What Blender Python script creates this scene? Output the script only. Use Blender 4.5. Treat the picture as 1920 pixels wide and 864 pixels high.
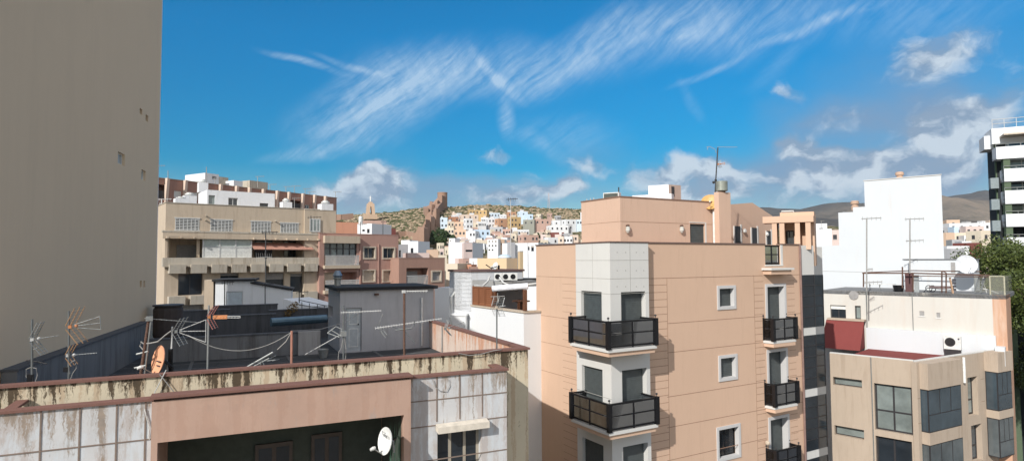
import bpy, bmesh, math, random
import numpy as np
from mathutils import Vector, noise as mnoise
random.seed(7)
for o in list(bpy.data.objects): bpy.data.objects.remove(o)
SC=bpy.context.scene; COL=SC.collection
sin,cos,R=math.sin,math.cos,math.radians
# ---------------------------------------------------------------- camera (eye at z=0, street at z=-22)
F=1150.0; CX,CY=960.0,432.0
PITCH=math.atan(54/1150); ROLL=0.005
f_=Vector((0,cos(PITCH),sin(PITCH))); r0=Vector((1,0,0)); u0=Vector((0,-sin(PITCH),cos(PITCH)))
r_=r0*cos(ROLL)-u0*sin(ROLL); u_=u0*cos(ROLL)+r0*sin(ROLL)
cd=bpy.data.cameras.new('camera'); cam=bpy.data.objects.new('camera',cd); COL.objects.link(cam)
from mathutils import Matrix
cam.matrix_world=Matrix(((r_.x,u_.x,-f_.x,0),(r_.y,u_.y,-f_.y,0),(r_.z,u_.z,-f_.z,0),(0,0,0,1)))
cd.sensor_width=36; cd.lens=36*F/1920; cd.clip_end=30000; cd.clip_start=0.1
SC.camera=cam
SC.view_settings.view_transform='Standard'; SC.view_settings.look='None'; SC.view_settings.gamma=1
SC.view_settings.exposure=0.14
def ray(px,py):
    d=f_+r_*((px-CX)/F)+u_*((CY-py)/F); return d/d.y
def at(px,py,Y): return ray(px,py)*Y
# ---------------------------------------------------------------- sun + sky
SUNAZ=31.0; SUNEL=32.0     # degrees left of straight behind the camera, elevation
toSun=Vector((-sin(R(SUNAZ))*cos(R(SUNEL)),-cos(R(SUNAZ))*cos(R(SUNEL)),sin(R(SUNEL))))
sd=bpy.data.lights.new('sun','SUN'); sd.energy=4.3; sd.angle=R(0.5); sd.color=(1,0.965,0.91)
so=bpy.data.objects.new('sun',sd); COL.objects.link(so); so.rotation_euler=toSun.to_track_quat('Z','Y').to_euler(); so.location=(0,-40,60)
W=bpy.data.worlds.new("World"); SC.world=W; W.use_nodes=True
nt=W.node_tree; nt.nodes.clear(); N=nt.nodes.new; LK=nt.links.new
def wmath(op,a,b=None,c=None,clamp=False):
    n=N('ShaderNodeMath'); n.operation=op; n.use_clamp=clamp
    for i,v in enumerate((a,b,c)):
        if v is None: continue
        if isinstance(v,(int,float)): n.inputs[i].default_value=v
        else: LK(v,n.inputs[i])
    return n.outputs[0]
sky=N('ShaderNodeTexSky'); sky.sky_type='NISHITA'; sky.sun_disc=False
sky.sun_elevation=R(SUNEL); sky.sun_rotation=math.atan2(toSun.x,toSun.y)
sky.air_density=1.0; sky.dust_density=0.3; sky.ozone_density=2.5; sky.altitude=20
tc=N('ShaderNodeTexCoord'); sep=N('ShaderNodeSeparateXYZ'); LK(tc.outputs['Generated'],sep.inputs[0])
azn=wmath('ARCTAN2',sep.outputs[0],sep.outputs[1]); eln=wmath('ARCSINE',sep.outputs[2])
comb=N('ShaderNodeCombineXYZ'); LK(azn,comb.inputs[0]); LK(eln,comb.inputs[1])
def azel(px,py):
    d=ray(px,py).normalized(); return math.atan2(d.x,d.y), math.asin(d.z)
def noisew(scale,detail,rough,vec,dist=0):
    n=N('ShaderNodeTexNoise'); n.inputs['Scale'].default_value=scale; n.inputs['Detail'].default_value=detail
    n.inputs['Roughness'].default_value=rough; n.inputs['Distortion'].default_value=dist; LK(vec,n.inputs['Vector']); return n
def wmap(vec,loc=(0,0,0),rot=0,sc=(1,1,1),typ='TEXTURE'):
    m=N('ShaderNodeMapping'); m.vector_type=typ; m.inputs['Location'].default_value=loc
    m.inputs['Rotation'].default_value=(0,0,rot); m.inputs['Scale'].default_value=sc; LK(vec,m.inputs['Vector']); return m.outputs[0]
def warp(vec,scale,amt,detail=3):
    n=noisew(scale,detail,.55,vec); s=N('ShaderNodeVectorMath'); s.operation='SUBTRACT'; LK(n.outputs['Color'],s.inputs[0]); s.inputs[1].default_value=(.5,.5,.5)
    m=N('ShaderNodeVectorMath'); m.operation='MULTIPLY_ADD'; LK(s.outputs[0],m.inputs[0]); m.inputs[1].default_value=(amt,amt,0); LK(vec,m.inputs[2]); return m.outputs[0]
base=comb.outputs[0]
wA=warp(base,5,.09,3); wB=warp(base,12,.06,4); wC=warp(base,6,.045,2)
def puff(vec,x0,y0,x1,y1,w,inner=0.0):
    """soft elongated patch from sky direction of pixel 0 to that of pixel 1, half width w (photo pixels)"""
    a=azel(x0,y0); b=azel(x1,y1); c=((a[0]+b[0])/2,(a[1]+b[1])/2); L=max(math.hypot(b[0]-a[0],b[1]-a[1])/2,1e-3)+w/F*.6
    m=wmap(vec,(c[0],c[1],0),math.atan2(b[1]-a[1],b[0]-a[0]),(L,w/F,1))
    l=N('ShaderNodeVectorMath'); l.operation='LENGTH'; LK(m,l.inputs[0])
    mr=N('ShaderNodeMapRange'); mr.interpolation_type='SMOOTHSTEP'; LK(l.outputs['Value'],mr.inputs[0])
    mr.inputs[1].default_value=inner; mr.inputs[2].default_value=1.25; mr.inputs[3].default_value=1; mr.inputs[4].default_value=0
    return mr.outputs[0]
def total(lst):
    t=None
    for p,k in lst:
        v=wmath('MULTIPLY',p,k); t=v if t is None else wmath('ADD',t,v)
    return t
# thin cirrus
cir=total([(puff(wC,495,92,650,140,9),.7),(puff(wC,590,102,735,152,8),.65),(puff(wA,640,190,800,140,62),.85),(puff(wA,560,250,760,200,58),.75),(puff(wA,700,130,1000,110,60),.6),
 (puff(wA,480,300,680,268,17),.62),(puff(wA,700,240,880,120,60),.55),(puff(wC,878,92,985,188,12),1.0),(puff(wA,860,150,1080,130,65),.5),
 (puff(wC,950,180,950,262,20),.8),(puff(wA,960,250,1060,300,18),.35),(puff(wA,980,170,1180,30,50),.75),(puff(wA,1100,90,1350,15,70),.75),
 (puff(wA,1250,60,1560,5,70),.6),(puff(wC,1400,95,1660,8,10),.8),(puff(wC,1255,162,1430,90,9),.55),(puff(wA,1265,160,1310,230,14),.25),
 (puff(wA,1500,30,1920,10,60),.4),(puff(wA,1150,260,980,250,45),.35),(puff(wA,600,250,760,280,30),.3),(puff(wA,1550,80,1400,160,18),.22)])
fib=noisew(24,8,.72,wmap(wC,(0,0,0),R(38),(3.2,.50,1)),.12)
fibr=wmath('MULTIPLY',wmath('SUBTRACT',fib.outputs['Fac'],.36,clamp=True),3.4)
fine=noisew(34,8,.7,wmap(wC,(0,0,0),R(-62),(2.2,.6,1)),.1)
fibr=wmath('MULTIPLY_ADD',wmath('MULTIPLY',fibr,wmath('ADD',fine.outputs['Fac'],.45)),.85,wmath('MULTIPLY',fine.outputs['Fac'],.22))
cirm=wmath('MULTIPLY',wmath('MULTIPLY',cir,wmath('ADD',fibr,.08),clamp=True),.62)
# cumulus bank near the horizon, plus grey scraps at right
cum=total([(puff(wB,560,365,800,350,48,.3),.95),(puff(wB,660,330,760,310,42,.1),.75),(puff(wB,820,375,1090,372,36,.2),.85),(puff(wB,1030,355,1090,350,20),.7),(puff(wB,880,292,970,300,18),.8),
 (puff(wB,930,340,1180,335,36),.55),(puff(wB,1190,345,1400,345,58,.35),.95),(puff(wB,1250,320,1380,310,34),.5),(puff(wB,1430,175,1520,185,20),.62),
 (puff(wB,1520,225,1640,210,28),.7),(puff(wB,1640,135,1860,85,58),1.0),(puff(wB,1700,230,1920,200,45),.6),(puff(wB,1430,265,1640,275,40),.55),(puff(wB,1430,262,1540,265,34),.72),(puff(wB,1400,350,1900,320,70,.2),.85),
 (puff(wB,1650,270,1920,240,55,.1),.75),(puff(wB,1840,180,1960,130,35),.55),(puff(wB,400,390,560,385,22),.45),(puff(wB,1050,300,1200,300,34),.55),
 (puff(wB,350,262,385,262,12),.3),(puff(wB,-1500,390,3400,390,30,.2),.45)])
bil=noisew(17,8,.56,wmap(wB,(0,0,0),0,(1.25,.85,1)),.25)
cumv=wmath('ADD',wmath('MULTIPLY',cum,.8),wmath('MULTIPLY',wmath('SUBTRACT',bil.outputs['Fac'],.5),1.5))
mr=N('ShaderNodeMapRange'); mr.interpolation_type='SMOOTHSTEP'; LK(cumv,mr.inputs[0]); mr.inputs[1].default_value=.27; mr.inputs[2].default_value=.86; mr.inputs[3].default_value=0; mr.inputs[4].default_value=.9
cumm=mr.outputs[0]
# cloud brightness: lit upper-left billows, grey bases
shn=noisew(17,8,.56,wmap(wB,(-.012,.016,0),0,(1.25,.85,1)),.25)
rel=wmath('MULTIPLY_ADD',wmath('SUBTRACT',bil.outputs['Fac'],shn.outputs['Fac']),6.5,.33)
litp=total([(puff(wB,600,330,790,320,50,.2),.42),(puff(wB,1200,330,1400,310,40,.2),.45),(puff(wB,880,292,970,296,20),.4),(puff(wB,1040,345,1090,352,9),.5),(puff(wB,560,350,600,348,24),.4)])
lit=wmath('ADD',rel,litp,clamp=True)
ccol=N('ShaderNodeMix'); ccol.data_type='RGBA'; LK(lit,ccol.inputs[0]); ccol.inputs[6].default_value=(2.1,2.9,4.0,1); ccol.inputs[7].default_value=(5.0,5.7,6.4,1)
# clear sky: the physical sky, a little deeper in colour
hsv=N('ShaderNodeHueSaturation'); hsv.inputs['Saturation'].default_value=1.95; hsv.inputs['Hue'].default_value=.495; hsv.inputs['Value'].default_value=.89; LK(sky.outputs[0],hsv.inputs['Color'])
eg_=N('ShaderNodeMapRange'); eg_.inputs[1].default_value=0.0; eg_.inputs[2].default_value=.34; eg_.inputs[3].default_value=.60; eg_.inputs[4].default_value=1.12; LK(eln,eg_.inputs[0])
vs=N('ShaderNodeVectorMath'); vs.operation='SCALE'; LK(hsv.outputs[0],vs.inputs[0]); LK(eg_.outputs[0],vs.inputs['Scale'])
bk_=total([(puff(wB,540,372,1100,362,46,.4),1.0),(puff(wB,1100,365,2000,330,75,.3),.9),(puff(wB,1430,290,2050,230,95,.2),1.0),(puff(wB,-600,400,600,395,28,.3),.4),(puff(wB,640,330,780,330,50,.1),.5),(puff(wB,1040,300,1180,300,45,.1),.5),(puff(wB,1500,170,2000,120,90),.55),(puff(wB,1430,220,1640,215,40),.5)])
bn_=noisew(9,5,.55,wmap(wA,(0,0,0),0,(1.6,.8,1)),.2)
bkm=wmath('MULTIPLY',wmath('MULTIPLY',bk_,wmath('ADD',wmath('MULTIPLY',bn_.outputs['Fac'],1.6),-.10),clamp=True),.88)
m0=N('ShaderNodeMix'); m0.data_type='RGBA'; LK(bkm,m0.inputs[0]); LK(vs.outputs[0],m0.inputs[6]); m0.inputs[7].default_value=(1.75,2.65,4.0,1)
m1=N('ShaderNodeMix'); m1.data_type='RGBA'; LK(cirm,m1.inputs[0]); LK(m0.outputs[2],m1.inputs[6]); m1.inputs[7].default_value=(5.0,6.2,7.3,1)
m2=N('ShaderNodeMix'); m2.data_type='RGBA'; LK(cumm,m2.inputs[0]); LK(m1.outputs[2],m2.inputs[6]); LK(ccol.outputs[2],m2.inputs[7])
# broken white cloud, unseen behind and above the camera, added to lift ambient light
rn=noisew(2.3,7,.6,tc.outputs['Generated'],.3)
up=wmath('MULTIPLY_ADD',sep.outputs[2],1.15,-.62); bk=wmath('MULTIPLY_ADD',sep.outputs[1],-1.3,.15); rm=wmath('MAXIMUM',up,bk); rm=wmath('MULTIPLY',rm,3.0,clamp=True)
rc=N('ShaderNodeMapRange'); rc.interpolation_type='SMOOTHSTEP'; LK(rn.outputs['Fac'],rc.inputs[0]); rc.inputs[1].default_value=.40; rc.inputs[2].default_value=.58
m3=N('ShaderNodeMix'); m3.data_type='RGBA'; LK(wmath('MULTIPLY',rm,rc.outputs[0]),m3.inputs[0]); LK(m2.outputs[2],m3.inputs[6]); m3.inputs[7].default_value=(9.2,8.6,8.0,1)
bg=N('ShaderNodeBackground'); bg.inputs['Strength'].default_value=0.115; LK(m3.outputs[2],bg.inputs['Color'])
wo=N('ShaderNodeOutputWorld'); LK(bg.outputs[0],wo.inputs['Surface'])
W.cycles.sampling_method='MANUAL'; W.cycles.sample_map_resolution=512

# ---------------------------------------------------------------- materials
def nmat(name):
    m=bpy.data.materials.new(name); m.use_nodes=True; t=m.node_tree; b=t.nodes['Principled BSDF']; return m,t,b
def c4(c): return (c[0],c[1],c[2],1)
def nz(t,scale,detail=4,rough=.6,vec=None,dist=0):
    n=t.nodes.new('ShaderNodeTexNoise'); n.inputs['Scale'].default_value=scale; n.inputs['Detail'].default_value=detail; n.inputs['Roughness'].default_value=rough
    n.inputs['Distortion'].default_value=dist
    if vec is not None: t.links.new(vec,n.inputs['Vector'])
    return n.outputs['Fac']
def rng(t,v,a,b,c=0,d=1,smooth=False):
    n=t.nodes.new('ShaderNodeMapRange'); n.inputs[1].default_value=a; n.inputs[2].default_value=b; n.inputs[3].default_value=c; n.inputs[4].default_value=d
    if smooth: n.interpolation_type='SMOOTHSTEP'
    t.links.new(v,n.inputs[0]); return n.outputs[0]
def mx(t,fac,a,b,typ='MIX'):
    n=t.nodes.new('ShaderNodeMix'); n.data_type='RGBA'; n.blend_type=typ
    if isinstance(fac,(int,float)): n.inputs[0].default_value=fac
    else: t.links.new(fac,n.inputs[0])
    for i,v in ((6,a),(7,b)):
        if isinstance(v,tuple): n.inputs[i].default_value=c4(v)
        else: t.links.new(v,n.inputs[i])
    return n.outputs[2]
def mt(t,op,a,b=0,clamp=False):
    n=t.nodes.new('ShaderNodeMath'); n.operation=op; n.use_clamp=clamp
    for i,v in enumerate((a,b)):
        if isinstance(v,(int,float)): n.inputs[i].default_value=v
        else: t.links.new(v,n.inputs[i])
    return n.outputs[0]
def oc(t,scale=(1,1,1),loc=(0,0,0)):
    tcn=t.nodes.new('ShaderNodeTexCoord'); m=t.nodes.new('ShaderNodeMapping'); m.inputs['Scale'].default_value=scale; m.inputs['Location'].default_value=loc
    t.links.new(tcn.outputs['Object'],m.inputs['Vector']); return m.outputs[0]
def bump(t,b,h,strength=.2,dist=.02):
    n=t.nodes.new('ShaderNodeBump'); n.inputs['Strength'].default_value=strength; n.inputs['Distance'].default_value=dist
    t.links.new(h,n.inputs['Height']); t.links.new(n.outputs[0],b.inputs['Normal'])
MC={}
def stucco(name,col,dirt=.25,streak=.0,scol=(.09,.075,.06),rough=.9,sc=1.0,bmp=.25,cut=(.5,.62)):
    if name in MC: return MC[name]
    m,t,b=nmat(name)
    v=oc(t); big=nz(t,.35*sc,5,.6,v,.3); mid=nz(t,2.2*sc,6,.65,v); fine=nz(t,28*sc,3,.6,v)
    c=mx(t,rng(t,big,.38,.68,0,dirt),tuple(col),tuple(x*.72 for x in col))
    c=mx(t,rng(t,mid,.35,.7,0,dirt*.7),c,tuple(min(1,x*1.12) for x in col))
    fs=nz(t,1.0,5,.7,oc(t,(5.5*sc,5.5*sc,.55*sc),(3,1,2)),.2)
    c=mx(t,rng(t,fs,.52,.75,0,dirt*.55),c,tuple(x*.6 for x in col))
    if streak>0:
        v2=oc(t,(3.2*sc,3.2*sc,.32*sc)); s=nz(t,1.6,7,.72,v2,.35); s2=nz(t,.6*sc,2,.5,v)
        k=mt(t,'MULTIPLY',rng(t,s,cut[0],cut[1],0,1),rng(t,s2,.3,.6,.25,1)); k=mt(t,'MULTIPLY',k,streak)
        c=mx(t,k,c,tuple(scol))
    t.links.new(c,b.inputs['Base Color']); b.inputs['Roughness'].default_value=rough; b.inputs['Specular IOR Level'].default_value=.2
    bump(t,b,mt(t,'ADD',mt(t,'MULTIPLY',fine,.5),mid),bmp,.015)
    MC[name]=m; return m
def plain(name,col,rough=.5,metal=0,spec=.5,var=.15,sc=6):
    if name in MC: return MC[name]
    m,t,b=nmat(name); v=oc(t); n=nz(t,sc,4,.6,v)
    c=mx(t,rng(t,n,.3,.7,0,1),tuple(x*(1-var) for x in col),tuple(min(1,x*(1+var)) for x in col))
    t.links.new(c,b.inputs['Base Color']); b.inputs['Roughness'].default_value=rough; b.inputs['Metallic'].default_value=metal; b.inputs['Specular IOR Level'].default_value=spec
    MC[name]=m; return m
def glassmat(name,col,rough=.06):
    m=plain(name,col,rough,0,.7,.3,.8); 
    return m
# stained parapet: cream paint with brown-black run-down stains starting at the top edge
def stained(name,col,dark,h,top,amt=1.0,peel=None,xs=1.0,pth=.50):
    m,t,b=nmat(name); v=oc(t)
    big=nz(t,.9,4,.6,v); c=mx(t,rng(t,big,.35,.7,0,.5),tuple(col),tuple((x*.75 for x in col)))
    wv=t.nodes.new('ShaderNodeVectorMath'); wv.operation='MULTIPLY_ADD'
    wn=t.nodes.new('ShaderNodeTexNoise'); wn.inputs['Scale'].default_value=9; wn.inputs['Detail'].default_value=5; t.links.new(v,wn.inputs['Vector'])
    t.links.new(wn.outputs['Color'],wv.inputs[0]); wv.inputs[1].default_value=(.09,.09,.25); t.links.new(v,wv.inputs[2])
    mp=t.nodes.new('ShaderNodeMapping'); mp.inputs['Scale'].default_value=(3.0*xs,3.0*xs,.20); t.links.new(wv.outputs[0],mp.inputs['Vector'])
    s=nz(t,1.5,5,.72,mp.outputs[0]); 
    mp2=t.nodes.new('ShaderNodeMapping'); mp2.inputs['Scale'].default_value=(11*xs,11*xs,.9); mp2.inputs['Location'].default_value=(5,2,1); t.links.new(wv.outputs[0],mp2.inputs['Vector'])
    s2=nz(t,1.2,5,.7,mp2.outputs[0])
    sp=t.nodes.new('ShaderNodeSeparateXYZ'); t.links.new(v,sp.inputs[0])
    dz=rng(t,sp.outputs[2],top-h,top,-.03,.11)     # a little more stain near the top edge, where water sits
    k1=rng(t,mt(t,'ADD',s,dz),.565,.625,0,1); k2=rng(t,mt(t,'ADD',s2,dz),.62,.74,0,.6)
    brown=mx(t,nz(t,7,4,.6,v),tuple(dark),tuple((dark[0]*2.6,dark[1]*2.2,dark[2]*1.8)))
    s3=rng(t,nz(t,1.3,4,.7,mp.outputs[0]),.5,.56,0,.45)
    c=mx(t,mt(t,'MULTIPLY',s3,amt),c,tuple((col[0]*.62,col[1]*.45,col[2]*.36)))
    c=mx(t,mt(t,'MULTIPLY',k2,amt),c,brown); c=mx(t,mt(t,'MULTIPLY',k1,amt),c,brown)
    if peel:
        pn=nz(t,1,6,.7,oc(t,(2.2,2.2,.8),(7,3,1)),.6); c2=mx(t,rng(t,pn,pth,pth+.10,0,.6),c,tuple(peel)); c=c2
    t.links.new(c,b.inputs['Base Color']); b.inputs['Roughness'].default_value=.92; b.inputs['Specular IOR Level'].default_value=.15
    bump(t,b,mt(t,'ADD',mt(t,'MULTIPLY',k1,-.3*amt),nz(t,14,6,.7,v)),.25,.012)
    return m
M_ORANGE=stucco('peach_render',(.60,.415,.30),.18,.22,(.34,.21,.15),sc=.8,cut=(.56,.72))
M_ORSTAIN=stucco('peach_render_weathered',(.60,.42,.315),.22,.35,(.3,.17,.1),sc=.8,cut=(.56,.72))
M_STONE=stucco('pale_stone_cladding',(.60,.59,.56),.15,bmp=.1)
M_WINSTONE=stucco('white_window_stone',(.54,.53,.52),.15,bmp=.1)
M_GROOVE=plain('render_groove_shade',(.30,.18,.12),.9)  # shade of the facade grooves put into a darker strip colour
M_SJOINT=plain('stone_joint',(.33,.32,.29),.9)
M_BLACK=plain('black_metal',(.012,.012,.014),.35,.3,.5)
M_DARK=plain('dark_frame',(.03,.028,.03),.5)
M_SHUT=plain('grey_green_shutter',(.06,.07,.07),.55)
M_SHUTG=plain('grey_shutter',(.30,.29,.28),.6)
M_SHUTB=plain('beige_shutter',(.50,.42,.33),.6)
M_GLASS=glassmat('dark_window_glass',(.022,.028,.035)); M_GLASSB=glassmat('bluish_glass',(.05,.07,.085),.12); M_CURT=glassmat('curtained_glass',(.20,.23,.22),.15)
M_WHITE=stucco('white_render',(.72,.73,.735),.10,.12,(.45,.42,.38),sc=.8,cut=(.6,.75))
M_WHITE2=stucco('white_render_stained',(.68,.69,.70),.2,.45,(.42,.38,.33),cut=(.55,.7))
M_CREAM=stucco('cream_apartment_render',(.50,.41,.31),.3,.3,(.25,.18,.13),sc=.5)
M_CREAMB=stucco('cream_apartment_band',(.46,.41,.335),.4,.5,(.22,.17,.12),sc=.5)
M_PINK=stucco('pink_brown_render',(.40,.245,.20),.2,.25,(.2,.1,.08),sc=.5)
M_BROWN=stucco('brown_render',(.36,.22,.17),.2,.25,(.2,.12,.09),sc=.5)
M_SALMON=stucco('salmon_render',(.58,.29,.19),.2,.2,(.3,.15,.1),sc=.5)
M_TALL=stucco('tan_party_wall',(.70,.56,.40),.16,.06,(.34,.27,.2),sc=.35,cut=(.5,.7),bmp=.2)
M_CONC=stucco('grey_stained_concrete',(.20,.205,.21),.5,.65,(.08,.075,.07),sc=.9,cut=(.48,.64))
M_CONCD=stucco('dark_concrete',(.115,.12,.13),.5,.6,(.05,.05,.05),sc=.9,cut=(.46,.62))  # dark bluish base colour with mottling and darker streaks
M_ROOF=stucco('bitumen_roof',(.06,.065,.07),.5,.0,bmp=.5,sc=1.2)
M_COPING=stucco('red_brown_coping',(.20,.105,.085),.35,.3,(.1,.05,.04),sc=3)
M_TAN=stucco('tan_render',(.455,.37,.29),.3,.3,(.24,.17,.12),sc=.7)
M_REDROOF=stucco('red_terrace_coating',(.20,.05,.045),.25,.15,(.15,.03,.03),sc=1)
M_PLAIN_CREAM=stucco('cream_party_wall',(.585,.565,.515),.2,.3,(.5,.35,.25),sc=.4,cut=(.5,.75))
M_STEEL=plain('galvanised_steel',(.30,.31,.30),.5,.5); M_WSTEEL=plain('white_painted_steel',(.52,.52,.50),.5)
M_RUST=plain('rusty_steel',(.13,.075,.055),.8,.2,.3,.4,30); M_ORPL=plain('orange_plastic',(.58,.23,.09),.45)
M_DISHO=plain('peach_dish_paint',(.78,.38,.22),.5); M_DISHW=plain('white_dish_paint',(.75,.75,.72),.4)
M_CABLE=plain('grey_cable',(.30,.29,.27),.6); M_CABLEB=plain('black_cable',(.03,.03,.03),.6)
M_WOOD=plain('brown_wood',(.13,.055,.028),.6,0,.4,.35,18); M_INK=plain('dark_print',(.05,.05,.06),.6)
M_AC=plain('white_unit_plastic',(.66,.66,.63),.5); M_TILE=plain('terracotta_tile',(.42,.22,.165),.7,0,.3,.3,9)
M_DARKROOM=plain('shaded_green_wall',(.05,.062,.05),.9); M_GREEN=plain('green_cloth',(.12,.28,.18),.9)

# ---------------------------------------------------------------- geometry helpers
class Fr:
    """vertical plane: u runs left to right seen from outside, n points outwards"""
    def __init__(s,O,a): s.O=(O[0],O[1]); s.a=a; s.u=(sin(R(a)),cos(R(a))); s.n=(cos(R(a)),-sin(R(a)))
    def P(s,a,d,z): return Vector((s.O[0]+s.u[0]*a+s.n[0]*d, s.O[1]+s.u[1]*a+s.n[1]*d, z))
    def uv(s,px,py,d=0):
        D=ray(px,py); ox,oy=s.O[0]+s.n[0]*d,s.O[1]+s.n[1]*d
        # ox+a*ux = t*Dx ; oy+a*uy = t
        a=(D.x*oy-ox)/(s.u[0]-D.x*s.u[1]); t=oy+a*s.u[1]; return a,t*D.z
    def rect(s,x0,y0,x1,y1,d=0):
        ym,xm=(y0+y1)/2,(x0+x1)/2
        return [s.uv(x0,ym,d)[0],s.uv(x1,ym,d)[0],s.uv(xm,y1,d)[1],s.uv(xm,y0,d)[1]]
    def sub(s,a,d,da=0): p=s.P(a,d,0); return Fr((p.x,p.y),s.a+da)
class MB:
    def __init__(s): s.v=[];s.f=[];s.m=[];s.cur=0
    def poly(s,pts):
        i=len(s.v); s.v+=[tuple(p) for p in pts]; s.f.append(tuple(range(i,i+len(pts)))); s.m.append(s.cur)
    def hexa(s,b,t):
        i=len(s.v); s.v+=[tuple(p) for p in b+t]
        for f in ((3,2,1,0),(4,5,6,7),(0,1,5,4),(1,2,6,5),(2,3,7,6),(3,0,4,7)): s.f.append(tuple(i+k for k in f)); s.m.append(s.cur)
    def box(s,fr,a0,a1,d0,d1,z0,z1):
        q=[(a0,d0),(a1,d0),(a1,d1),(a0,d1)]
        s.hexa([fr.P(a,d,z0) for a,d in q],[fr.P(a,d,z1) for a,d in q])
    def prism(s,pts,z0,z1):
        n=len(pts); i=len(s.v)
        s.v+=[(p[0],p[1],z0) for p in pts]+[(p[0],p[1],z1) for p in pts]
        s.f.append(tuple(i+k for k in range(n))[::-1]); s.f.append(tuple(i+n+k for k in range(n))); s.m+=[s.cur]*2
        for k in range(n): s.f.append((i+k,i+(k+1)%n,i+n+(k+1)%n,i+n+k)); s.m.append(s.cur)
    def tube(s,pts,r,n=6,r2=None):
        pts=[Vector(p) for p in pts]; rings=[]
        for k,p in enumerate(pts):
            d=(pts[min(k+1,len(pts)-1)]-pts[max(k-1,0)]).normalized()
            a=d.cross(Vector((0,0,1))); 
            if a.length<1e-3: a=d.cross(Vector((1,0,0)))
            a.normalize(); b=d.cross(a); rr=r if r2 is None else r+(r2-r)*k/(len(pts)-1)
            i=len(s.v); s.v+=[tuple(p+a*rr*cos(j*2*math.pi/n)+b*rr*sin(j*2*math.pi/n)) for j in range(n)]; rings.append(i)
        for A,B in zip(rings,rings[1:]):
            for j in range(n): s.f.append((A+j,A+(j+1)%n,B+(j+1)%n,B+j)); s.m.append(s.cur)
        s.f.append(tuple(rings[0]+j for j in range(n))[::-1]); s.f.append(tuple(rings[-1]+j for j in range(n))); s.m+=[s.cur]*2
    def lathe(s,c,prof,n=16,ax=None):
        """prof: list of (radius, height along axis)"""
        ax=Vector(ax).normalized() if ax is not None else Vector((0,0,1)); c=Vector(c)
        a=ax.cross(Vector((0,0,1))); 
        if a.length<1e-3: a=Vector((1,0,0))
        a.normalize(); b=ax.cross(a); rings=[]
        for r,h in prof:
            i=len(s.v); s.v+=[tuple(c+ax*h+a*r*cos(j*2*math.pi/n)+b*r*sin(j*2*math.pi/n)) for j in range(n)]; rings.append(i)
        for A,B in zip(rings,rings[1:]):
            for j in range(n): s.f.append((A+j,A+(j+1)%n,B+(j+1)%n,B+j)); s.m.append(s.cur)
        s.f.append(tuple(rings[0]+j for j in range(n))[::-1]); s.f.append(tuple(rings[-1]+j for j in range(n))); s.m+=[s.cur]*2
    def ball(s,c,r,n=8): s.lathe(c,[(r*sin(math.pi*(k+.02)/(n*.5+.04)) ,-r*cos(math.pi*(k+.02)/(n*.5+.04))) for k in range(int(n*.5)+1)],n)
    def wall(s,fr,a0,a1,z0,z1,holes=(),rev=.25,d=0):
        """front sheet with real recessed openings; holes: (a0,a1,z0,z1[,depth])"""
        H=[]
        for h in holes:
            h=list(h); h+= [rev] if len(h)<5 else []
            h[0]=max(h[0],a0+.01); h[1]=min(h[1],a1-.01); h[2]=max(h[2],z0+.01); h[3]=min(h[3],z1-.01)
            if h[1]>h[0] and h[3]>h[2]: H.append(h)
        xs=sorted({a0,a1,*[h[0] for h in H],*[h[1] for h in H]}); zs=sorted({z0,z1,*[h[2] for h in H],*[h[3] for h in H]})
        for i in range(len(xs)-1):
            for j in range(len(zs)-1):
                xm,zm=(xs[i]+xs[i+1])/2,(zs[j]+zs[j+1])/2
                if any(h[0]<xm<h[1] and h[2]<zm<h[3] for h in H): continue
                s.poly([fr.P(xs[i],d,zs[j]),fr.P(xs[i+1],d,zs[j]),fr.P(xs[i+1],d,zs[j+1]),fr.P(xs[i],d,zs[j+1])])
        for x0,x1,y0,y1,rv in H:
            q=[(x0,y0),(x1,y0),(x1,y1),(x0,y1)]
            for k in range(4):
                (a,b),(c,e)=q[k],q[(k+1)%4]
                s.poly([fr.P(a,d,b),fr.P(a,d-rv,b),fr.P(c,d-rv,e),fr.P(c,d,e)])
            s.poly([fr.P(a,d-rv,b) for a,b in q])
    def build(s,name,mats,parent=None,label=None,smooth=False):
        off=Vector(parent.get('_wl',(0,0,0))) if parent else Vector((0,0,0))
        me=bpy.data.meshes.new(name); me.from_pydata([tuple(Vector(v)-off) for v in s.v],[],s.f)
        for m in (mats if isinstance(mats,(list,tuple)) else [mats]): me.materials.append(m)
        if max(s.m,default=0)>0: me.polygons.foreach_set('material_index',s.m)
        if smooth: me.polygons.foreach_set('use_smooth',[True]*len(me.polygons))
        me.update()
        o=bpy.data.objects.new(name,me); COL.objects.link(o)
        if parent: o.parent=parent; o['_wl']=tuple(off)
        else: o['_wl']=(0,0,0)
        if label: o['label']=label
        return o
def thing(name,label,cat,loc,group=None):
    o=bpy.data.objects.new(name,None); COL.objects.link(o); o.location=loc; o.empty_display_size=.3
    o['label']=label; o['category']=cat; o['_wl']=tuple(loc)
    if group: o['group']=group
    return o
def tag(o,label,cat,group=None):
    o['label']=label; o['category']=cat
    if group: o['group']=group
    return o
GZ=-22.0
def slats(mb,fr,a0,a1,d,z0,z1,pitch=.06,t=.014):
    n=max(2,int((z1-z0)/pitch)); p=(z1-z0)/n
    for k in range(n):
        z=z0+k*p
        b=[fr.P(a0,d,z),fr.P(a1,d,z),fr.P(a1,d-.01,z),fr.P(a0,d-.01,z)]
        mb.poly([fr.P(a0,d+t,z),fr.P(a1,d+t,z),fr.P(a1,d,z+p),fr.P(a0,d,z+p)]); mb.poly([fr.P(a0,d,z),fr.P(a1,d,z),fr.P(a1,d+t,z),fr.P(a0,d+t,z)])
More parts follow.
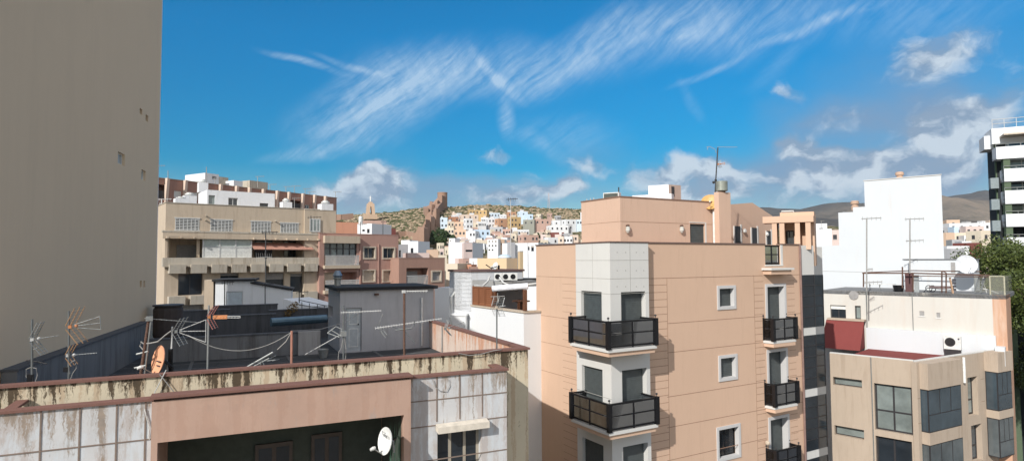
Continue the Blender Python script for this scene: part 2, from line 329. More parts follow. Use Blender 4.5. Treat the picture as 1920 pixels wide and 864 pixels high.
def window(root,fr,h,dep=.2,kind='two',fm=None,gm=None,shut=0,sm=None,surround=None,sill=None,fw=.06,d=0,name='window',label=None,tr=None,pitch=.06):
    """h: opening (a0,a1,z0,z1) in a wall recessed by rev; frame stands dep inside"""
    a0,a1,z0,z1=h; fm=fm or M_DARK; gm=gm or M_GLASS; y=d-dep
    m=MB()
    for (x0,x1,w0,w1) in ((a0,a0+fw,z0,z1),(a1-fw,a1,z0,z1),(a0+fw,a1-fw,z0,z0+fw),(a0+fw,a1-fw,z1-fw,z1)): m.box(fr,x0,x1,y-.05,y,w0,w1)
    nm={'one':1,'two':2,'three':3,'four':4}.get(kind,1)
    for k in range(1,nm):
        x=a0+(a1-a0)*k/nm; m.box(fr,x-fw*.5,x+fw*.5,y-.05,y-.002,z0+fw,z1-fw)
    if tr: zz=z0+(z1-z0)*tr; m.box(fr,a0+fw,a1-fw,y-.052,y-.004,zz-fw*.5,zz+fw*.5)
    w=m.build(name,fm,root,label)
    g=MB(); g.box(fr,a0+fw*.5,a1-fw*.5,y-.035,y-.02,z0+fw*.5,z1-fw*.5); g.build('pane',gm,w)
    if shut>0:
        s=MB(); zz=z1-(z1-z0)*shut; slats(s,fr,a0+.01,a1-.01,y+.02,zz,z1-.01,pitch*1.3,.022); s.build('shutter',sm or M_SHUT,w)
    if surround:
        wd,pr,smm=surround; s=MB()
        for (x0,x1,w0,w1) in ((a0-wd,a0,z0-wd,z1+wd),(a1,a1+wd,z0-wd,z1+wd),(a0,a1,z0-wd,z0),(a0,a1,z1,z1+wd)): s.box(fr,x0,x1,d-.02,d+pr,w0,w1)
        for (x0,x1,w0,w1) in ((a0,a0+.025,z0,z1),(a1-.025,a1,z0,z1),(a0+.026,a1-.026,z0,z0+.025),(a0+.026,a1-.026,z1-.025,z1)): s.box(fr,x0,x1,y+.03,d+pr-.002,w0,w1)
        s.build('surround',smm,w)
    if sill:
        s=MB(); s.box(fr,a0-.08,a1+.08,d-.05,d+.07,z0-.06,z0+.004); s.build('sill',sill,w)
    return w
def hull(root,fr,w,dp,z0,z1,mat,front=(),left=(),right=(),rev=.25,par=.8,pt=.18,cop=None,roofm=None,a0=0,wname='wall',cr=.03):
    """rectangular block: walls with openings, roof slab below a parapet, coping"""
    m=MB(); m.wall(fr,a0,a0+w,z0,z1,front,rev)
    L=fr.sub(a0,-dp,90); L.a=fr.a+90
    Lf=Fr((fr.P(a0,-dp,0).x,fr.P(a0,-dp,0).y),fr.a+90); m.wall(Lf,0,dp,z0,z1,left,rev)
    Rf=Fr((fr.P(a0+w,0,0).x,fr.P(a0+w,0,0).y),fr.a-90); m.wall(Rf,0,dp,z0,z1,right,rev)
    Bf=Fr((fr.P(a0+w,-dp,0).x,fr.P(a0+w,-dp,0).y),fr.a+180); m.wall(Bf,0,w,z0,z1)
    a1=a0+w; zi=z1-par
    if par>0:   # parapet inner faces
        for (x0,x1,y0,y1) in ((a0+pt,a1-pt,-pt,-pt),(a0+pt,a1-pt,-dp+pt,-dp+pt),(a0+pt,a0+pt,-dp+pt,-pt),(a1-pt,a1-pt,-dp+pt,-pt)):
            m.poly([fr.P(x0,y0,zi),fr.P(x1,y1,zi),fr.P(x1,y1,z1),fr.P(x0,y0,z1)])
        if not cop:
            for (x0,x1,y0,y1) in ((a0,a1,-pt,0),(a0,a1,-dp,-dp+pt),(a0,a0+pt,-dp+pt,-pt),(a1-pt,a1,-dp+pt,-pt)):
                m.poly([fr.P(x0,y0,z1),fr.P(x1,y0,z1),fr.P(x1,y1,z1),fr.P(x0,y1,z1)])
    o=m.build(wname,mat,root)
    r=MB(); r.box(fr,a0+pt*.5,a1-pt*.5,-dp+pt*.5,-pt*.5,zi-.2,zi+.003) if par>0 else r.box(fr,a0-cr,a1+cr,-dp-cr,cr,z1,z1+.12)
    r.build('roof',roofm or M_ROOF,root)
    if cop and par>0:
        c=MB(); e=cr
        for (x0,x1,y0,y1) in ((a0-e,a1+e,-pt-e,e),(a0-e,a1+e,-dp-e,-dp+pt+e),(a0-e,a0+pt+e,-dp+pt+e,-pt-e),(a1-pt-e,a1+e,-dp+pt+e,-pt-e)):
            c.box(fr,x0,x1,y0,y1,z1,z1+.06)
        c.build('coping',cop,root)
    return o
def frp(px,Y,a,py=486): p=at(px,py,Y); return Fr((p.x,p.y),a)
# ================================================================= TERRAIN
def interp(x,tab):
    if x<=tab[0][0]: return tab[0][1]
    for (a,b),(c,d) in zip(tab,tab[1:]):
        if x<=c: return b+(d-b)*(x-a)/(c-a)
    return tab[-1][1]
RIDGE=[(-800,420),(300,418),(600,406),(640,404),(700,400),(760,394),(800,389),(850,387),(900,384),(950,385),(1000,388),(1050,391),(1100,393),(1200,400),(1300,415),(1400,428),(1900,420),(2400,428)]
def terr(X,Y):
    if Y<60: return GZ
    px=960+1150*X/Y; q=math.hypot(X,Y)/math.hypot(1,max(min(X/Y,3),-3)) if Y>0 else Y
    ry=interp(px,RIDGE); hz=486-(px-960)*.005
    D=Y
    if D<230: return GZ+(0.6-GZ)*max(0,min(1,(D-120)/110))**1.3
    if D<=560:
        t=(D-230)/330; yi=482+(ry-482)*(t**.95); return (hz-yi)/1150*D
    zr=(hz-ry)/1150*560
    return zr-(D-560)*.12-((D-560)**1.2)*.03 if D<900 else max(zr-(340)*.12-(340**1.2)*.03-(D-900)*.05,GZ)
def hillmat():
    m,t,b=nmat('scrubby_hillside')
    v=oc(t); 
    n1=nz(t,.06,8,.7,oc(t,(1,.45,2.2)),.4); n2=nz(t,.32,6,.7,oc(t,(1,.6,2.0)),.6); n3=nz(t,.013,4,.6,v)
    rock=mx(t,nz(t,.5,5,.6,v),(.47,.37,.25),(.30,.225,.15))
    scrub=mx(t,nz(t,.8,4,.6,v),(.035,.05,.018),(.11,.115,.05))
    k=mt(t,'ADD',mt(t,'MULTIPLY',n1,.55),mt(t,'MULTIPLY',n2,.5)); k=mt(t,'ADD',k,mt(t,'MULTIPLY',n3,.25))
    c=mx(t,rng(t,k,.60,.68,0,.95),rock,scrub)
    t.links.new(c,b.inputs['Base Color']); b.inputs['Roughness'].default_value=1; b.inputs['Specular IOR Level'].default_value=.1
    bump(t,b,n2,1.0,1.6); return m
M_HILL=hillmat()
def gridmesh(name,mat,xs,ys,fn,kind='structure',smooth=True):
    vs=[fn(a,b) for b in ys for a in xs]; n=len(xs); fs=[(j*n+i,j*n+i+1,(j+1)*n+i+1,(j+1)*n+i) for j in range(len(ys)-1) for i in range(n-1)]
    me=bpy.data.meshes.new(name); me.from_pydata(vs,[],fs); me.materials.append(mat)
    if smooth: me.polygons.foreach_set('use_smooth',[True]*len(fs))
    o=bpy.data.objects.new(name,me); COL.objects.link(o); o['kind']=kind; return o
def hp(px,D):
    X=(px-960)/1150*D; z=terr(X,D)
    k=max(0,min(1,(D-250)/60)); z+=k*(1.6*mnoise.noise(Vector((X*.05,D*.05,0)))+1.1*mnoise.noise(Vector((X*.17,D*.2,3)))-.6*abs(mnoise.noise(Vector((X*.4,D*.4,9)))))
    return (X,D,z)
gridmesh('hillside',M_HILL,[ -900+ i*7.5 for i in range(520)],[100+i*5 for i in range(100)]+[600+i*30 for i in range(20)],hp)
m,t,b=nmat('ground_dust'); v=oc(t); t.links.new(mx(t,nz(t,.02,6,.6,v),(.10,.095,.085),(.19,.17,.14)),b.inputs['Base Color']); b.inputs['Roughness'].default_value=1
g=MB(); g.poly([(-9000,-600,GZ-.02),(9000,-600,GZ-.02),(9000,6500,GZ-.02),(-9000,6500,GZ-.02)]); o=g.build('ground',m); o['kind']='structure'
M_ASPH=stucco('asphalt',(.05,.05,.052),.3,bmp=.3,sc=1)
# far mountains
MT=[(-1200,440),(600,432),(900,412),(1020,397),(1060,391),(1090,387),(1150,391),(1250,398),(1340,396),(1400,390),(1430,388),(1460,390),(1490,388),(1520,383),(1560,376),(1600,372),(1650,376),(1700,374),(1740,368),(1790,365),(1825,364),(1850,361),(1920,366),(2100,380),(2600,410)]
def mtmat():
    m,t,b=nmat('dry_mountain'); v=oc(t)
    n1=nz(t,.0022,8,.62,v,.3); n2=nz(t,.012,6,.7,v); n3=nz(t,.0011,3,.5,v)
    c=mx(t,rng(t,n1,.35,.65),(.085,.075,.06),(.22,.175,.13)); c=mx(t,rng(t,n2,.5,.72,0,.6),c,(.06,.062,.045)); c=mx(t,rng(t,n3,.46,.56,0,.75),c,(.045,.045,.045))  # large near-black patches are cloud shadows painted into the colour
    t.links.new(c,b.inputs['Base Color']); b.inputs['Roughness'].default_value=1; b.inputs['Specular IOR Level'].default_value=0; bump(t,b,n2,1,20); return m
def mtf(px,D):
    X=(px-960)/1150*D; hz=486-(px-960)*.005; ry=interp(px,MT)
    zr=(hz-ry)/1150*4200; t=(D-1500)/2700
    if t<=1: z=GZ+(zr-GZ)*max(0,t)**1.25
    else: z=zr-(D-4200)*.18
    k=max(0,min(1,t)); e=k*(1-.75*math.exp(-((t-1)/.12)**2))
    z+=e*(130*mnoise.noise(Vector((X*.0013,D*.0013,1)))+95*(abs(mnoise.noise(Vector((X*.0032,D*.0025,5))))-.25)+22*mnoise.noise(Vector((X*.009,D*.009,7))))
    z+=k*5*mnoise.noise(Vector((X*.012,D*.01,2)))
    return (X,D,z)
gridmesh('mountains',mtmat(),[-1200+i*14 for i in range(272)],[1500+i*60 for i in range(62)],mtf)

# ================================================================= HILL TOWN
HC={'white':(.70,.71,.725),'blue':(.60,.70,.78),'pblue':(.52,.64,.76),'peach':(.62,.45,.33),'lpeach':(.66,.54,.45),'ochre':(.52,.36,.18),'orange':(.47,.27,.17),'cream':(.66,.58,.46),'pink':(.50,.34,.28),'lpink':(.62,.50,.46),'stone':(.28,.28,.24),'brown':(.34,.22,.17),'terra':(.40,.21,.13),'maroon':(.20,.07,.06),'grey':(.42,.42,.43)}
def hm(c): return stucco('town_'+c,HC[c],.22,.3,tuple(x*.6 for x in HC[c]),sc=.25,bmp=.1,cut=(.52,.66))
M_TWIN=plain('small_window_dark',(.045,.045,.05),.3)
M_TROOF=plain('pale_flat_roof',(.42,.36,.31),.9)
def house(x0,y0,x1,y1,Y,col,label,rows=2,cols=3,ang=None,z0=None,group=None,dp=None,clut=True,wdk=None,parl=True,cat='house',name='town_house'):
    ang=ang if ang is not None else random.choice((66,72,78,84,100,108))
    fr=frp(x0,Y,ang,y1); s0,s1,zb,zt=fr.rect(x0,y0,x1,y1); w=max(s1-s0,1.5); fr=fr.sub(s0,0)
    zt=fr.uv(x0+2,y0)[1] if ang<90 else zt
    zb2=zb; gz=min(terr(fr.P(0,0,0).x,Y),zb)-1.5 if z0 is None else z0
    dp=dp or min(9,max(5,w*.8)); root=thing(name,label,cat,fr.P(w/2,-dp/2,gz),group)
    H=zt-gz
    hull(root,fr,w,dp,gz,zt,hm(col) if isinstance(col,str) else col,par=min(.8,H*.2),pt=.2,roofm=M_TROOF)
    # windows: each its own part
    fh=3.0
    wd=(.95,1.25) if wdk is None else wdk
    for rI in range(rows):
        zc=zt-1.9-rI*fh
        if zc-wd[1]/2<gz+.3: break
        for cI in range(cols):
            if random.random()<.12: continue
            ac=w*(cI+.5)/cols+random.uniform(-.15,.15); ww=min(wd[0],w/cols*.6)
            m=MB(); m.box(fr,ac-ww/2,ac+ww/2,-.02,.03,zc-wd[1]/2,zc+wd[1]/2); m.cur=1; m.box(fr,ac-ww/2-.08,ac+ww/2+.08,-.02,.1,zc-wd[1]/2-.1,zc-wd[1]/2-.01)
            m.build('window',[M_TWIN,M_WINSTONE],root)
    Lf=Fr((fr.P(0,-dp,0).x,fr.P(0,-dp,0).y),fr.a+90); Rf=Fr((fr.P(w,0,0).x,fr.P(w,0,0).y),fr.a-90)
    sf=Lf if ang<90 else Rf
    for rI in range(min(rows,2)):
        zc=zt-1.9-rI*fh
        if zc-.7<gz: break
        m=MB(); m.box(sf,dp*.5-.5,dp*.5+.5,-.02,.03,zc-.6,zc+.6); m.build('window',M_TWIN,root)
    if clut and w>4:
        rr=random.random(); a=random.uniform(.2,.7)*w
        m=MB(); zz=zt-.5
        if rr<.5:
            bw=min(w*.35,2.6); m.box(fr,a-bw/2,a+bw/2,-dp*.7,-dp*.35,zz,zt+1.3); m.build('stair_box',hm(random.choice(('white','cream','lpeach'))),root)
        elif rr<.75:
            m.lathe(fr.P(a,-dp*.4,zz),[(.5,0),(.5,1.3),(.15,1.45)],10); m.build('water_tank',M_AC,root)
        m=MB(); p=fr.P(random.uniform(.2,.8)*w,-dp*.3,zz); m.tube([p,p+Vector((0,0,2.4))],.035,4); m.tube([p+Vector((-.5,0,2.2)),p+Vector((.5,0,2.3))],.025,4); m.build('aerial',M_CABLE,root)
    return root
def dY(yb): return 232+(480-yb)*3.15
Z=12.343
def R1(a,b,c,d): return 820+a/Z,385+b/Z,820+c/Z,385+d/Z
def R2(a,b,c,d): return 950+a/Z,385+b/Z,950+c/Z,385+d/Z
TOWN=[(R1,80,280,235,570,'blue','tall narrow bluish white house at the left end of the hillside town',3,2),
(R1,290,265,490,370,'terra','small burnt orange house above beige houses at the town\'s left end',1,3),
(R1,240,375,385,520,'cream','beige house with two square dark openings beside the tall narrow bluish house',1,2),
(R1,390,380,650,540,'peach','peach house with wide balcony window below the burnt orange house',1,3),
(R1,570,210,950,380,'lpeach','broad pale peach house just below the ochre house on the hill top row',1,3),
(R1,745,100,955,215,'ochre','ochre yellow house with white roof terrace, highest on the hill',1,3),
(R1,955,110,1145,290,'ochre','deep ochre right half of the highest pair of houses on the hill',1,2),
(R1,670,300,820,575,'white','bright white house standing in front of the pale peach broad house',2,2),
(R1,830,400,945,520,'cream','low cream house with terrace left of the white balcony house',1,2),
(R1,940,375,1130,520,'white','white house with a dark strip balcony in the middle of the town',1,4),
(R1,1010,280,1180,370,'white','low white house with a row of dark openings under the deep ochre house',1,5),
(R1,1180,290,1400,500,'white','white house with roof pergola left of the terracotta house',2,3),
(R1,1180,170,1450,262,'blue','pale blue white house on the upper row right of the ochre pair',1,4),
(R1,1450,215,1600,290,'white','plain white low house on the upper row beside the pale blue one',1,2),
(R1,1420,305,1700,520,'orange','terracotta orange house with a white balcony box in the town centre',2,2),
(R2,20,150,220,265,'orange','small bright orange house on the top row left of a light blue cube house',1,2),
(R1,170,520,380,790,'cream','cream three storey house below the tall narrow bluish house',2,3),
(R1,390,560,660,800,'peach','peach house with dark loggia on the lower rows of the town',2,3),
(R1,660,590,880,810,'white','cream white house left of the large sky blue house',2,3),
(R1,890,560,1220,800,'pblue','large sky blue house with few windows on the lower rows',2,3),
(R1,1225,500,1510,640,'grey','pale grey blue house behind and right of the sky blue house',1,3),
(R1,1230,640,1520,770,'pink','dull pink house right of the sky blue house',1,3),
(R1,1510,545,1700,740,'pink','rosy house under the terracotta house, cluttered with windows',2,3),
(R2,100,265,330,555,'ochre','tall ochre yellow house with green tinted windows in the town centre',3,3),
(R2,300,140,490,330,'blue','bluish white cube house standing above the ridge of roofs',1,1),
(R2,395,205,610,330,'pblue','light blue box house with one window on top of a grey stone wall',1,2),
(R2,380,330,640,590,'stone','grey green bare stone house below the light blue box house',1,2),
(R2,650,315,1010,590,'pink','brownish pink unfinished house with open columns on the hillside',1,3),
(R2,130,560,520,680,'white','long low white house with many small windows in front of the grey stone house',1,6),
(R2,0,690,380,790,'cream','long cream block under the long low white house',1,4),
(R2,390,680,740,862,'pink','pinkish cream block with four windows below the unfinished house',1,4),
(R2,1010,460,1430,620,'white','long white house with four round-looking windows over a maroon base',1,4),
(R2,1060,350,1250,440,'white','small white house behind the long white house with the maroon base',1,1),
(R2,1370,325,1610,510,'white','white house at the right end of the hill town under the scrub',1,2),
(R2,1620,330,1740,500,'blue','bluish white house touching the peach building edge at the town\'s right end',1,2),
(R2,1430,440,1520,600,'grey','narrow pale grey house squeezed right of the long white house',1,1),
(R2,760,800,960,880,'cream','cream flat roof block at the foot of the town, leftmost of its row',1,2),
(R2,960,740,1190,870,'white','white flat roof block at the foot of the town next to the leftmost cream one',1,2),
(R2,1190,720,1320,860,'lpeach','pale peach block with one dark window at the foot of the town',1,1),
(R2,1320,720,1520,860,'white','white terraced block at the foot of the town right of the pale peach one',1,3),
(R2,1540,680,1660,860,'lpeach','small pale block near the peach building edge at the foot of the town',1,1),
(R2,1480,790,1760,890,'cream','wide low cream block nearest the peach building edge',1,2)]
for fn,a,b,c,d,col,lab,rw,cl in TOWN:
    x0,y0,x1,y1=fn(a,b,c,d); Yd=dY(y1+ (3 if y1<455 else 0))
    house(x0,y0,x1,y1,Yd,col,lab,rw,cl)
# maroon base of the long white house
x0,y0,x1,y1=R2(1040,625,1330,700); house(x0,y0,x1,y1,dY(y1+3)-4,'maroon','maroon low annex under the long white house on the hill',0,0,ang=84,clut=False)
# crowd of small roofs between the named ones
rows=[(845,915,452,466,22),(880,1010,436,450,12),(860,940,455,478,16),(890,960,447,462,12),(1010,1090,440,452,10),(822,842,460,478,8),(838,860,402,414,4),(1000,1095,404,416,4)]
for xa,xb,ya,yb,n in rows:
    for k in range(n):
        x=random.uniform(xa,xb); y=random.uniform(ya,yb); w=random.uniform(6,13); h=random.uniform(6,11)
        house(x,y-h,x+w,y+3,dY(y+4)+3,random.choice(('white','cream','lpeach','white','grey','pink','cream','lpink')),'small pale house packed between larger ones on the crowded hillside',random.choice((1,2)),random.choice((1,2,3)),group='small houses crowding the hillside')
# distant town seen to the right of the white gable
FAR=[(1775,412,1800,424,300,'peach','peach far house with one dark window, just right of the white gable wall',1,1),(1780,418,1860,430,285,'white','row of white roofs at the far edge of the distant town',1,5),
(1778,426,1793,438,262,'grey','small blue grey far house beside the white gable wall',1,1),(1789,425,1812,437,255,'pblue','blue grey far house with a dark strip window',1,1),(1811,424,1845,442,250,'lpink','pale far apartment block with tiny windows',1,3),
(1778,436,1850,446,230,'cream','long cream far roof line below the pale apartment block',1,2),(1774,436,1790,452,215,'peach','peach far gable next to the white gable wall',1,0),(1808,441,1842,456,210,'white','white far house with small dark windows in the distant town',1,3),
(1840,432,1858,466,180,'cream','tall cream box house left of the dark green tower block',1,1),(1785,449,1806,462,190,'grey','grey far shed roof among white houses',0,0),(1804,452,1822,478,160,'white','white far house with a blue window over the tree',1,1),
(1820,455,1842,474,150,'maroon','dark maroon blind wall above the round tree',0,0),(1776,461,1818,488,140,'white','white house behind the satellite dish terrace',1,1),(1783,466,1808,492,110,'grey','glazed grey lean-to behind the dish terrace',1,2),
(1530,419,1551,432,170,'white','little white roof hut with dark door behind the peach block',1,1),(1527,429,1560,462,150,'white','white house seen between the peach block and the white gable',0,0),(1559,431,1574,460,165,'lpink','pink strip of house left of the white gable',1,1)]
for x0,y0,x1,y1,Yd,col,lab,rw,cl in FAR: house(x0,y0,x1,y1+6,Yd,col,lab,rw,cl,ang=random.choice((100,108,80)),z0=GZ,clut=False)
for k in range(26):
    x=random.uniform(1765,1862); y=random.uniform(416,470); house(x,y-4,x+random.uniform(6,14),y+5,random.uniform(420,620)-(y-416)*6,random.choice(('white','cream','lpeach','grey')),'tiny pale far house in the distant town beyond the white gable',1,2,z0=GZ,group='tiny houses of the distant town',clut=False)

# scrub and rocks on the hill
rs=np.random.RandomState(3)
def scrubby(name,n,fn,mat,smin,smax,flat,kind='stuff'):
    ico=[(0,0,1),(.894,0,.447),(.276,.851,.447),(-.724,.526,.447),(-.724,-.526,.447),(.276,-.851,.447),(.724,.526,-.447),(-.276,.851,-.447),(-.894,0,-.447),(-.276,-.851,-.447),(.724,-.526,-.447),(0,0,-1)]
    fc=[(0,1,2),(0,2,3),(0,3,4),(0,4,5),(0,5,1),(1,6,2),(2,7,3),(3,8,4),(4,9,5),(5,10,1),(2,6,7),(3,7,8),(4,8,9),(5,9,10),(1,10,6)]
    V=[];Fc=[]
    for _ in range(n):
        px,D=fn(); x,y,z=hp(px,D); s=rs.uniform(smin,smax); i=len(V)
        for a in ico:
            j=s*rs.uniform(.7,1.25); V.append((x+a[0]*j*1.25,y+a[1]*j,z+a[2]*j*flat))
        Fc+=[(i+p,i+q,i+r) for p,q,r in fc]
    me=bpy.data.meshes.new(name); me.from_pydata(V,[],Fc); me.materials.append(mat); o=bpy.data.objects.new(name,me); COL.objects.link(o); o['kind']=kind; return o
m,t,b=nmat('scrub_green'); v=oc(t); t.links.new(mx(t,nz(t,.15,4,.6,v),(.03,.045,.015),(.10,.105,.04)),b.inputs['Base Color']); b.inputs['Roughness'].default_value=1; M_SCRUB=m
m,t,b=nmat('hill_rock'); v=oc(t); t.links.new(mx(t,nz(t,.3,5,.6,v),(.42,.33,.22),(.27,.20,.14)),b.inputs['Base Color']); b.inputs['Roughness'].default_value=1; M_ROCK=m
def rg():
    while True:
        px=rs.uniform(610,1130); D=rs.uniform(300,562)
        if px>840 and D<470: continue
        return px,D
o=scrubby('scrub',3600,rg,M_SCRUB,.45,1.35,.6); o['label']='low dark green scrub dotted over the rocky hillside'
o=scrubby('rock_outcrops',3600,rg,M_ROCK,.5,1.7,.5); o['label']='pale broken rock outcrops on the hillside'
# fortress: round tower on the ridge and stepped walls coming down
M_FORT=stucco('fortress_stone',(.33,.215,.16),.35,.2,(.16,.1,.07),sc=.15,bmp=.4)
def fwall(mb,pts,th=2.6):
    """pts: (px, ytop, depth) chain; wall of rammed stone with depth"""
    for (xa,ya,Da),(xb,yb,Db) in zip(pts,pts[1:]):
        A=at(xa,ya,Da);B=at(xb,yb,Db); d=Vector((B.x-A.x,B.y-A.y,0)); L=d.length; d.normalize(); n=Vector((-d.y,d.x,0))*th/2
        g1=terr(A.x,A.y)-4; g2=terr(B.x,B.y)-4
        b=[A-n,B-n,B+n,A+n]; mb.hexa([Vector((p.x,p.y,(g1,g2,g2,g1)[k])) for k,p in enumerate(b)],b)
ft=thing('fortress','brown stone fortress with round tower and stepped walls descending the hill','fortress',at(825,400,520))
m=MB(); c=at(829.5,400,548); rT=4.4; zt=at(830,361,548).z; m.lathe((c.x,c.y,c.z-14),[(rT*1.04,0),(rT,zt-c.z+14-1.2),(rT*1.03,zt-c.z+14-1.1),(rT*1.03,zt-c.z+14)],24); m.build('round_tower',M_FORT,ft,smooth=False)
for k,(pts,th) in enumerate([([(823,371,540),(812,383,530)],3.4),([(797,389,528),(812,383,520)],3.0),([(797,377+10,522),(800,390,505)],3)]):
    m=MB(); fwall(m,pts,th); m.build('curtain_wall',M_FORT,ft)
def slab(x0,yt0,x1,yt1,yb,D,depth,name='buttress'):
    m=MB(); fr=frp(x0,D,100,yb); a1=fr.uv(x1,yb)[0]; z0=min(fr.uv(x0,yb)[1],terr(fr.O[0],D))-5; za=fr.uv(x0,yt0)[1]; zb=fr.uv(x1,yt1)[1]
    q=[(0,0),(a1,0),(a1,-depth),(0,-depth)]; zt=(za,zb,zb,za)
    m.hexa([fr.P(a,d,z0) for a,d in q],[fr.P(a,d,zt[i]) for i,(a,d) in enumerate(q)]); m.build(name,M_FORT,ft)
slab(822,368,829,366,400,536,9); slab(812,383,820,376,408,522,8); slab(805,381,814,381,404,540,6); slab(806,377,811,378,400,548,5)
slab(800,401,809,394,420,425,9); slab(797,406,808,406,436,372,8,'square_tower'); slab(789,430,798,411,446,345,8)
slab(786,436,796,420,456,312,8); slab(783,424,795,427,468,276,8,'square_tower'); slab(773,444,784,428,466,283,9); slab(811,398,818,390,424,415,8)
m=MB(); fwall(m,[(795,434,280),(799,424,345),(804,412,380),(812,400,440),(820,386,510),(829,376,545)],2.4); m.build('stepped_wall',M_FORT,ft)
m=MB(); fwall(m,[(700,446,340),(720,440,352),(745,434,365),(762,433,368),(785,438,352)],1.4); m.build('low_wall',M_FORT,ft)
m=MB(); fwall(m,[(560,402,520),(640,402,520),(662,400,525)],2); m.build('ridge_wall',M_FORT,ft)
# white Christ-like statue on an arched pedestal
mo=thing('hilltop_monument','stone arched pedestal carrying a white statue on the left crest','monument',at(694,402,500))
c=at(694.5,400,500); sc=500/1150
M_MON=stucco('monument_stone',(.52,.38,.27),.3,sc=.3)
fr=Fr((c.x,c.y),70); m=MB()
hb=c.z-2; zt=at(694,381,500).z
w0,w1=3.5,2.4
for sx in (-1,1):
    for sy in (-1,1):
        b=[fr.P(sx*w0,sy*w0,hb),fr.P(sx*(w0-2.4),sy*w0,hb),fr.P(sx*(w0-2.4),sy*(w0-2.4),hb),fr.P(sx*w0,sy*(w0-2.4),hb)]
        t_=[fr.P(sx*3.0,sy*3.0,zt-3),fr.P(sx*.35,sy*3.0,zt-3),fr.P(sx*.35,sy*.35,zt-3),fr.P(sx*3.0,sy*.35,zt-3)]
        m.hexa(b,t_)
m.hexa([fr.P(a,d,zt-3) for a,d in ((-3,-3),(3,-3),(3,3),(-3,3))],[fr.P(a,d,zt-.4) for a,d in ((-2.7,-2.7),(2.7,-2.7),(2.7,2.7),(-2.7,2.7))])
m.box(fr,-1.6,1.6,-1.6,1.6,zt-.4,zt+.9); m.build('arched_pedestal',M_MON,mo)
m=MB(); m.box(fr,-5,5,-5,5,hb-3,hb+1.0); m.build('plinth',M_MON,mo)
m=MB(); z=zt+.9; s=(at(694,367,500).z-z)
m.lathe(fr.P(0,0,z),[(.62,0),(.5,s*.3),(.42,s*.55),(.55,s*.72),(.25,s*.80),(.16,s*.83),(.26,s*.88),(.28,s*.93),(.1,s)],10)
m.tube([fr.P(-1.25,0,z+s*.72),fr.P(-.5,.05,z+s*.74),fr.P(.5,.05,z+s*.74),fr.P(1.25,0,z+s*.72)],.16,6); m.build('statue',M_DISHW,mo,smooth=True)
# radio mast on the ridge, faint
rm=thing('radio_mast','thin lattice radio mast on the ridge, right of centre','mast',at(1029,392,620)); m=MB(); b0=at(1029,400,600)
w=1.6
for sx,sy in ((-1,-1),(1,-1),(1,1),(-1,1)): m.tube([b0+Vector((sx*w,sy*w,-4)),b0+Vector((sx*.3,sy*.3,20))],.09,4)
for k in range(9):
    z=-2+k*2.4; q=w*(1-k*.1); m.tube([b0+Vector((-q,-q,z)),b0+Vector((q,-q,z+2.2))],.06,3); m.tube([b0+Vector((q,-q,z)),b0+Vector((-q,-q,z+2.2))],.06,3); m.tube([b0+Vector((-q,-q,z)),b0+Vector((q,-q,z))],.06,3)
m.build('lattice',plain('mast_paint',(.5,.35,.3),.6),rm)

# ================================================================= TREES
def leafmat(name,c1,c2,sc=1.0):
    m,t,b=nmat(name); v=oc(t); n=nz(t,.9*sc,4,.65,v); n2=nz(t,9*sc,2,.5,v)
    c=mx(t,rng(t,mt(t,'ADD',mt(t,'MULTIPLY',n,.6),mt(t,'MULTIPLY',n2,.4)),.38,.64),c1,c2)
    t.links.new(c,b.inputs['Base Color']); b.inputs['Roughness'].default_value=.55; b.inputs['Specular IOR Level'].default_value=.3; return m
M_LEAF=leafmat('ficus_leaves',(.036,.058,.014),(.125,.15,.034)); M_LEAFD=leafmat('dark_shrub_leaves',(.02,.04,.014),(.06,.095,.03),.4)
M_BARK=stucco('bark',(.12,.09,.06),.4,sc=3)
def foliage(root,clumps,n,ls,mat,name='crown',seed=1):
    r=np.random.RandomState(seed); C=np.array([c[:3] for c in clumps]); RR=np.array([c[3] for c in clumps]); wgt=RR**2; wgt=wgt/wgt.sum()
    idx=r.choice(len(clumps),n,p=wgt); d=r.normal(size=(n,3)); d/=np.linalg.norm(d,axis=1)[:,None]
    rad=r.uniform(.45,1,n)**.5*r.uniform(.82,1.12,n); P=C[idx]+d*(RR[idx]*rad)[:,None]*np.array([1,1,.8])
    nn=d*.8+r.normal(size=(n,3))*.6; nn/=np.linalg.norm(nn,axis=1)[:,None]
    a=np.cross(nn,r.normal(size=(n,3))); a/=np.linalg.norm(a,axis=1)[:,None]; b=np.cross(nn,a); s=r.uniform(.6,1.35,n)*ls
    V=np.stack([P-a*s[:,None],P-b*(s*.55)[:,None],P+a*s[:,None],P+b*(s*.55)[:,None]],1).reshape(-1,3)-np.array(root['_wl'])
    me=bpy.data.meshes.new(name); me.from_pydata(V.tolist(),[],[(4*i,4*i+1,4*i+2,4*i+3) for i in range(n)]); me.materials.append(mat)
    o=bpy.data.objects.new(name,me); COL.objects.link(o); o.parent=root; o['_wl']=tuple(root['_wl']); return o
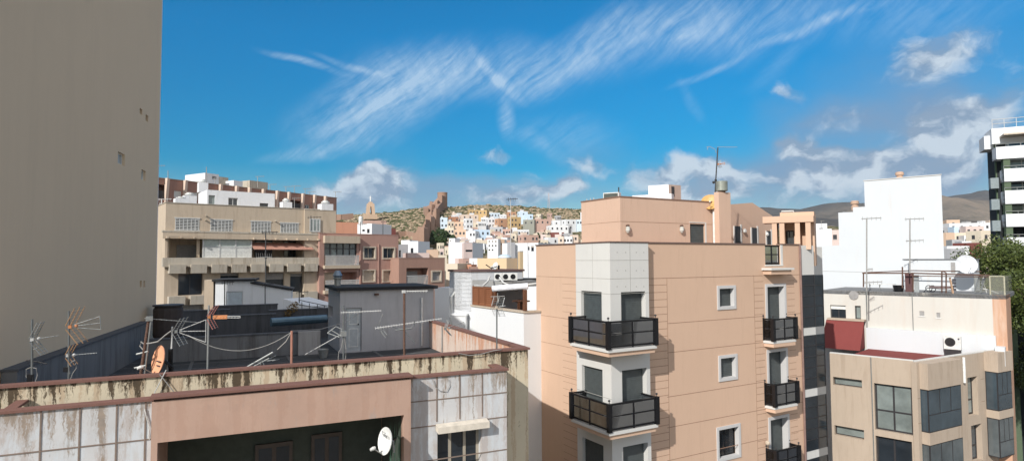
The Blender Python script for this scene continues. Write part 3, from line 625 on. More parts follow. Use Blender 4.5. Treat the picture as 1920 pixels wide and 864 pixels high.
def tree(label,c,rad,gz,n,ls,mat,seed=1,nc=40,fl=.75,group=None,tr=.35,name='broadleaf_tree'):
    r=random.Random(seed); root=thing(name,label,'tree',(c[0],c[1],gz),group)
    cl=[]
    for k in range(nc):
        a=r.uniform(0,6.28); e=r.uniform(-.5,1.0); q=rad*r.uniform(.55,.92)
        cl.append((c[0]+q*cos(a)*math.sqrt(max(0,1-e*e*.8)),c[1]+q*sin(a)*math.sqrt(max(0,1-e*e*.8)),c[2]+q*e*fl,rad*r.uniform(.16,.34)))
    foliage(root,cl,n,ls,mat,'crown',seed)
    m=MB(); top=Vector((c[0],c[1],c[2]-rad*.35)); m.tube([(c[0],c[1],gz),(c[0]+.1*rad,c[1],(gz+top.z)/2),tuple(top)],tr,9,tr*.6)
    for k in range(9):
        t_=cl[k*3%nc]; m.tube([tuple(top+Vector((0,0,-.2*rad))),tuple((top+Vector(t_[:3]))/2+Vector((0,0,.1*rad))),t_[:3]],tr*.4,6,tr*.1)
    m.build('trunk',M_BARK,root); return root
c=at(1962,560,52); tree('big round dark green tree beside the green and white tower block',(c.x,c.y,c.z),6.6,GZ,60000,.11,M_LEAF,4,90,.85,tr=.5)
c=at(1990,700,60); tree('lower shaded street tree at the right edge behind the peach wall end',(c.x,c.y,c.z),5.2,GZ,16000,.13,M_LEAF,9,40,.8,tr=.4)
for k,(px,py,D,rd) in enumerate([(822,446,330,4.5),(829,462,300,5),(838,476,275,4.2),(818,474,285,3.6),(844,452,315,3.4),(826,434,352,3.0),(813,458,310,3.0)]):
    c=at(px,py,D); gz=terr(c.x,D)-1
    tree(['dark green tree just below the square tower wall','largest dark green tree in the gully beside the fortress wall','dark green tree at the foot of the fortress gully near the white block','small dark tree touching the lower fortress wall','small tree between the gully and the bluish house','uppermost small tree of the fortress gully','slim tree close under the stepped fortress wall'][k],(c.x,c.y,max(c.z,gz+rd)),rd,gz,2600,.35,M_LEAFD,20+k,14,.8,'trees in the gully by the fortress',.25)
for k,(px,py,D) in enumerate([(1005,437,345),(1015,436,350),(1022,438,340)]):
    c=at(px,py,D); gz=terr(c.x,D)-1; tree(['palm-like dark tree left of three in front of the unfinished house','middle dark tree in front of the unfinished house','right dark tree in front of the unfinished house'][k],(c.x,c.y,gz+3),2.4,gz,1500,.3,M_LEAFD,40+k,10,.8,'trees before the unfinished house',.2)
# streets seen at the lower right and running between the blocks
g=MB(); g.poly([(20,10,GZ+.02),(60,10,GZ+.02),(110,140,GZ+.02),(60,140,GZ+.02)]); o=g.build('road',M_ASPH); o['kind']='structure'
g=MB(); g.poly([(-60,8,GZ+.01),(20,8,GZ+.01),(60,140,GZ+.01),(-90,140,GZ+.01)]); o=g.build('courtyard_paving',M_CONCD); o['kind']='structure'

# thin sea air between the town and the far mountains
hz_=bpy.data.materials.new('thin_haze'); hz_.use_nodes=True; t=hz_.node_tree; t.nodes.clear(); pv=t.nodes.new('ShaderNodeVolumePrincipled'); pv.inputs['Density'].default_value=.00004; pv.inputs['Color'].default_value=(.72,.85,1,1); pv.inputs['Anisotropy'].default_value=0
om=t.nodes.new('ShaderNodeOutputMaterial'); t.links.new(pv.outputs[0],om.inputs['Volume'])
g=MB(); g.prism([(-9500,-650),(9500,-650),(9500,6700),(-9500,6700)],GZ-1.1,480); o=g.build('haze',hz_); o['kind']='stuff'
# ================================================================= TALL PARTY-WALL BUILDING (left)
p1=at(0,710,13.1); p2=at(296,600,26.0)
dirv=(p2.x-p1.x,p2.y-p1.y); Lw=math.hypot(*dirv); a_t=math.degrees(math.atan2(dirv[0],dirv[1]))
TF=Fr((p1.x,p1.y),a_t)      # u points away from the camera, n to the right
tb=thing('tall_apartment_block','tall windowless tan party wall filling the left side of the view','building',TF.P(Lw/2,-4.5,GZ))
TH=11.2; s_b=-1.0; TW=13.5  # unseen width set so the block shades the roof hut
s_e=TF.uv(295,400)[0]
def th(x0,y0,x1,y1): a,b,c,d=TF.rect(x0,y0,x1,y1); return (a,b,c,d)
tw=[th(262,204,267,215),th(273,216,278,228),th(262,526,266,538),th(269,526,272,538)]; tw2=[th(221,287,234,309),th(265,319,273,338)]
holes=[(*h,.35) for h in tw]+[(*h,.12) for h in tw2]
SS=4.6; TH0=7.7  # unseen lower front step, shaped so its shadow clears the white house
m=MB(); m.wall(TF,SS,s_e,GZ,TH,holes); m.wall(TF,s_b,SS,GZ,TH0,())
m.poly([(*TF.P(SS,0,0).xy,TH0),(*TF.P(SS,-TW,0).xy,TH0),(*TF.P(SS,-TW,0).xy,TH),(*TF.P(SS,0,0).xy,TH)])
A,B,C,D=[(TF.P(a,d,0).x,TF.P(a,d,0).y) for a,d in ((s_b,0),(s_e,0),(s_e,-TW),(s_b,-TW))]
E_=(TF.P(SS,-TW,0).x,TF.P(SS,-TW,0).y)
for P,Q,hh_ in ((B,C,TH),(C,E_,TH),(E_,D,TH0),(D,A,TH0)): m.poly([(P[0],P[1],GZ),(Q[0],Q[1],GZ),(Q[0],Q[1],hh_),(P[0],P[1],hh_)])
m.build('wall',M_TALL,tb)
m=MB(); m.box(TF,SS,s_e+.1,-TW-.1,.1,TH,TH+.25); m.build('roof',M_ROOF,tb); m=MB(); m.box(TF,s_b-.1,SS-.01,-TW-.1,.1,TH0,TH0+.2); m.build('roof',M_ROOF,tb)
m=MB(); m.box(TF,s_e+.005,s_e+.2,-TW,-.02,GZ,TH-.01); m.build('corner_strip',stucco('sunlit_corner_tone',(.72,.66,.62),.1),tb)  # sunlit brightness of the edge put into a pale colour
for h in tw: window(tb,TF,h,.3,'one',M_DARK,M_GLASS,fw=.03)
for h in tw2: window(tb,TF,h,.08,'one',M_AC,plain('frosted_glass',(.35,.38,.38),.3),fw=.05)

# ================================================================= STAINED NEAR BUILDING
K=at(990,655,17.0); NA=65.2
A_=Fr((K.x,K.y),NA)                       # plane of the roof parapet, s<=0
RZ=-3.5; PZ=A_.uv(985,655)[1]
sb=thing('stained_apartment_building','near building with streaked cream parapet, red brown copings and a dark loggia','building',A_.P(-6,-5,GZ))
SL=-20.5; TA=.15
# parapet corner going back
RB=Fr((A_.P(0,0,0).x,A_.P(0,0,0).y),NA-90)    # right wall, s runs back (its n points right)
LEN=RB.uv(808,600)[0] if False else 6.9
sleft=-11.6
m=MB()
PB=1.0; zB=A_.uv(955,692,PB)[1]; sR=A_.uv(957,760,PB)[0]
m.wall(A_,SL,sR-.3,zB-.63,PZ,()); m.wall(A_,sR-.3,0,GZ,PZ,()); m.wall(RB,0,LEN+9,GZ,PZ)
M_ST1=stained('stained_cream_parapet',(.61,.53,.39),(.05,.042,.032),.7,PZ-GZ,1.0)
def loc_top(mat,z): pass
o=m.build('outer_wall',[M_ST1],sb)
m=MB()      # inner face of parapets
m.poly([A_.P(SL,-TA,RZ),A_.P(-TA,-TA,RZ),A_.P(-TA,-TA,PZ),A_.P(SL,-TA,PZ)])
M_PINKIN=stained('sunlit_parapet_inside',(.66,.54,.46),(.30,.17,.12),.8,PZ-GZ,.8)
m.poly([A_.P(-TA,-TA,RZ),A_.P(-TA,-LEN-9,RZ),A_.P(-TA,-LEN-9,PZ),A_.P(-TA,-TA,PZ)])
m.build('parapet_inside',M_PINKIN,sb)
m=MB(); m.box(A_,SL,.04,-TA-.04,.05,PZ,PZ+.055); m.box(A_,-TA-.04,.05,-LEN-9,-TA-.04,PZ,PZ+.055); m.build('coping',M_COPING,sb)
m=MB(); m.box(A_,SL,-TA,-11.5,-TA,RZ-.1,RZ); m.build('roof',M_ROOF,sb)
# projecting front block
PB=1.0; zB=A_.uv(955,692,PB)[1]
sR=A_.uv(957,760,PB)[0]; s770=A_.uv(770,760,PB+.12)[0]; s283=A_.uv(285,800,PB)[0]
s787=s770
M_GW=stained('weathered_grey_panels',(.55,.545,.54),(.14,.12,.10),.9,zB-GZ,.8,(.56,.60,.63))
M_PB=stained('faded_pink_band',(.46,.31,.24),(.24,.19,.17),.6,zB-GZ,.3,(.30,.29,.28),1.0,.60)
zf=GZ+1
def proj(sa,sb_,d,holes=(),rev=.3):
    m=MB(); m.wall(A_,sa,sb_,zf,zB,holes,rev,d); return m
# left panels
m=proj(SL,s283,PB); m.cur=0
m.poly([A_.P(SL,PB,zB),A_.P(s283,PB,zB),A_.P(s283,PB-.2,zB),A_.P(SL,PB-.2,zB)])
m.poly([A_.P(SL,PB-.2,zB-.5),A_.P(s283,PB-.2,zB-.5),A_.P(s283,PB-.2,zB),A_.P(SL,PB-.2,zB)])
m.build('left_panel_wall',M_GW,sb)
j=MB(); zj=A_.uv(140,838,PB)[1]
for k in range(4): j.box(A_,SL,s283,PB-.01,PB+.012,zj-k*1.02-.012,zj-k*1.02+.012)
for px in (76,149,218,272): s=A_.uv(px,810,PB)[0]; j.box(A_,s-.014,s+.014,PB-.01,PB+.014,zf,zB-.01)
j.build('panel_joints',plain('dark_joint',(.20,.15,.12),.9),sb)
# middle pink band with loggia opening
zo=A_.uv(500,806,PB+.12)[1]; so0=A_.uv(295,846,PB+.12)[0]; so1=A_.uv(757,820,PB+.12)[0]
m=MB(); m.wall(A_,s283,s770,zf,zB+.004,[(so0,so1,zo-2.6,zo,2.2)],2.2,PB+.14)
for s in (s283,s770): m.poly([A_.P(s,PB-.4,zf),A_.P(s,PB+.14,zf),A_.P(s,PB+.14,zB),A_.P(s,PB-.4,zB)])
m.poly([A_.P(s283,-.0+PB-.2,zB-.5),A_.P(s770,PB-.2,zB-.5),A_.P(s770,PB-.2,zB),A_.P(s283,PB-.2,zB)])
m.build('loggia_wall',M_PB,sb)
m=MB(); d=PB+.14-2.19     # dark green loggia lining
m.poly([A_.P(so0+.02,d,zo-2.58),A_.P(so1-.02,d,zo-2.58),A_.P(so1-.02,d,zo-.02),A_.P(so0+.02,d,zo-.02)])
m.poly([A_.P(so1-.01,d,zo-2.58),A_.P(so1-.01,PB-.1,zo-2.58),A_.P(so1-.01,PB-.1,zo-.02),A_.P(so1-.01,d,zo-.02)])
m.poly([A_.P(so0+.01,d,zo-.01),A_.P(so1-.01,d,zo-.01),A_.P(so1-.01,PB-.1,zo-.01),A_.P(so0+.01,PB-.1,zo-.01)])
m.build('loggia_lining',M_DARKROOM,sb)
for x0,x1 in ((478,548),(583,640)):
    a=A_.uv(x0,850,d)[0]; b_=A_.uv(x1,850,d)[0]; zt=A_.uv(600,818 if x0<500 else 812,d)[1]
    w=MB(); w.box(A_,a,b_,d,d+.08,zt-2.0,zt); w_=w.build('window',plain('brown_joinery',(.06,.045,.035),.5),sb); w=MB()
    mid=(a+b_)/2; w.box(A_,a+.08,mid-.05,d+.082,d+.09,zt-1.9,zt-.1); w.box(A_,mid+.05,b_-.08,d+.082,d+.09,zt-1.9,zt-.1); w.build('pane',M_GLASS,w_)
# right white panel with window
dR=PB-.22
hz=A_.rect(820,806,903,868,dR); zt=A_.uv(862,800,dR)[1]
hR=(hz[0],hz[1],zt-1.45,zt)
m=MB(); m.wall(A_,s770,sR,zf,zB-.06,[hR],.28,dR)
m.poly([A_.P(sR,dR,zf),A_.P(sR,0,zf),A_.P(sR,0,zB-.06),A_.P(sR,dR,zB-.06)])
m.poly([A_.P(s770,dR-.2,zB-.6),A_.P(sR,dR-.2,zB-.6),A_.P(sR,dR-.2,zB-.06),A_.P(s770,dR-.2,zB-.06)])
m.build('right_panel_wall',M_GW,sb)
j=MB()
for y in (743,790,853): z=A_.uv(870,y,dR)[1]; j.box(A_,s770,sR-.003,dR-.01,dR+.012,z-.012,z+.012)
for px in (819,862,904): s=A_.uv(px,730,dR)[0]; j.box(A_,s-.014,s+.014,dR-.01,dR+.014,zt+.2,zB-.07)
s=A_.uv(784,740,dR)[0]
j.build('panel_joints',MC['dark_joint'],sb)
w=window(sb,A_,hR,.2,'three',plain('beige_aluminium',(.34,.30,.24),.5),M_GLASS,fw=.07,d=dR,sill=M_STONE)
m=MB(); q=[A_.P(hR[0]-.05,dR+.02,zt),A_.P(hR[1]+.12,dR+.02,zt),A_.P(hR[1]+.12,dR+.24,zt-.04),A_.P(hR[0]-.05,dR+.24,zt-.04)]
m.hexa(q,[p+Vector((0,0,.15)) for p in q]); m.build('blind_box',plain('cream_blind_box',(.62,.56,.47),.6),w)
# copings of the front block + short return pieces
m=MB(); m.box(A_,SL,A_.uv(262,765,PB)[0]+.25,PB-.22,PB+.05,zB,zB+.05); m.build('coping',M_COPING,sb)
m=MB(); m.box(A_,s283-.03,s770+.03,PB-.2,PB+.20,zB+.055,zB+.105); m.build('coping',M_COPING,sb)
m=MB(); m.box(A_,s770+.035,sR+.04,dR-.22,dR+.05,zB-.06,zB-.01); m.box(A_,sR-.2,sR+.04,.02,dR-.225,zB-.058,zB-.008); m.build('coping',M_COPING,sb)
sq=A_.uv(40,770,.5)[0]; m=MB(); m.box(A_,sq-.2,sq,.02,PB-.23,zB+.002,zB+.05); m.build('coping',M_COPING,sb)
m=MB(); m.box(A_,SL,sR-.02,.02,PB-.26,zB-.62,zB-.5); m.build('gutter_floor',M_CONCD,sb)
m=MB()
for k in range(9):
    d_=-TA-.9-k*1.05; m.box(A_,SL+2,-.6,d_-.04,d_+.04,RZ+.002,RZ+.012)
for k in range(5): s_=-2.4-k*3.1; m.box(A_,s_-.05,s_+.05,-9,-.6,RZ+.004,RZ+.015)
m.build('felt_seams',plain('felt_seam',(.10,.105,.11),.8),sb)
# loose cables over the parapet
def cable(pts,r=.012,mat=None,label='cable',par=None,lab=None,cat='cable',sag=0):
    P=[Vector(p) for p in pts]
    if sag and len(P)==2:
        P=[P[0].lerp(P[1],t/12)-Vector((0,0,sag*4*(t/12)*(1-t/12))) for t in range(13)]
    m=MB(); m.tube(P,r,5); o=m.build('cable',mat or M_CABLE,par)
    if lab: tag(o,lab,cat)
    return o
# dish in the loggia
def dish(root,c,ax,r,mat,back=None,depth=.12):
    c=Vector(c); ax=Vector(ax).normalized(); m=MB(); pr=[(r*k/6,depth*(k/6)**2) for k in range(7)]
    pr2=[(r,depth),(r*.98,depth-.02)]+[(r*k/6*.98,depth*(k/6)**2-.02) for k in range(5,-1,-1)]
    m.lathe(c,[(max(a,.002),b) for a,b in pr+pr2],24,ax); m.build('reflector',mat,root,smooth=False)
    m=MB(); a=ax.cross(Vector((0,0,1))).normalized(); up=a.cross(ax); tip=c+ax*(r*1.1)-up*r*.55
    m.tube([c-up*r*.95+ax*depth,tip],.014,5); m.build('feed_arm',M_STEEL,root)
    m=MB(); m.lathe(tip,[(.03,-.07),(.045,0),(.03,.05)],8,-ax+up*.5); m.build('receiver',M_AC,root)
    m=MB(); m.tube([c-ax*.02,c-ax*.14,c-ax*.16-Vector((0,0,.25))],.025,6); m.build('bracket',back or M_STEEL,root)
dp=at(727,826,A_.P(A_.uv(727,826,PB+.35)[0],PB+.35,0).y)
d1=thing('satellite_dish','white satellite dish printed telex, hanging in the dark loggia mouth','dish',dp)
axd=Vector((-.76,-.63,.2)); dish(d1,dp,axd,.30,M_DISHW,depth=.08)
def text(root,s,c,ax,size,mat,rot=0,name='lettering'):
    cu=bpy.data.curves.new('lettering','FONT'); cu.body=s; cu.size=size; cu.align_x='CENTER'; cu.align_y='CENTER'; cu.extrude=.002
    o=bpy.data.objects.new('tmp',cu); COL.objects.link(o)
    dg=bpy.context.evaluated_depsgraph_get(); me=bpy.data.meshes.new_from_object(o.evaluated_get(dg)); bpy.data.objects.remove(o)
    ax=Vector(ax).normalized(); x=Vector((0,0,1)).cross(ax).normalized(); y=ax.cross(x); x2=x*cos(rot)+y*sin(rot); y2=-x*sin(rot)+y*cos(rot)
    off=Vector(root['_wl'])
    for v in me.vertices: q=v.co.copy(); v.co=Vector(c)+x2*q.x+y2*q.y+ax*q.z-off
    me.materials.clear(); me.materials.append(mat); ob=bpy.data.objects.new(name,me); COL.objects.link(ob); ob.parent=root; ob['_wl']=tuple(off); return ob
axn=axd.normalized(); text(d1,'Telex',dp+axn*.085+Vector((0,0,.13)),axn,.12,M_INK,-.12)
m=MB(); m.tube([dp-axn*.15,A_.P(so1-.05,PB-.3,dp.z-.1)],.025,6); m.build('wall_arm',M_BLACK,d1)
# green curtain at the right jamb
m=MB()
for k in range(6):
    s=so1-.05-.045*k; z=zo-.5; dd=PB-.02+.03*(k%2); m.poly([A_.P(s,dd,zo-2.5),A_.P(s-.045,dd+.03*(1-2*(k%2)),zo-2.5),A_.P(s-.045*.2,dd+.02,zo-.2-.25*k*.3),A_.P(s,dd,zo-.15)])
tag(m.build('curtain',M_GREEN),'green cloth hanging at the right edge of the dark loggia','curtain')

# back parapet of the roof and the low wall against the tall block
def block(name,lab,cat,fr,a0,a1,d0,d1,z0,z1,mat,cop=None,ct=.05,group=None):
    c=fr.P((a0+a1)/2,(d0+d1)/2,z0); r=thing(name,lab,cat,c,group); m=MB(); m.box(fr,a0,a1,d0,d1,z0,z1); m.build('wall',mat,r)
    if cop: m=MB(); m.box(fr,a0-.03,a1+.03,min(d0,d1)-.03,max(d0,d1)+.03,z1,z1+ct); m.build('coping',cop,r)
    return r
BK=frp(600,23.4,NA,640); zt=BK.uv(540,618)[1]
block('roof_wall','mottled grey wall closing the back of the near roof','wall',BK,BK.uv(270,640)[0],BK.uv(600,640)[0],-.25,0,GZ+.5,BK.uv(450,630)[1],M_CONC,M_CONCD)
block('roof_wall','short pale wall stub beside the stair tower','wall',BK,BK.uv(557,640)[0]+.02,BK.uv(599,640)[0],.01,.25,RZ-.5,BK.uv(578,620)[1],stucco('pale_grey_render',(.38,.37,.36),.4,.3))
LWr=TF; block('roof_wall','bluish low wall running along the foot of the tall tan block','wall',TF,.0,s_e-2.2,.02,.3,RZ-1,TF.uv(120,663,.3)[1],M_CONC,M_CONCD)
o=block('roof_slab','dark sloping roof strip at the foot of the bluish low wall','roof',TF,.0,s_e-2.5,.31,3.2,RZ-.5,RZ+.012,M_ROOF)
# tank at the far foot of the tall block
c=TF.P(s_e-1.3,.75,0); tz=at(262,570,c.y).z; r=thing('covered_tank','dark rounded covered tank against the end of the tall tan wall','tank',(c.x,c.y,tz-1.3))
m=MB(); m.lathe((c.x,c.y,tz-1.3),[(.50,0),(.53,.1),(.53,1.1),(.47,1.2),(.0+.02,1.24)],14); m.build('tank_body',plain('dark_brown_cover',(.06,.048,.045),.8),r)
m=MB(); m.lathe((c.x,c.y,tz-.08),[(.56,0),(.56,.06)],14); m.build('lid',M_DARK,r)

# ---------------- stair tower on the near roof
p=at(637,648,23.3); ST=Fr((p.x,p.y),NA); sw=ST.uv(813,600)[0]; dpS=abs(Fr((p.x,p.y),NA+90).uv(610,600)[0])
ztS=ST.uv(640,545)[1]
st=thing('stair_tower','grey stained stair tower with a pale door on the near roof','stair tower',ST.P(sw/2,-1,RZ))
dr=ST.rect(648,600,678,655); dr=(dr[0],dr[1],RZ+.05,ST.uv(663,577)[1])
vh=Fr((ST.P(0,-3,0).x,ST.P(0,-3,0).y),NA+90)
a=vh.uv(615,580); v0=vh.uv(616,592); v1=vh.uv(624,575)
hull(st,ST,sw,3,RZ-.3,ztS,stucco('stair_tower_render',(.46,.455,.46),.5,.3,(.2,.18,.17),sc=1.1,cut=(.52,.7)),front=[(dr[0],dr[1],dr[2],dr[3],.1)],left=[(min(v0[0],v1[0]),max(v0[0],v1[0]),v0[1],v1[1],.2)],par=0,roofm=plain('black_roof_felt',(.02,.02,.022),.9),cr=.14)
m=MB(); m.box(ST,dr[0]+.03,dr[1]-.03,-.09,-.05,dr[2],dr[3]-.03); d_=m.build('door',plain('pale_blue_grey_door',(.42,.45,.46),.5),st)
m=MB()
for z0_,z1_ in ((.15,.85),(1.0,dr[3]-dr[2]-.2)):
    for b0,b1,c0,c1 in ((.12,dr[1]-dr[0]-.12,z0_,z0_+.03),(.12,dr[1]-dr[0]-.12,z1_-.03,z1_),(.12,.15,z0_+.03,z1_-.03),(dr[1]-dr[0]-.15,dr[1]-dr[0]-.12,z0_+.03,z1_-.03)): m.box(ST,dr[0]+b0,dr[0]+b1,-.049,-.035,dr[2]+c0,dr[2]+c1)
m.build('door_moulding',M_AC,d_); m=MB(); m.ball(ST.P(dr[1]-.12,-.03,dr[2]+1.0),.03); m.build('handle',M_BLACK,d_)
m=MB(); s=ST.uv(790,600)[0]; m.tube([ST.P(s,.06,RZ+.1),ST.P(s,.06,ztS-.35)],.045,8); m.build('drain_pipe',M_AC,st)
m=MB(); z=ST.uv(705,551)[1]; s=ST.uv(705,551)[0]; m.box(ST,s-.07,s+.07,.0,.2,z-.04,z+.03); m.build('wall_bracket',M_RUST,st)
# octagonal cowl
c=ST.P(ST.uv(648,540)[0],-1.9,ztS+.12); cw=thing('ventilation_cowl','blue grey octagonal metal cowl on the stair tower roof','cowl',c)
k=c.y/1150; m=MB(); m.lathe(c,[(6.3*k,0),(6.3*k,12*k),(9*k,13*k),(9*k,15*k)],8); m.build('cowl_pipe',M_STEEL,cw)
m=MB(); m.lathe(c+Vector((0,0,15*k)),[(6*k,0),(9*k,4*k),(5*k,12*k),(4.5*k,13*k)],8); m.build('cowl_cap',plain('blue_grey_metal',(.24,.30,.36),.45,.5),cw)
# small box on roof
c=at(606,673,22.3); c=Vector((c.x,c.y,RZ)); r=thing('roof_bucket','small grey bucket standing on the dark roof','bucket',c); m=MB(); m.lathe(c,[(.14,0),(.19,.3),(.2,.3),(.16,.26)],12); m.build('bucket_body',M_STEEL,r)
# ---------------- dark roofs beyond
R2_=frp(430,31,NA,600)
g='dark parapets of the lower roofs'
def rb(x0,y0,x1,yb,Y,lab,mat=M_CONCD,dp=.3,aa=NA,cop=M_CONCD,full=None):
    fr=frp(x0,Y,aa,yb); a=fr.uv(x1,yb)[0]; zt=fr.uv((x0+x1)/2,y0)[1]
    return block('roof_parapet',lab,'parapet',fr,0,a,-dp,0,(full if full is not None else zt-1.6),zt,mat,cop,group=None)
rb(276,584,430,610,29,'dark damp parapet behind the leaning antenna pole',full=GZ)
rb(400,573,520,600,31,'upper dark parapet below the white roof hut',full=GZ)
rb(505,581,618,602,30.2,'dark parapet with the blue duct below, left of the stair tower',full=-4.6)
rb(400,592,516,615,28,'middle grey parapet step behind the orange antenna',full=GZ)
fr=frp(330,26.5,NA,625); 
m=MB(); zz=-3.4; q=[frp(270,24.2,NA).P(0,0,zz),at(600,600,28)*1]; 
R_=thing('lower_dark_roof','black flat roof between the near roof and the pale buildings','roof',(-12,29,GZ)); m=MB()
f2=frp(276,24.3,NA,620); a1=f2.uv(620,620)[0]; m.box(f2,-2,a1+.8,-7,-.3,GZ,-3.9); m.build('roof_mass',M_ROOF,R_)
c0=at(508,604,27.5); c1=at(612,597,29); m=MB(); m.tube([c0,c1],.19,12); o=m.build('duct',plain('blue_duct_metal',(.12,.20,.26),.35,.5)); tag(o,'blue grey duct running along the parapet left of the stair tower','duct')
fr=frp(440,28,NA); p=at(548,578,30.5); r=thing('dry_shrub','dry brown shrub growing on the dark parapet','shrub',(p.x,p.y,p.z-.4)); foliage(r,[(p.x,p.y,p.z,.28),(p.x-.2,p.y,p.z-.25,.22),(p.x+.15,p.y,p.z+.22,.16)],260,.05,leafmat('dry_leaves',(.16,.10,.03),(.30,.20,.07),2),'leaves',5)

# ---------------- white roof hut in the shade of the tall block
hY=38.0; HA=72; Hf=frp(403,hY,HA,580); hw=Hf.uv(472,580)[0]; hw2=Hf.uv(546,580)[0]
MHUT=stucco('white_hut_render',(.72,.74,.75),.15,.15,(.4,.4,.4),sc=.8)
ht=thing('roof_hut','white roof hut with black edged sloping roof in front of the cream apartments','hut',Hf.P(hw,-1.5,-6))
zh=Hf.uv(440,527)[1]; dh=Hf.rect(424,546,455,575); hull(ht,Hf,hw,3.0,GZ,zh,MHUT,front=[(dh[0],dh[1],dh[2],dh[3],.08)],par=0,cr=.18,roofm=plain('black_roof_felt',(.02,.02,.022),.9))
m=MB(); m.box(Hf,dh[0]+.05,dh[1]-.05,-.07,-.03,dh[2],dh[3]-.05); m.build('door',plain('grey_blue_panel',(.45,.52,.56),.6),ht)
zl=Hf.uv(472,532)[1]; zr=Hf.uv(546,545)[1]
m=MB(); q=[(hw+.01,0),(hw2,0),(hw2,-2.6),(hw+.01,-2.6)]; m.hexa([Hf.P(a,d,-8) for a,d in q],[Hf.P(a,d,(zl,zr,zr,zl)[i]) for i,(a,d) in enumerate(q)]); m.build('lean_to_wall',MHUT,ht)
m=MB(); q=[(hw-.1,.12),(hw2+.12,.12),(hw2+.12,-2.7),(hw-.1,-2.7)]; zz=(zl+.02,zr+.02,zr+.02,zl+.02); m.hexa([Hf.P(a,d,zz[i]) for i,(a,d) in enumerate(q)],[Hf.P(a,d,zz[i]+.1) for i,(a,d) in enumerate(q)]); m.build('lean_to_roof',MC['black_roof_felt'],ht)
m=MB(); s=Hf.uv(382,560)[0]; s2=Hf.uv(399,560)[0]; m.box(Hf,s,s2,-1.2,-.1,-7,Hf.uv(390,525)[1]); tag(m.build('chimney_stack',M_CREAM),'cream pier standing left of the white roof hut','pier')
Lf=frp(531,37,120,575); a=Lf.uv(582,575)[0]; m=MB(); q=[(0,0),(a,0),(a,-2),(0,-2)]; z0_=Lf.uv(532,560)[1]; z1_=Lf.uv(581,574)[1]
m.hexa([Lf.P(a_,d,-9) for a_,d in q],[Lf.P(a_,d,(z0_,z1_,z1_,z0_)[i]) for i,(a_,d) in enumerate(q)]); tag(m.build('white_low_wall',M_WHITE),'small sunlit white sloping wall right of the roof hut','wall')

# ================================================================= CREAM APARTMENTS
CA=52; Cf=frp(309,55,CA,480); cw_=Cf.uv(598,500)[0]; cz=Cf.uv(312,380)[1]; cr_=thing('cream_apartment_building','cream apartment block with white grilles, terrace awning and planter bands','building',Cf.P(cw_/2,-5,GZ))
def cr(x0,y0,x1,y1,d=0): return Cf.rect(x0,y0,x1,y1,d)
gr=[cr(329,409,373,432),cr(395,412,435,434),cr(471,415,507,436),cr(526,418,559,437)]
terr_h=cr(314,449,584,482); terr_h[2]=Cf.uv(315,483)[1]; terr_h=(terr_h[0],terr_h[1],terr_h[2],Cf.uv(450,449)[1],2.4)
wl=[cr(334,513,380,553),cr(413,512,448,553),cr(497,511,533,553),cr(544,513,577,553)]
wl2=[cr(334,571,380,610),cr(413,571,448,610),cr(497,574,533,604),cr(544,575,577,610)]
split=Cf.uv(571,400)[0]
hull(cr_,Cf,cw_,11,GZ,cz,M_CREAM,front=[(*h,.15) for h in gr]+[terr_h]+[(*h,.4) for h in wl+wl2],par=1.0,pt=.2,cop=M_CREAMB,cr=.05,roofm=M_TROOF)
for h in gr:
    w=window(cr_,Cf,h,.12,'three',M_WSTEEL,M_GLASS,fw=.05,name='grille_window')
    m=MB()
    for k in range(1,8): z=h[2]+(h[3]-h[2])*k/8; m.box(Cf,h[0],h[1],.0,.03,z-.03,z+.03)
    for k in range(7): s=h[0]+(h[1]-h[0])*k/6; m.box(Cf,s-.03,s+.03,-.001,.028,h[2],h[3])
    for z in (h[2],h[3]): m.box(Cf,h[0]-.1,h[1]+.1,.0,.06,z-.05,z+.05)
    m.build('grille',M_WSTEEL,w)
m=MB(); za=Cf.uv(450,436)[1]; m.box(Cf,-.3,cw_,.01,.45,za-.1,za+.05); m.build('ledge',M_CREAMB,cr_)
m=MB(); m.box(Cf,-.25,cw_,.005,.42,Cf.uv(450,449)[1],za-.101); m.build('upper_band',M_CREAM,cr_)
# terrace things
tw_=window(cr_,Cf,[Cf.uv(331,460,-2.3)[0],Cf.uv(373,460,-2.3)[0],terr_h[2],Cf.uv(350,459,-2.3)[1]],2.32,'one',M_SHUTB,M_GLASS,1,M_SHUTG)
s0=Cf.uv(381,465,.1)[0]; s1=Cf.uv(471,465,.1)[0]; z0_=terr_h[2]; z1_=Cf.uv(425,449,.1)[1]
e=MB(); e.box(Cf,s0,s1,-2.2,.2,z1_,z1_+.12); en=e.build('terrace_enclosure',plain('grey_green_awning_roof',(.25,.29,.27),.7),cr_)
e=MB()
for k in range(3): a=s0+(s1-s0)*k/3; slats(e,Cf,a+.06,a+(s1-s0)/3-.06,.1,z0_,z1_-.75,.12,.02)
e.build('roller_blind',plain('white_blind',(.62,.62,.58),.6),en)
e=MB(); e.box(Cf,s0,s1,.04,.09,z0_,z1_-.01); e.build('enclosure_glazing',plain('pale_green_glazing',(.38,.42,.38),.3),en)
e=MB()
for k in range(4): a=s0+(s1-s0)*k/3; e.box(Cf,a-.06,a+.06,.03,.14,z0_,z1_)
e.box(Cf,s0,s1,.1,.14,z1_-.75,z1_-.66); e.build('enclosure_frame',M_WSTEEL,en)
s2=Cf.uv(473,465,.1)[0]; s3=Cf.uv(584,465,.1)[0]; zt=Cf.uv(525,456,-.5)[1]; zb=Cf.uv(525,468,.4)[1]
e=MB(); zt=terr_h[3]-.55; q=[Cf.P(s2,.75,zb),Cf.P(s3,.75,zb),Cf.P(s3,-.7,zt+.25),Cf.P(s2,-.7,zt+.25)]; e.hexa(q,[p+Vector((0,0,.05)) for p in q]); e.build('terrace_awning',M_TILE,cr_)
e=MB()
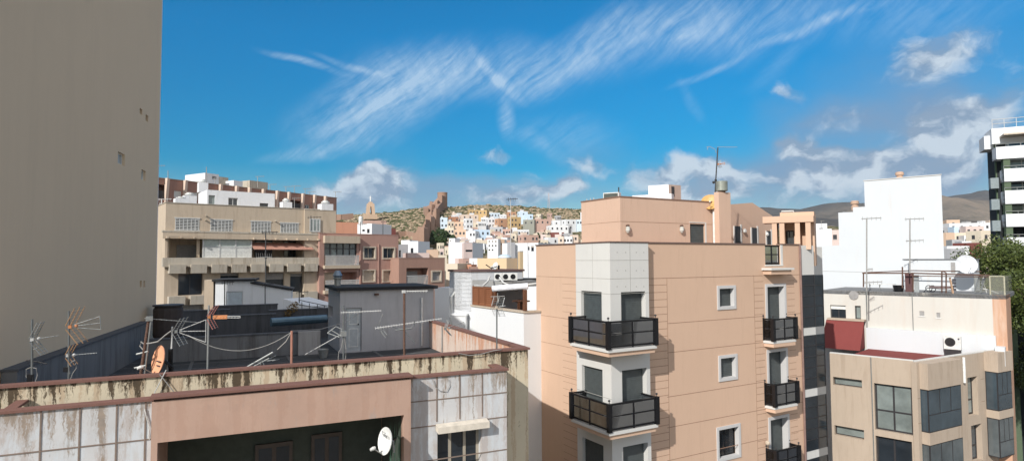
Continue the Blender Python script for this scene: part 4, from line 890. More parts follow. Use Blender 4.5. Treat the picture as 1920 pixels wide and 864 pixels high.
for k in range(14):
    a=.1+(cw_-.4)*k/13
    if s0-.1<a<s1: continue
    e.box(Cf,a-.07,a+.07,-2.2,.75,terr_h[3]+.0,terr_h[3]+.16)
e.box(Cf,.0,s0-.1,.55,.68,terr_h[3]+.161,terr_h[3]+.22); e.build('pergola_beams',M_CREAM,cr_)
for a in (.25,s0-.35): e=MB(); e.box(Cf,a-.12,a+.12,-.5,-.25,z0_,terr_h[3]+.1); e.build('pergola_post',M_CREAM,cr_)
for x0,x1 in ((478,511),(532,564)):
    a=Cf.uv(x0,470,-2.3)[0]; b_=Cf.uv(x1,470,-2.3)[0]; window(cr_,Cf,[a,b_,z0_,z0_+2.0],2.32,'two')
# planter bands with fins
for yb,n in ((503,9),(562,9)):
    z1b=Cf.uv(340,yb-7,.6)[1]; z0b=z1b-.78
    for k in range(8):
        a=.25+k*(cw_-.3)/8; b_=a+(cw_-.3)/8-.42
        m=MB(); q=[(a,.93),(b_,.93),(b_,.02),(a,.02)]; q2=[(a,1.0),(b_,1.0),(b_,.02),(a,.02)]
        m.hexa([Cf.P(s,d,z0b) for s,d in q],[Cf.P(s,d,z1b) for s,d in q2]); m.build('planter',M_CREAMB,cr_)
m=MB(); z=Cf.uv(340,483,.6)[1]; m.box(Cf,-.25,cw_-.2,.02,.62,z-.82,z); m.build('terrace_parapet',M_CREAMB,cr_)
for i,h in enumerate(wl): window(cr_,Cf,h,.36,('two','two','one','one')[i],M_DARK,M_GLASS,(.0,.12,.3,.12)[i],M_SHUTG)
for i,h in enumerate(wl2): window(cr_,Cf,h,.36,'two',M_DARK,M_GLASS,(.9,.3,.2,.6)[i],M_SHUTG)
for px,py in ((386,405),(385,413),(516,415)):
    s,z=Cf.uv(px,py); m=MB(); m.tube([Cf.P(s,0,z),Cf.P(s,.35,z+.05)],.07,6); m.build('roof_spout',M_CREAMB,cr_)
# right upper wing
Wf=frp(571,62.5,CA,430); ww=Wf.uv(630,420)[0]; wing=hull(cr_,Wf,ww,8,GZ,Wf.uv(590,394)[1],M_CREAM,par=.6,cop=M_CREAMB,roofm=M_TROOF,wname='wing_wall')
window(cr_,Wf,Wf.rect(580,410,600,435),-.12,'three',M_WSTEEL,M_CURT,fw=.12,name='glazed_door')
m=MB(); s=Cf.uv(587,443,.1); m.box(Cf,s[0]-.5,s[0]+.4,.05,.4,s[1]-.3,s[1]+.3); m.build('air_conditioner',M_AC,cr_)
# white penthouse with tanks on the roof
Pf=frp(388,62,CA,388); pw=Pf.uv(515,388)[0]; pz=Pf.uv(392,356)[1]; ph=thing('white_penthouse','long white blue-tinted penthouse on the cream apartment roof','penthouse',Pf.P(pw/2,-2,cz-1))
hh=[Pf.rect(391,366,403,383),Pf.rect(428,371,446,386),Pf.rect(487,381,503,389)]
hull(ph,Pf,pw,4.2,cz-.8,pz,M_WHITE2,front=[(*h,.15) for h in hh],par=.3,roofm=M_TROOF,left=[])
for i,h in enumerate(hh): window(ph,Pf,h,.12,('one','two','one')[i],(M_CURT,M_WSTEEL,M_DARK)[i],(M_CURT,M_GLASS,M_GLASS)[i])
def tank(px,yt,yb,Y,lab,w=.5):
    b_=at(px,yb,Y); t_=at(px,yt,Y); h=t_.z-b_.z; r=thing('roof_tank',lab,'water tank',b_,'roof tanks on the cream apartments')
    fr=Fr((b_.x,b_.y),CA); m=MB(); m.box(fr,-w,w,-w,w,b_.z-.3,b_.z+h*.65); m.build('tank_housing',M_WHITE2,r)
    m=MB(); m.lathe((b_.x,b_.y,b_.z+h*.65),[(w*.5,0),(w*.5,h*.1),(w*.75,h*.12),(w*.75,h*.2),(w*.45,h*.23),(w*.5,h*.33),(w*.2,h*.36)],10); m.build('chimney_cap',M_AC,r)
tank(339,369,380,58,'low white roof box with cap, leftmost on the cream apartment roof',.55); tank(355,361,380,60,'second white roof box with cap from the left on the cream roof',.55)
tank(380,336,356,66,'white capped flue on top of the left end of the white penthouse',.45); tank(536,372,393,66,'white capped flue between the penthouse and the right wing',.5); tank(610,376,396,68,'bright white capped flue at the right end of the cream roof',.65)
# ================================================================= LONG BROWN APARTMENTS BEHIND
Bf_=frp(291,78,30,400); bw=Bf_.uv(631,400)[0]; bz=Bf_.uv(300,334)[1]
br=thing('long_brown_apartment_building','long reddish brown apartment block behind with pale vertical fins','building',Bf_.P(bw/2,-5,GZ))
bh=[Bf_.rect(x0,y0,x1,y1) for x0,y0,x1,y1 in ((326,358,340,371),(359,361,371,375),(523,378,531,387),(572,384,580,392),(600,386,606,394))]
bal=[Bf_.rect(292,346,313,372),Bf_.rect(541,376,566,393)]
hull(br,Bf_,bw,9,GZ,bz,stucco('reddish_brown_render',(.36,.215,.17),.15,.2,sc=.3),front=[(*h,.15) for h in bh]+[(*h,1.2) for h in bal],par=.6,roofm=M_TROOF,cop=M_CREAMB,cr=.12)
for i,h in enumerate(bh): window(br,Bf_,h,.1,'two',M_WSTEEL,M_GLASS,1 if i<2 else 0,plain('white_blind',(.62,.62,.58),.6),fw=.12)
for h in bal:
    m=MB(); m.box(Bf_,h[0],h[1],-.1,.02,h[2],h[2]+1.0); m.build('balcony_panel',M_DARK,br)
for px in (313,347,384,413,443,467,493,519,541,567,589,609): 
    s=Bf_.uv(px,370)[0]; m=MB(); b=[Bf_.P(s-.35,.01,bz-12),Bf_.P(s,.01,bz-12),Bf_.P(s,.3,bz-12),Bf_.P(s-.35,.3,bz-12)]; t_=[p+Vector((0,0,12.05)) for p in b]; t_[3]=Bf_.P(s-.35,.62,bz+.05); t_[2]=Bf_.P(s,.62,bz+.05); b[2]=Bf_.P(s,.05,bz-5); b[3]=Bf_.P(s-.35,.05,bz-5); b[0]=Bf_.P(s-.35,.01,bz-5); b[1]=Bf_.P(s,.01,bz-5)
    m.hexa(b,t_); m.build('fin',stucco('pale_fin_paint',(.66,.52,.42),.1),br)
def rbox(x0,y0,x1,y1,Y,a,lab,dp=3,mat=None,win=(),zb=None,grp=None,nm='stair_box'):
    fr=frp(x0,Y,a,y1); w=fr.uv(x1,y1)[0]; z1=fr.uv(x0 if a<90 else x1,y0)[1]; z0=fr.uv(x0,y1)[1]-1 if zb is None else zb
    r=thing(nm,lab,'roof structure',fr.P(w/2,-dp/2,z0),grp); hs=[fr.rect(*q) for q in win]
    hull(r,fr,w,dp,z0,z1,mat or M_WHITE2,front=[(*h,.12) for h in hs],par=.15,pt=.12,roofm=M_TROOF)
    for h in hs: window(r,fr,h,.1,'one',fw=.04)
    return r
rbox(384,324,410,345,92,30,'taller white stair box with small window on the long brown block',5,M_WHITE2,[(398,331,406,336)],bz-.6)
rbox(410,331,428,345,95,30,'low pale room right of the tall stair box on the brown block',4,M_CREAMB,(),bz-.6)
rbox(438,338,455,350,95,30,'small white roof room in the middle of the brown block roof',4,M_WHITE2,(),bz-.6)
rbox(468,338,502,352,98,30,'pale roof room with white left side on the brown block',4,M_CREAMB,(),bz-.6)

# ================================================================= PINK BUILDING + BROWN WING
PA=49; Qf=frp(599,63,PA,480); qw=Qf.uv(747,490)[0]; qz=Qf.uv(700,440)[1]
pk=thing('pink_apartment_building','dusty pink apartment block with enclosed balcony over a railing balcony','building',Qf.P(qw/2,-4,GZ))
b1=Qf.rect(608,456,669,497); b2=Qf.rect(608,510,669,541); qs=[Qf.rect(682,464,703,484),Qf.rect(718,465,739,484),Qf.rect(681,507,702,527),Qf.rect(718,507,738,527)]
hull(pk,Qf,qw,9,GZ,qz,M_PINK,front=[(b1[0],b1[1],b1[2],b1[3],1.4),(b2[0],b2[1],Qf.uv(640,543)[1],b2[3],1.4)]+[(*h,.3) for h in qs],par=.8,cop=M_PINK,roofm=M_TROOF)
for i,h in enumerate(qs): window(pk,Qf,h,.25,'two',M_SHUTB,M_GLASS,0 if i<2 else .97,M_SHUTB,surround=(.12,.08,M_SHUTB))
m=MB(); m.wall(Qf,b1[0],b1[1],b1[2]+1.0,b1[3],(),0,-.25); en=m.build('balcony_glazing',glassmat('balcony_glazing_glass',(.10,.13,.135),.1),pk)
m=MB()
for k in range(6): a=b1[0]+(b1[1]-b1[0])*k/5; m.box(Qf,a-.05,a+.05,-.24,-.18,b1[2]+.95,b1[3])
z=b1[3]-.55; m.box(Qf,b1[0],b1[1],-.238,-.182,z-.04,z+.04); m.build('glazing_bars',M_DARK,en)
m=MB(); m.box(Qf,b1[0]-.15,b1[1]+.15,.0,.5,b1[3],b1[3]+.75); m.build('balcony_hood',M_CREAM,pk)
for b_ in (b1,b2):
    zf_=b_[2] if b_ is b1 else Qf.uv(640,543)[1]
    m=MB(); m.box(Qf,b_[0]-.15,b_[1]+.15,.0,.5,zf_-.35,zf_); m.build('balcony_slab',M_CREAM,pk)
    m=MB()
    for k in range(34): a=b_[0]+(b_[1]-b_[0])*k/33; m.box(Qf,a-.025,a+.025,.42,.46,zf_,zf_+1.0)
    for zz_ in (zf_+.05,zf_+1.0): m.box(Qf,b_[0]-.05,b_[1]+.05,.40,.48,zz_-.03,zz_+.03)
    m.build('balcony_railing',M_WSTEEL,pk)
m=MB(); m.wall(Qf,b2[0]+.9,b2[1]-1.2,b2[2]-1,b2[2]+1.9,(),0,-1.36); m.build('shutter_door',M_SHUTB,pk)
m=MB(); s=Qf.uv(709,490)[0]; m.tube([Qf.P(s,.06,qz-12),Qf.P(s,.06,qz-1)],.06,6); s=Qf.uv(675,490)[0]; m.tube([Qf.P(s,.06,qz-12),Qf.P(s,.06,qz-1)],.09,6); m.build('drain_pipe',M_PINK,pk)
# left strip of bright shadowed party wall with diagonal
Vf=frp(748,67,PA,500); vw=Vf.uv(834,500)[0]; vz=Vf.uv(790,484)[1]
bw_=thing('brown_apartment_wing','lower dull brown wing with recessed balcony right of the pink block','building',Vf.P(vw/2,-4,GZ))
vb=Vf.rect(762,502,803,533); vwn=Vf.rect(810,509,826,526)
hull(bw_,Vf,vw,8,GZ,vz,M_BROWN,front=[(*vb,1.3),(*vwn,.25)],par=.9,cop=M_BROWN,roofm=M_TROOF)
window(bw_,Vf,vwn,.2,'one',M_SHUTB,M_GLASS,.95,M_SHUTG,surround=(.15,.08,M_SHUTB))
m=MB(); m.wall(Vf,vb[0]+.2,vb[0]+2.2,vb[2],vb[3]-.4,(),0,-1.26); m.build('shutter_door',M_SHUTG,bw_)
m=MB()
for k in range(24): a=vb[0]+(vb[1]-vb[0])*k/23; m.box(Vf,a-.02,a+.02,-.1,-.06,vb[2],vb[2]+.95)
m.box(Vf,vb[0],vb[1],-.12,-.04,vb[2]+.93,vb[2]+1.0); m.build('balcony_railing',M_WSTEEL,bw_)
# roofs between
def simple(x0,y0,x1,y1,Y,a,col,lab,dp=5,win=(),cat='building',nm='low_house'):
    fr=frp(x0,Y,a,y1); w=fr.uv(x1,y1)[0]; z1=fr.uv(x0 if a<90 else x1,y0)[1]; r=thing(nm,lab,cat,fr.P(w/2,-dp/2,GZ))
    hs=[fr.rect(*q) for q in win]; hull(r,fr,w,dp,GZ,z1,col if not isinstance(col,str) else hm(col),front=[(*h,.15) for h in hs],par=.5,pt=.15,roofm=M_TROOF)
    for h in hs: window(r,fr,h,.12,'one',fw=.05)
    return r
simple(628,416,674,445,82,60,M_SALMON,'salmon blind wall left of the white roof room',6)
simple(670,419,697,447,76,115,M_WHITE,'white roof room with two small windows beside the salmon wall',4,[(679,430,684,434),(688,429,693,437)])
simple(696,420,727,447,77,60,'grey','grey glazed roof room right of the white roof room',4,[(703,426,722,436)])
simple(683,413,724,430,95,70,'pink','pinkish wall with copings behind the grey roof room',5)
b_=at(676,421,78); r=thing('water_tank','upright grey cylinder tank on the white roof room','water tank',b_); k=78/1150; m=MB(); m.lathe(b_,[(3.6*k,-1),(3.8*k,0),(3.8*k,13*k),(3*k,15*k),(.6*k,16*k)],14); m.build('tank_body',M_AC,r)
simple(724,428,742,447,84,60,'maroon','small dark red shed behind the pink block roof',3)
simple(747,458,765,490,95,60,'grey','blue grey shed wall with dark opening beside the pink block',4,[(748,469,752,482)])
simple(768,452,784,486,100,110,M_WHITE,'white house with a grey shuttered window at the foot of the fortress wall',4,[(770,465,775,474)])
simple(752,450,768,470,110,110,M_WHITE,'narrow white wall left of the white house at the fortress foot',3)
simple(786,464,802,480,105,100,'cream','small cream roof room with openings below the fortress',3,[(789,468,793,474)])
simple(764,474,805,492,90,70,'lpink','pale pink roof line above the brown wing',4)
simple(804,468,822,490,92,75,'peach','stepped peach roof room right of the pale pink roof line',3)
simple(820,478,838,490,120,80,'cream','small cream house behind the corner of the brown wing',3)
# ================================================================= CENTRE
simple(841,454,871,520,112,112,M_WHITE,'tall blank bright white house block in the centre distance',8)
simple(842,446.5,853,458,113,112,M_WHITE,'small white stair box on top of the tall blank white block',2,[(844,450,846,453)])
simple(870,455,886,490,110,66,'lpink','shaded rosy side building with a dark balcony right of the blank white block',5,[(873,468,886,472)])  # white block's shaded side as its own box, shade put into the pink
simple(853,484,869,505,92,112,'lpink','pinkish white roof room below the blank white block',3)
simple(868,485,880,505,90,66,'pink','dull pink roof room with one window',3,[(874,490,878,494)])
simple(880,484,897,506,88,112,M_WHITE,'white roof room with narrow dark slot left of the domed house',3,[(886.5,490,888,497)])
simple(914,448,934,478,165,112,M_WHITE,'white block full of small windows in the centre',6,[(916,451,919,454),(922,451,925,454),(928,451,931,454),(916,459,919,462),(922,459,925,462),(928,459,931,462),(916,467,919,470),(922,467,925,470)])
simple(933,448,946,476,165,66,'peach','peach side of the many windowed white block',5,[(938,456,941,459)])
simple(836,494,858,545,78,112,'cream','cream wall with rungs behind the near white house',4); simple(857,496,884,512,80,100,M_SALMON,'bright salmon low wall in front of the cream house',3); simple(882,500,896,512,76,80,'brown','dark slatted roof shed left of the domed cream house',2)
# big white block and domed house
simple(942,455,1010,540,96,112,M_WHITE,'big white blank house wall behind the domed cream house',8,[(990,462,993,469),(996,461,1001,471)])
simple(956,454,966,472,94,66,'grey','grey shaded recess box on the big white house',1)
Df=frp(895,78,108,510); dw=Df.uv(950,510)[0]; dz=Df.uv(900,484)[1]
dm=thing('domed_house','cream yellow house with a pale blue dome and tall flue','house',Df.P(dw/2,-3,GZ))
hull(dm,Df,dw,4.5,GZ,dz,stucco('cream_yellow_render',(.66,.50,.32),.12),par=.4,pt=.15,roofm=M_TROOF)
m=MB(); e=Df.P(dw,0,0); S2=Fr((e.x,e.y),62); w2=S2.uv(970,500)[0]; m.box(S2,.003,w2,-3.5,0,GZ,dz-.01); m.build('side_wall',stucco('cream_brown_render',(.42,.32,.22),.2),dm)
m=MB(); c=S2.P(w2*.35,-1.6,dz); k=78/1150; m.lathe(c,[(13*k*cos(t*math.pi/16),7.5*k*sin(t*math.pi/16)) for t in range(0,8)]+[(.05,7.5*k)],24); m.build('dome',plain('pale_blue_dome',(.48,.58,.66),.4),dm,smooth=True)
m=MB(); s=S2.uv(971,500)[0]; m.box(S2,s,s+.45,.0,.6,GZ,S2.uv(972,472)[1]); m.build('flue',stucco('cream_flue',(.55,.42,.26),.2),dm)
m=MB(); m.box(S2,s-.03,s+.48,-.03,.63,S2.uv(972,472)[1],S2.uv(972,470)[1]); m.build('flue_cap',M_STONE,dm)
# tall thin aerial mast above the centre
b_=at(958,490,90); t_=at(957,374,90); r=thing('tall_aerial_mast','very tall thin pale mast with a tiny aerial, rising over the domed house','antenna',b_)
m=MB(); m.tube([b_,t_],.06,6,.04); m.build('mast',M_WSTEEL,r)
m=MB(); 
for dx in (-.5,-.15,.2,.5): m.tube([t_+Vector((dx+.2,-.1,-.28)),t_+Vector((dx+.2,.1,.28))],.03,4)
m.tube([t_+Vector((-.6,0,0)),t_+Vector((1.1,0,.12))],.045,4); m.build('aerial_head',M_CABLEB,r)
# ================================================================= WHITE NEIGHBOUR WITH COVERED TERRACE
cp=at(982,586,27.0); WA=148
WL=Fr((cp.x,cp.y),WA)      # lit left face: s from negative (far left) to 0 at the near corner
WR=Fr((cp.x,cp.y),WA-90)   # right face
wz=WL.uv(980,586)[1]
wn=thing('white_terrace_house','bright white house with a covered roof terrace and brown wooden shutters','house',WL.P(-4,-2,GZ))
sL=WL.uv(884,575)[0]; sLL=WL.uv(843,560)[0]
wr_=WR.uv(1010,600)[0]+1.5
m=MB(); m.wall(WL,sLL,0,GZ,wz); m.wall(WR,0,wr_,GZ,wz)
m.wall(WL,sLL,sL,wz,WL.uv(860,509)[1]); 
zt=WL.uv(860,509)[1]
m.build('wall',M_WHITE,wn)
m=MB(); e=WL.P(sL,0,0); TR=Fr((e.x,e.y),WA-90); m.box(TR,.0,3.1,-2.5,-.004,wz-.3,zt-.002); m.build('tower_wall',M_WHITE2,wn)
m=MB(); m.box(TR,-.06,3.2,-2.6,.04,zt,zt+.1); m.build('tower_roof',stucco('dark_red_edge',(.16,.10,.09),.3),wn)
# terrace floor and low wall copings
m=MB(); q=[WL.P(sL,-.1,0),WL.P(-.02,-.1,0),WR.P(wr_,-.1,0),(WR.P(wr_,0,0)+(WL.P(sL,0,0)-WL.P(0,0,0)))]; m.prism([(p.x,p.y) for p in q],wz-1.1,wz-.95); m.build('terrace_floor',M_CONC,wn)
m=MB(); m.box(WL,sL,.05,-.25,.06,wz,wz+.07); m.box(WR,.07,wr_,-.25,.06,wz,wz+.07); m.build('coping',M_SHUTB,wn)
# roof slab on posts: upper roof
zr=WL.uv(884,536)[1]; 
zR=TR.P(0,0,0)
m=MB(); q=[WL.P(sL+.02,-.05,0),WL.P(-1.9,-.05,0),WR.P(wr_,-2.2,0),WR.P(wr_,-7.5,0)+Vector((0,1,0)),WL.P(sL+.02,-6,0)]
z1=zr; m.prism([(p.x,p.y) for p in q],z1+.02,z1+.30); m.build('terrace_roof',stucco('grey_terrace_roof',(.33,.33,.32),.4,.3),wn)
# back wall (dark) of the terrace
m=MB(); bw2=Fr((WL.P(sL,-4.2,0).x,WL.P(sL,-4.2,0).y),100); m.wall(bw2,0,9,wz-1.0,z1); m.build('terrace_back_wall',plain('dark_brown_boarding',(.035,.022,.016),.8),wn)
# wooden louvre shutters (3 leaves) along the left
sh1=WL.uv(921,556)[0]
for k in range(3):
    a=sL+.03+(sh1-sL)*k/3; b_=a+(sh1-sL)/3-.05; m=MB()
    for (x0,x1,y0,y1) in ((a,a+.06,wz+.08,z1),(b_-.06,b_,wz+.08,z1),(a+.06,b_-.06,wz+.08,wz+.16),(a+.06,b_-.06,z1-.08,z1)): m.box(WL,x0,x1,-.1,-.03,y0,y1)
    slats(m,WL,a+.06,b_-.06,-.07,wz+.16,z1-.08,.09,.03); m.build('louvre_shutter',stucco('louvre_wood',(.22,.09,.045),.3,sc=4),wn)
for s,fr_,nm in ((sh1+.12,WL,0),(-.12,WL,0)):
    m=MB(); m.box(fr_,s-.07,s+.07,-.22,-.08,wz+.08,z1); m.build('wooden_post',M_WOOD,wn)
m=MB(); s=WR.uv(960,560,-1.5)[0]; m.box(WR,1.6,1.74,-.25,-.11,wz+.08,z1); m.build('wooden_post',M_WOOD,wn)
# rolled white awning
A1=at(923,541,27.6); B1=at(990,536,27.4); m=MB(); m.tube([A1,B1],.14,10); r=m.build('rolled_awning',plain('white_awning_cloth',(.72,.74,.78),.6)); tag(r,'rolled up white awning under the grey terrace roof','awning')
# terrace furniture seen dark: table, chairs
for px,lab in ((948,'small round terrace table in the shade of the covered terrace'),):
    p=WR.P(.9,-1.6,wz-.95); r=thing('terrace_table',lab,'table',p); m=MB(); m.lathe(p,[(.05,0),(.05,1.3),(.42,1.32),(.42,1.36)],14); m.build('table_top',M_WOOD,r)
for i,(s,d) in enumerate(((1.5,-2.3),(2.3,-1.4))):
    f=Fr((WR.P(s,d,0).x,WR.P(s,d,0).y),WR.a+30*i); zz=wz-.95; r=thing('terrace_chair',('wooden chair at the back of the covered terrace','wooden chair nearest the terrace low wall')[i],'chair',f.P(0,0,zz)); 
    m=MB(); m.box(f,-.22,.22,-.22,.22,zz+.75,zz+.80); m.build('seat',M_WOOD,r)
    m=MB(); m.box(f,-.22,.22,-.22,-.18,zz+.80,zz+1.35); m.build('backrest',M_WOOD,r)
    for a in (-.2,.2):
        for b_ in (-.2,.2): m=MB(); m.tube([f.P(a,b_,zz),f.P(a,b_,zz+.75)],.02,5); m.build('leg',M_WOOD,r)
# tan low wall behind / under the terrace roof: air units on the roof
for i,px in enumerate((934,949,963)):
    p=at(px,524,30.5); p.z=z1+.30; f=Fr((p.x,p.y),85); r=thing('air_conditioner',('left of the three air conditioning units on the grey terrace roof','middle of the three air conditioning units on the grey terrace roof','right of the three air conditioning units on the grey terrace roof')[i],'air conditioner',p,'air conditioners on the terrace roof')
    m=MB(); m.box(f,-.19,.19,-.25,0,p.z,p.z+.36); m.build('casing',M_AC,r); m=MB(); m.lathe(f.P(-.03,.0,p.z+.18),[(.13,0),(.13,.012)],14,Vector((f.n[0],f.n[1],0))); m.build('fan_grille',M_BLACK,r)
r=thing('grid_dish','white mesh dish aerial on a short post behind the terrace roof','dish',at(935,530,33)); p=at(930,499,33)
m=MB(); m.tube([at(935.5,530,33),at(935.5,497,33)],.05,6); m.build('post',M_CABLEB,r); dish(r,p,Vector((-.75,-.6,.35)),.22,M_DISHW,depth=.06)
m=MB(); m.tube([at(911,496,32.6),at(921,503,32.7),at(935,498,33)],.03,5); m.build('arm',M_CABLEB,r)
for pts,lab in (([at(937,520,29),at(944,530,28.6),at(958,536,28.2),at(985,534,28),at(1010,531,28)],'white flexible hose drooping over the terrace roof edge'),([at(918,518,29),at(914,528,28.6),at(905,536,28.2),at(890,535,28)],'pale cable bundle coming off the white tower')):
    cable(pts,.05,M_WSTEEL,lab=lab,cat='hose')
# white annex at left with gable outline
AN=Fr((at(815,560,33).x,at(815,560,33).y),112); w=AN.uv(842,560)[0]; an=thing('white_annex','bluish white roof annex between the stair tower and the white terrace house','annex',AN.P(w/2,-1,GZ))
m=MB(); m.wall(AN,0,w,GZ,AN.uv(828,541)[1]); e=AN.P(w,0,0); A2=Fr((e.x,e.y),60); w2=A2.uv(868,560)[0]; m.wall(A2,0,w2,GZ,AN.uv(828,541)[1]); e2=A2.P(w2,0,0); q=[AN.P(0,0,0),e,e2,AN.P(0,-3,0)+Vector((.5,.5,0))]
m.build('wall',M_WHITE,an); m=MB(); m.prism([(p.x,p.y) for p in q],AN.uv(828,541)[1]-.01,AN.uv(828,541)[1]+.05); m.build('roof',M_WHITE2,an)
s=A2.uv(846,560,.1)[0]; m=MB(); m.tube([A2.P(s,.08,A2.uv(846,612)[1]),A2.P(s,.08,A2.uv(846,556)[1]),A2.P(s+.28,.08,A2.uv(852,545)[1])],.07,8); m.build('drain_pipe',M_AC,an)
p=at(861,600,31); f=Fr((p.x,p.y),100); m=MB(); m.box(f,-.35,.33,-.6,0,p.z-2,at(861,592,31).z); m.box(f,-.4,.38,-.65,.05,at(861,592,31).z,at(861,590,31).z+.05); tag(m.build('white_pier',M_WHITE),'short white capped pier in the corner before the white wall','pier')
# grey dark wall under the terrace right face
# ================================================================= PEACH BUILDING
bc=at(1145,600,22.8); nL=Vector((cos(R(60)),-sin(R(60)),0)); nS=Vector((cos(R(150)),-sin(R(150)),0))
C0=bc-nL*.3-nS*.3
L=Fr((C0.x,C0.y),60); S=Fr((C0.x,C0.y),150)
LE=L.uv(1503,600)[0]; SW=S.uv(1006,600)[0]
OT=L.uv(1216,456)[1]
ob=thing('peach_apartment_building','large peach apartment building with black balconies and pale stone corner bay','building',L.P(LE/2,-4,GZ))
# bay
bs0=S.uv(1080.5,600,.3)[0]; bl1=L.uv(1217.5,600,.3)[0]
winh=[L.rect(1347.5,539.5,1376,575),L.rect(1350,669,1379,708),L.rect(1346.8,801,1385,856)]
bd=[]   # balcony door holes in L
fl=[L.uv(1470,636,.3)[1],L.uv(1470,757,.3)[1],L.uv(1470,757,.3)[1]*2-L.uv(1470,636,.3)[1]]
FH=fl[0]-fl[1]
dx=[L.uv(1438.5,590)[0],L.uv(1471.5,590)[0]]
dxs=[(L.uv(a,y)[0],L.uv(b,y)[0]) for a,b,y in ((1438.5,1471.5,590),(1441,1475,710),(1444,1480,820))]
dz_=[L.uv(1455,536)[1],L.uv(1455,658)[1],L.uv(1460,783)[1]]
for k in range(3): bd.append([dxs[0][0],dxs[0][1],fl[k]+.02,dz_[k],.35])
gap=L.rect(1434.5,457,1463,496); zg0=gap[2]
m=MB(); m.wall(L,0,LE,GZ,OT-.003,[(*h,.22) for h in winh]+bd+[(gap[0],gap[1],zg0,OT-.02,.16)],.2)
Ls=Fr((S.P(SW,0,0).x,S.P(SW,0,0).y),150); m.wall(S,SW,0,GZ,OT-.003)
# right side wall and back
BD=-SW; Rw=Fr((L.P(LE,0,0).x,L.P(LE,0,0).y),-30); m.wall(Rw,0,BD,GZ,OT-.003); Bk=Fr((L.P(LE,-BD,0).x,L.P(LE,-BD,0).y),240); m.wall(Bk,0,LE,GZ,OT-.003)
Ln=Fr((S.P(SW,0,0).x,S.P(SW,0,0).y),150-90)
m.build('wall',M_ORANGE,ob)
m=MB(); q=[L.P(.1,-.2,0),L.P(LE-.1,-.2,0),L.P(LE-.1,-BD+.1,0),L.P(.1,-BD+.1,0)]; m.prism([(p.x,p.y) for p in q],OT-1.15,OT-1.0)
m.build('roof',M_TILE,ob)
m=MB(); 
for (a0,a1) in ((bl1+.02,gap[0]),(gap[1],LE+.03)): m.box(L,a0,a1,-.2,.04,OT,OT+.05)
m.box(S,SW-.03,bs0-.02,-.2,.04,OT,OT+.05); m.build('coping',plain('brown_metal_coping',(.14,.09,.075),.5),ob)
m=MB(); za_=S.uv(1000,694)[1]; m.box(S,S.uv(978,700)[0],SW-.006,-3.0,-.25,GZ,za_); m.build('side_annex',M_ORANGE,ob)
m=MB(); m.box(S,S.uv(978,700)[0],SW-.008,-3.0,-.2,za_+.002,za_+.10); m.build('annex_coping',M_STONE,ob)
# stone bay: left part along S, right part along L
hsd=[]; hld=[]
f3=[L.uv(1190,658,.9)[1]]; 
zf=[S.uv(1143,656,.9)[1],S.uv(1143,811,.9)[1]]; zf.append(2*zf[1]-zf[0])
dS=[S.uv(1090,600,.3)[0],S.uv(1128.5,600,.3)[0]]; dL=[L.uv(1165,600,.3)[0],L.uv(1211,600,.3)[0]]
zd=[S.uv(1110,546,.3)[1],S.uv(1110,688,.3)[1],S.uv(1110,826,.3)[1]]
for k in range(3):
    hsd.append([dS[0],dS[1],zf[k]+.05,zd[k],.3]); hld.append([dL[0],dL[1],zf[k]+.05,zd[k],.38])
e_s=S.uv(1145,600,.3)[0]; e_l=L.uv(1145,600,.3)[0]
m=MB(); m.wall(S,bs0,.3,GZ,OT+.001,hsd,.3,.3); m.wall(L,-.3,bl1,GZ,OT+.001,hld,.38,.3)
m.poly([S.P(bs0,0,GZ),S.P(bs0,.3,GZ),S.P(bs0,.3,OT),S.P(bs0,0,OT)]); m.poly([L.P(bl1,0,GZ),L.P(bl1,.3,GZ),L.P(bl1,.3,OT),L.P(bl1,0,OT)])
bay=m.build('stone_bay',M_STONE,ob)
m=MB(); m.box(S,bs0-.03,.3+.03,-.1,.33,OT+.002,OT+.05); m.box(L,0,bl1+.03,-.1,.33,OT+.003,OT+.051); m.build('bay_coping',MC['brown_metal_coping'],bay)
m=MB()   # stone panel joints
for y in (488,521,548): 
    z=S.uv(1100,y,.3)[1]; m.box(S,bs0,.3,.29,.303,z-.008,z+.008); m.box(L,-.3,bl1,.29,.303,z-.008,z+.008)
for k in range(3):
    z=zd[k]-1.0; 
    if k>0: m.box(S,bs0,.3,.29,.303,z-.008,z+.008)
sj=L.uv(1181.5,500,.3)[0]; m.box(L,sj-.008,sj+.008,.29,.303,zd[0]+.02,OT); sj=S.uv(1111,500,.3)[0]; m.box(S,sj-.006,sj+.006,.29,.3025,zd[0]+.02,OT)
for px in (1157,1173,1193,1207):
    for y in (473,507,537): s,z=L.uv(px,y,.3); m.box(L,s-.018,s+.018,.29,.306,z-.018,z+.018)
m.build('panel_joints',M_SJOINT,bay)
for k in range(3):
    h=hsd[k]; window(ob,S,h[:4],.16,'one',M_BLACK,M_GLASS,1,M_SHUT,d=.3,name='balcony_door',pitch=.055)
    h=hld[k]; window(ob,L,h[:4],.26,'two',M_BLACK,M_GLASS,(.98,.93,.98)[k],M_SHUT,d=.3,name='balcony_door',pitch=.055)
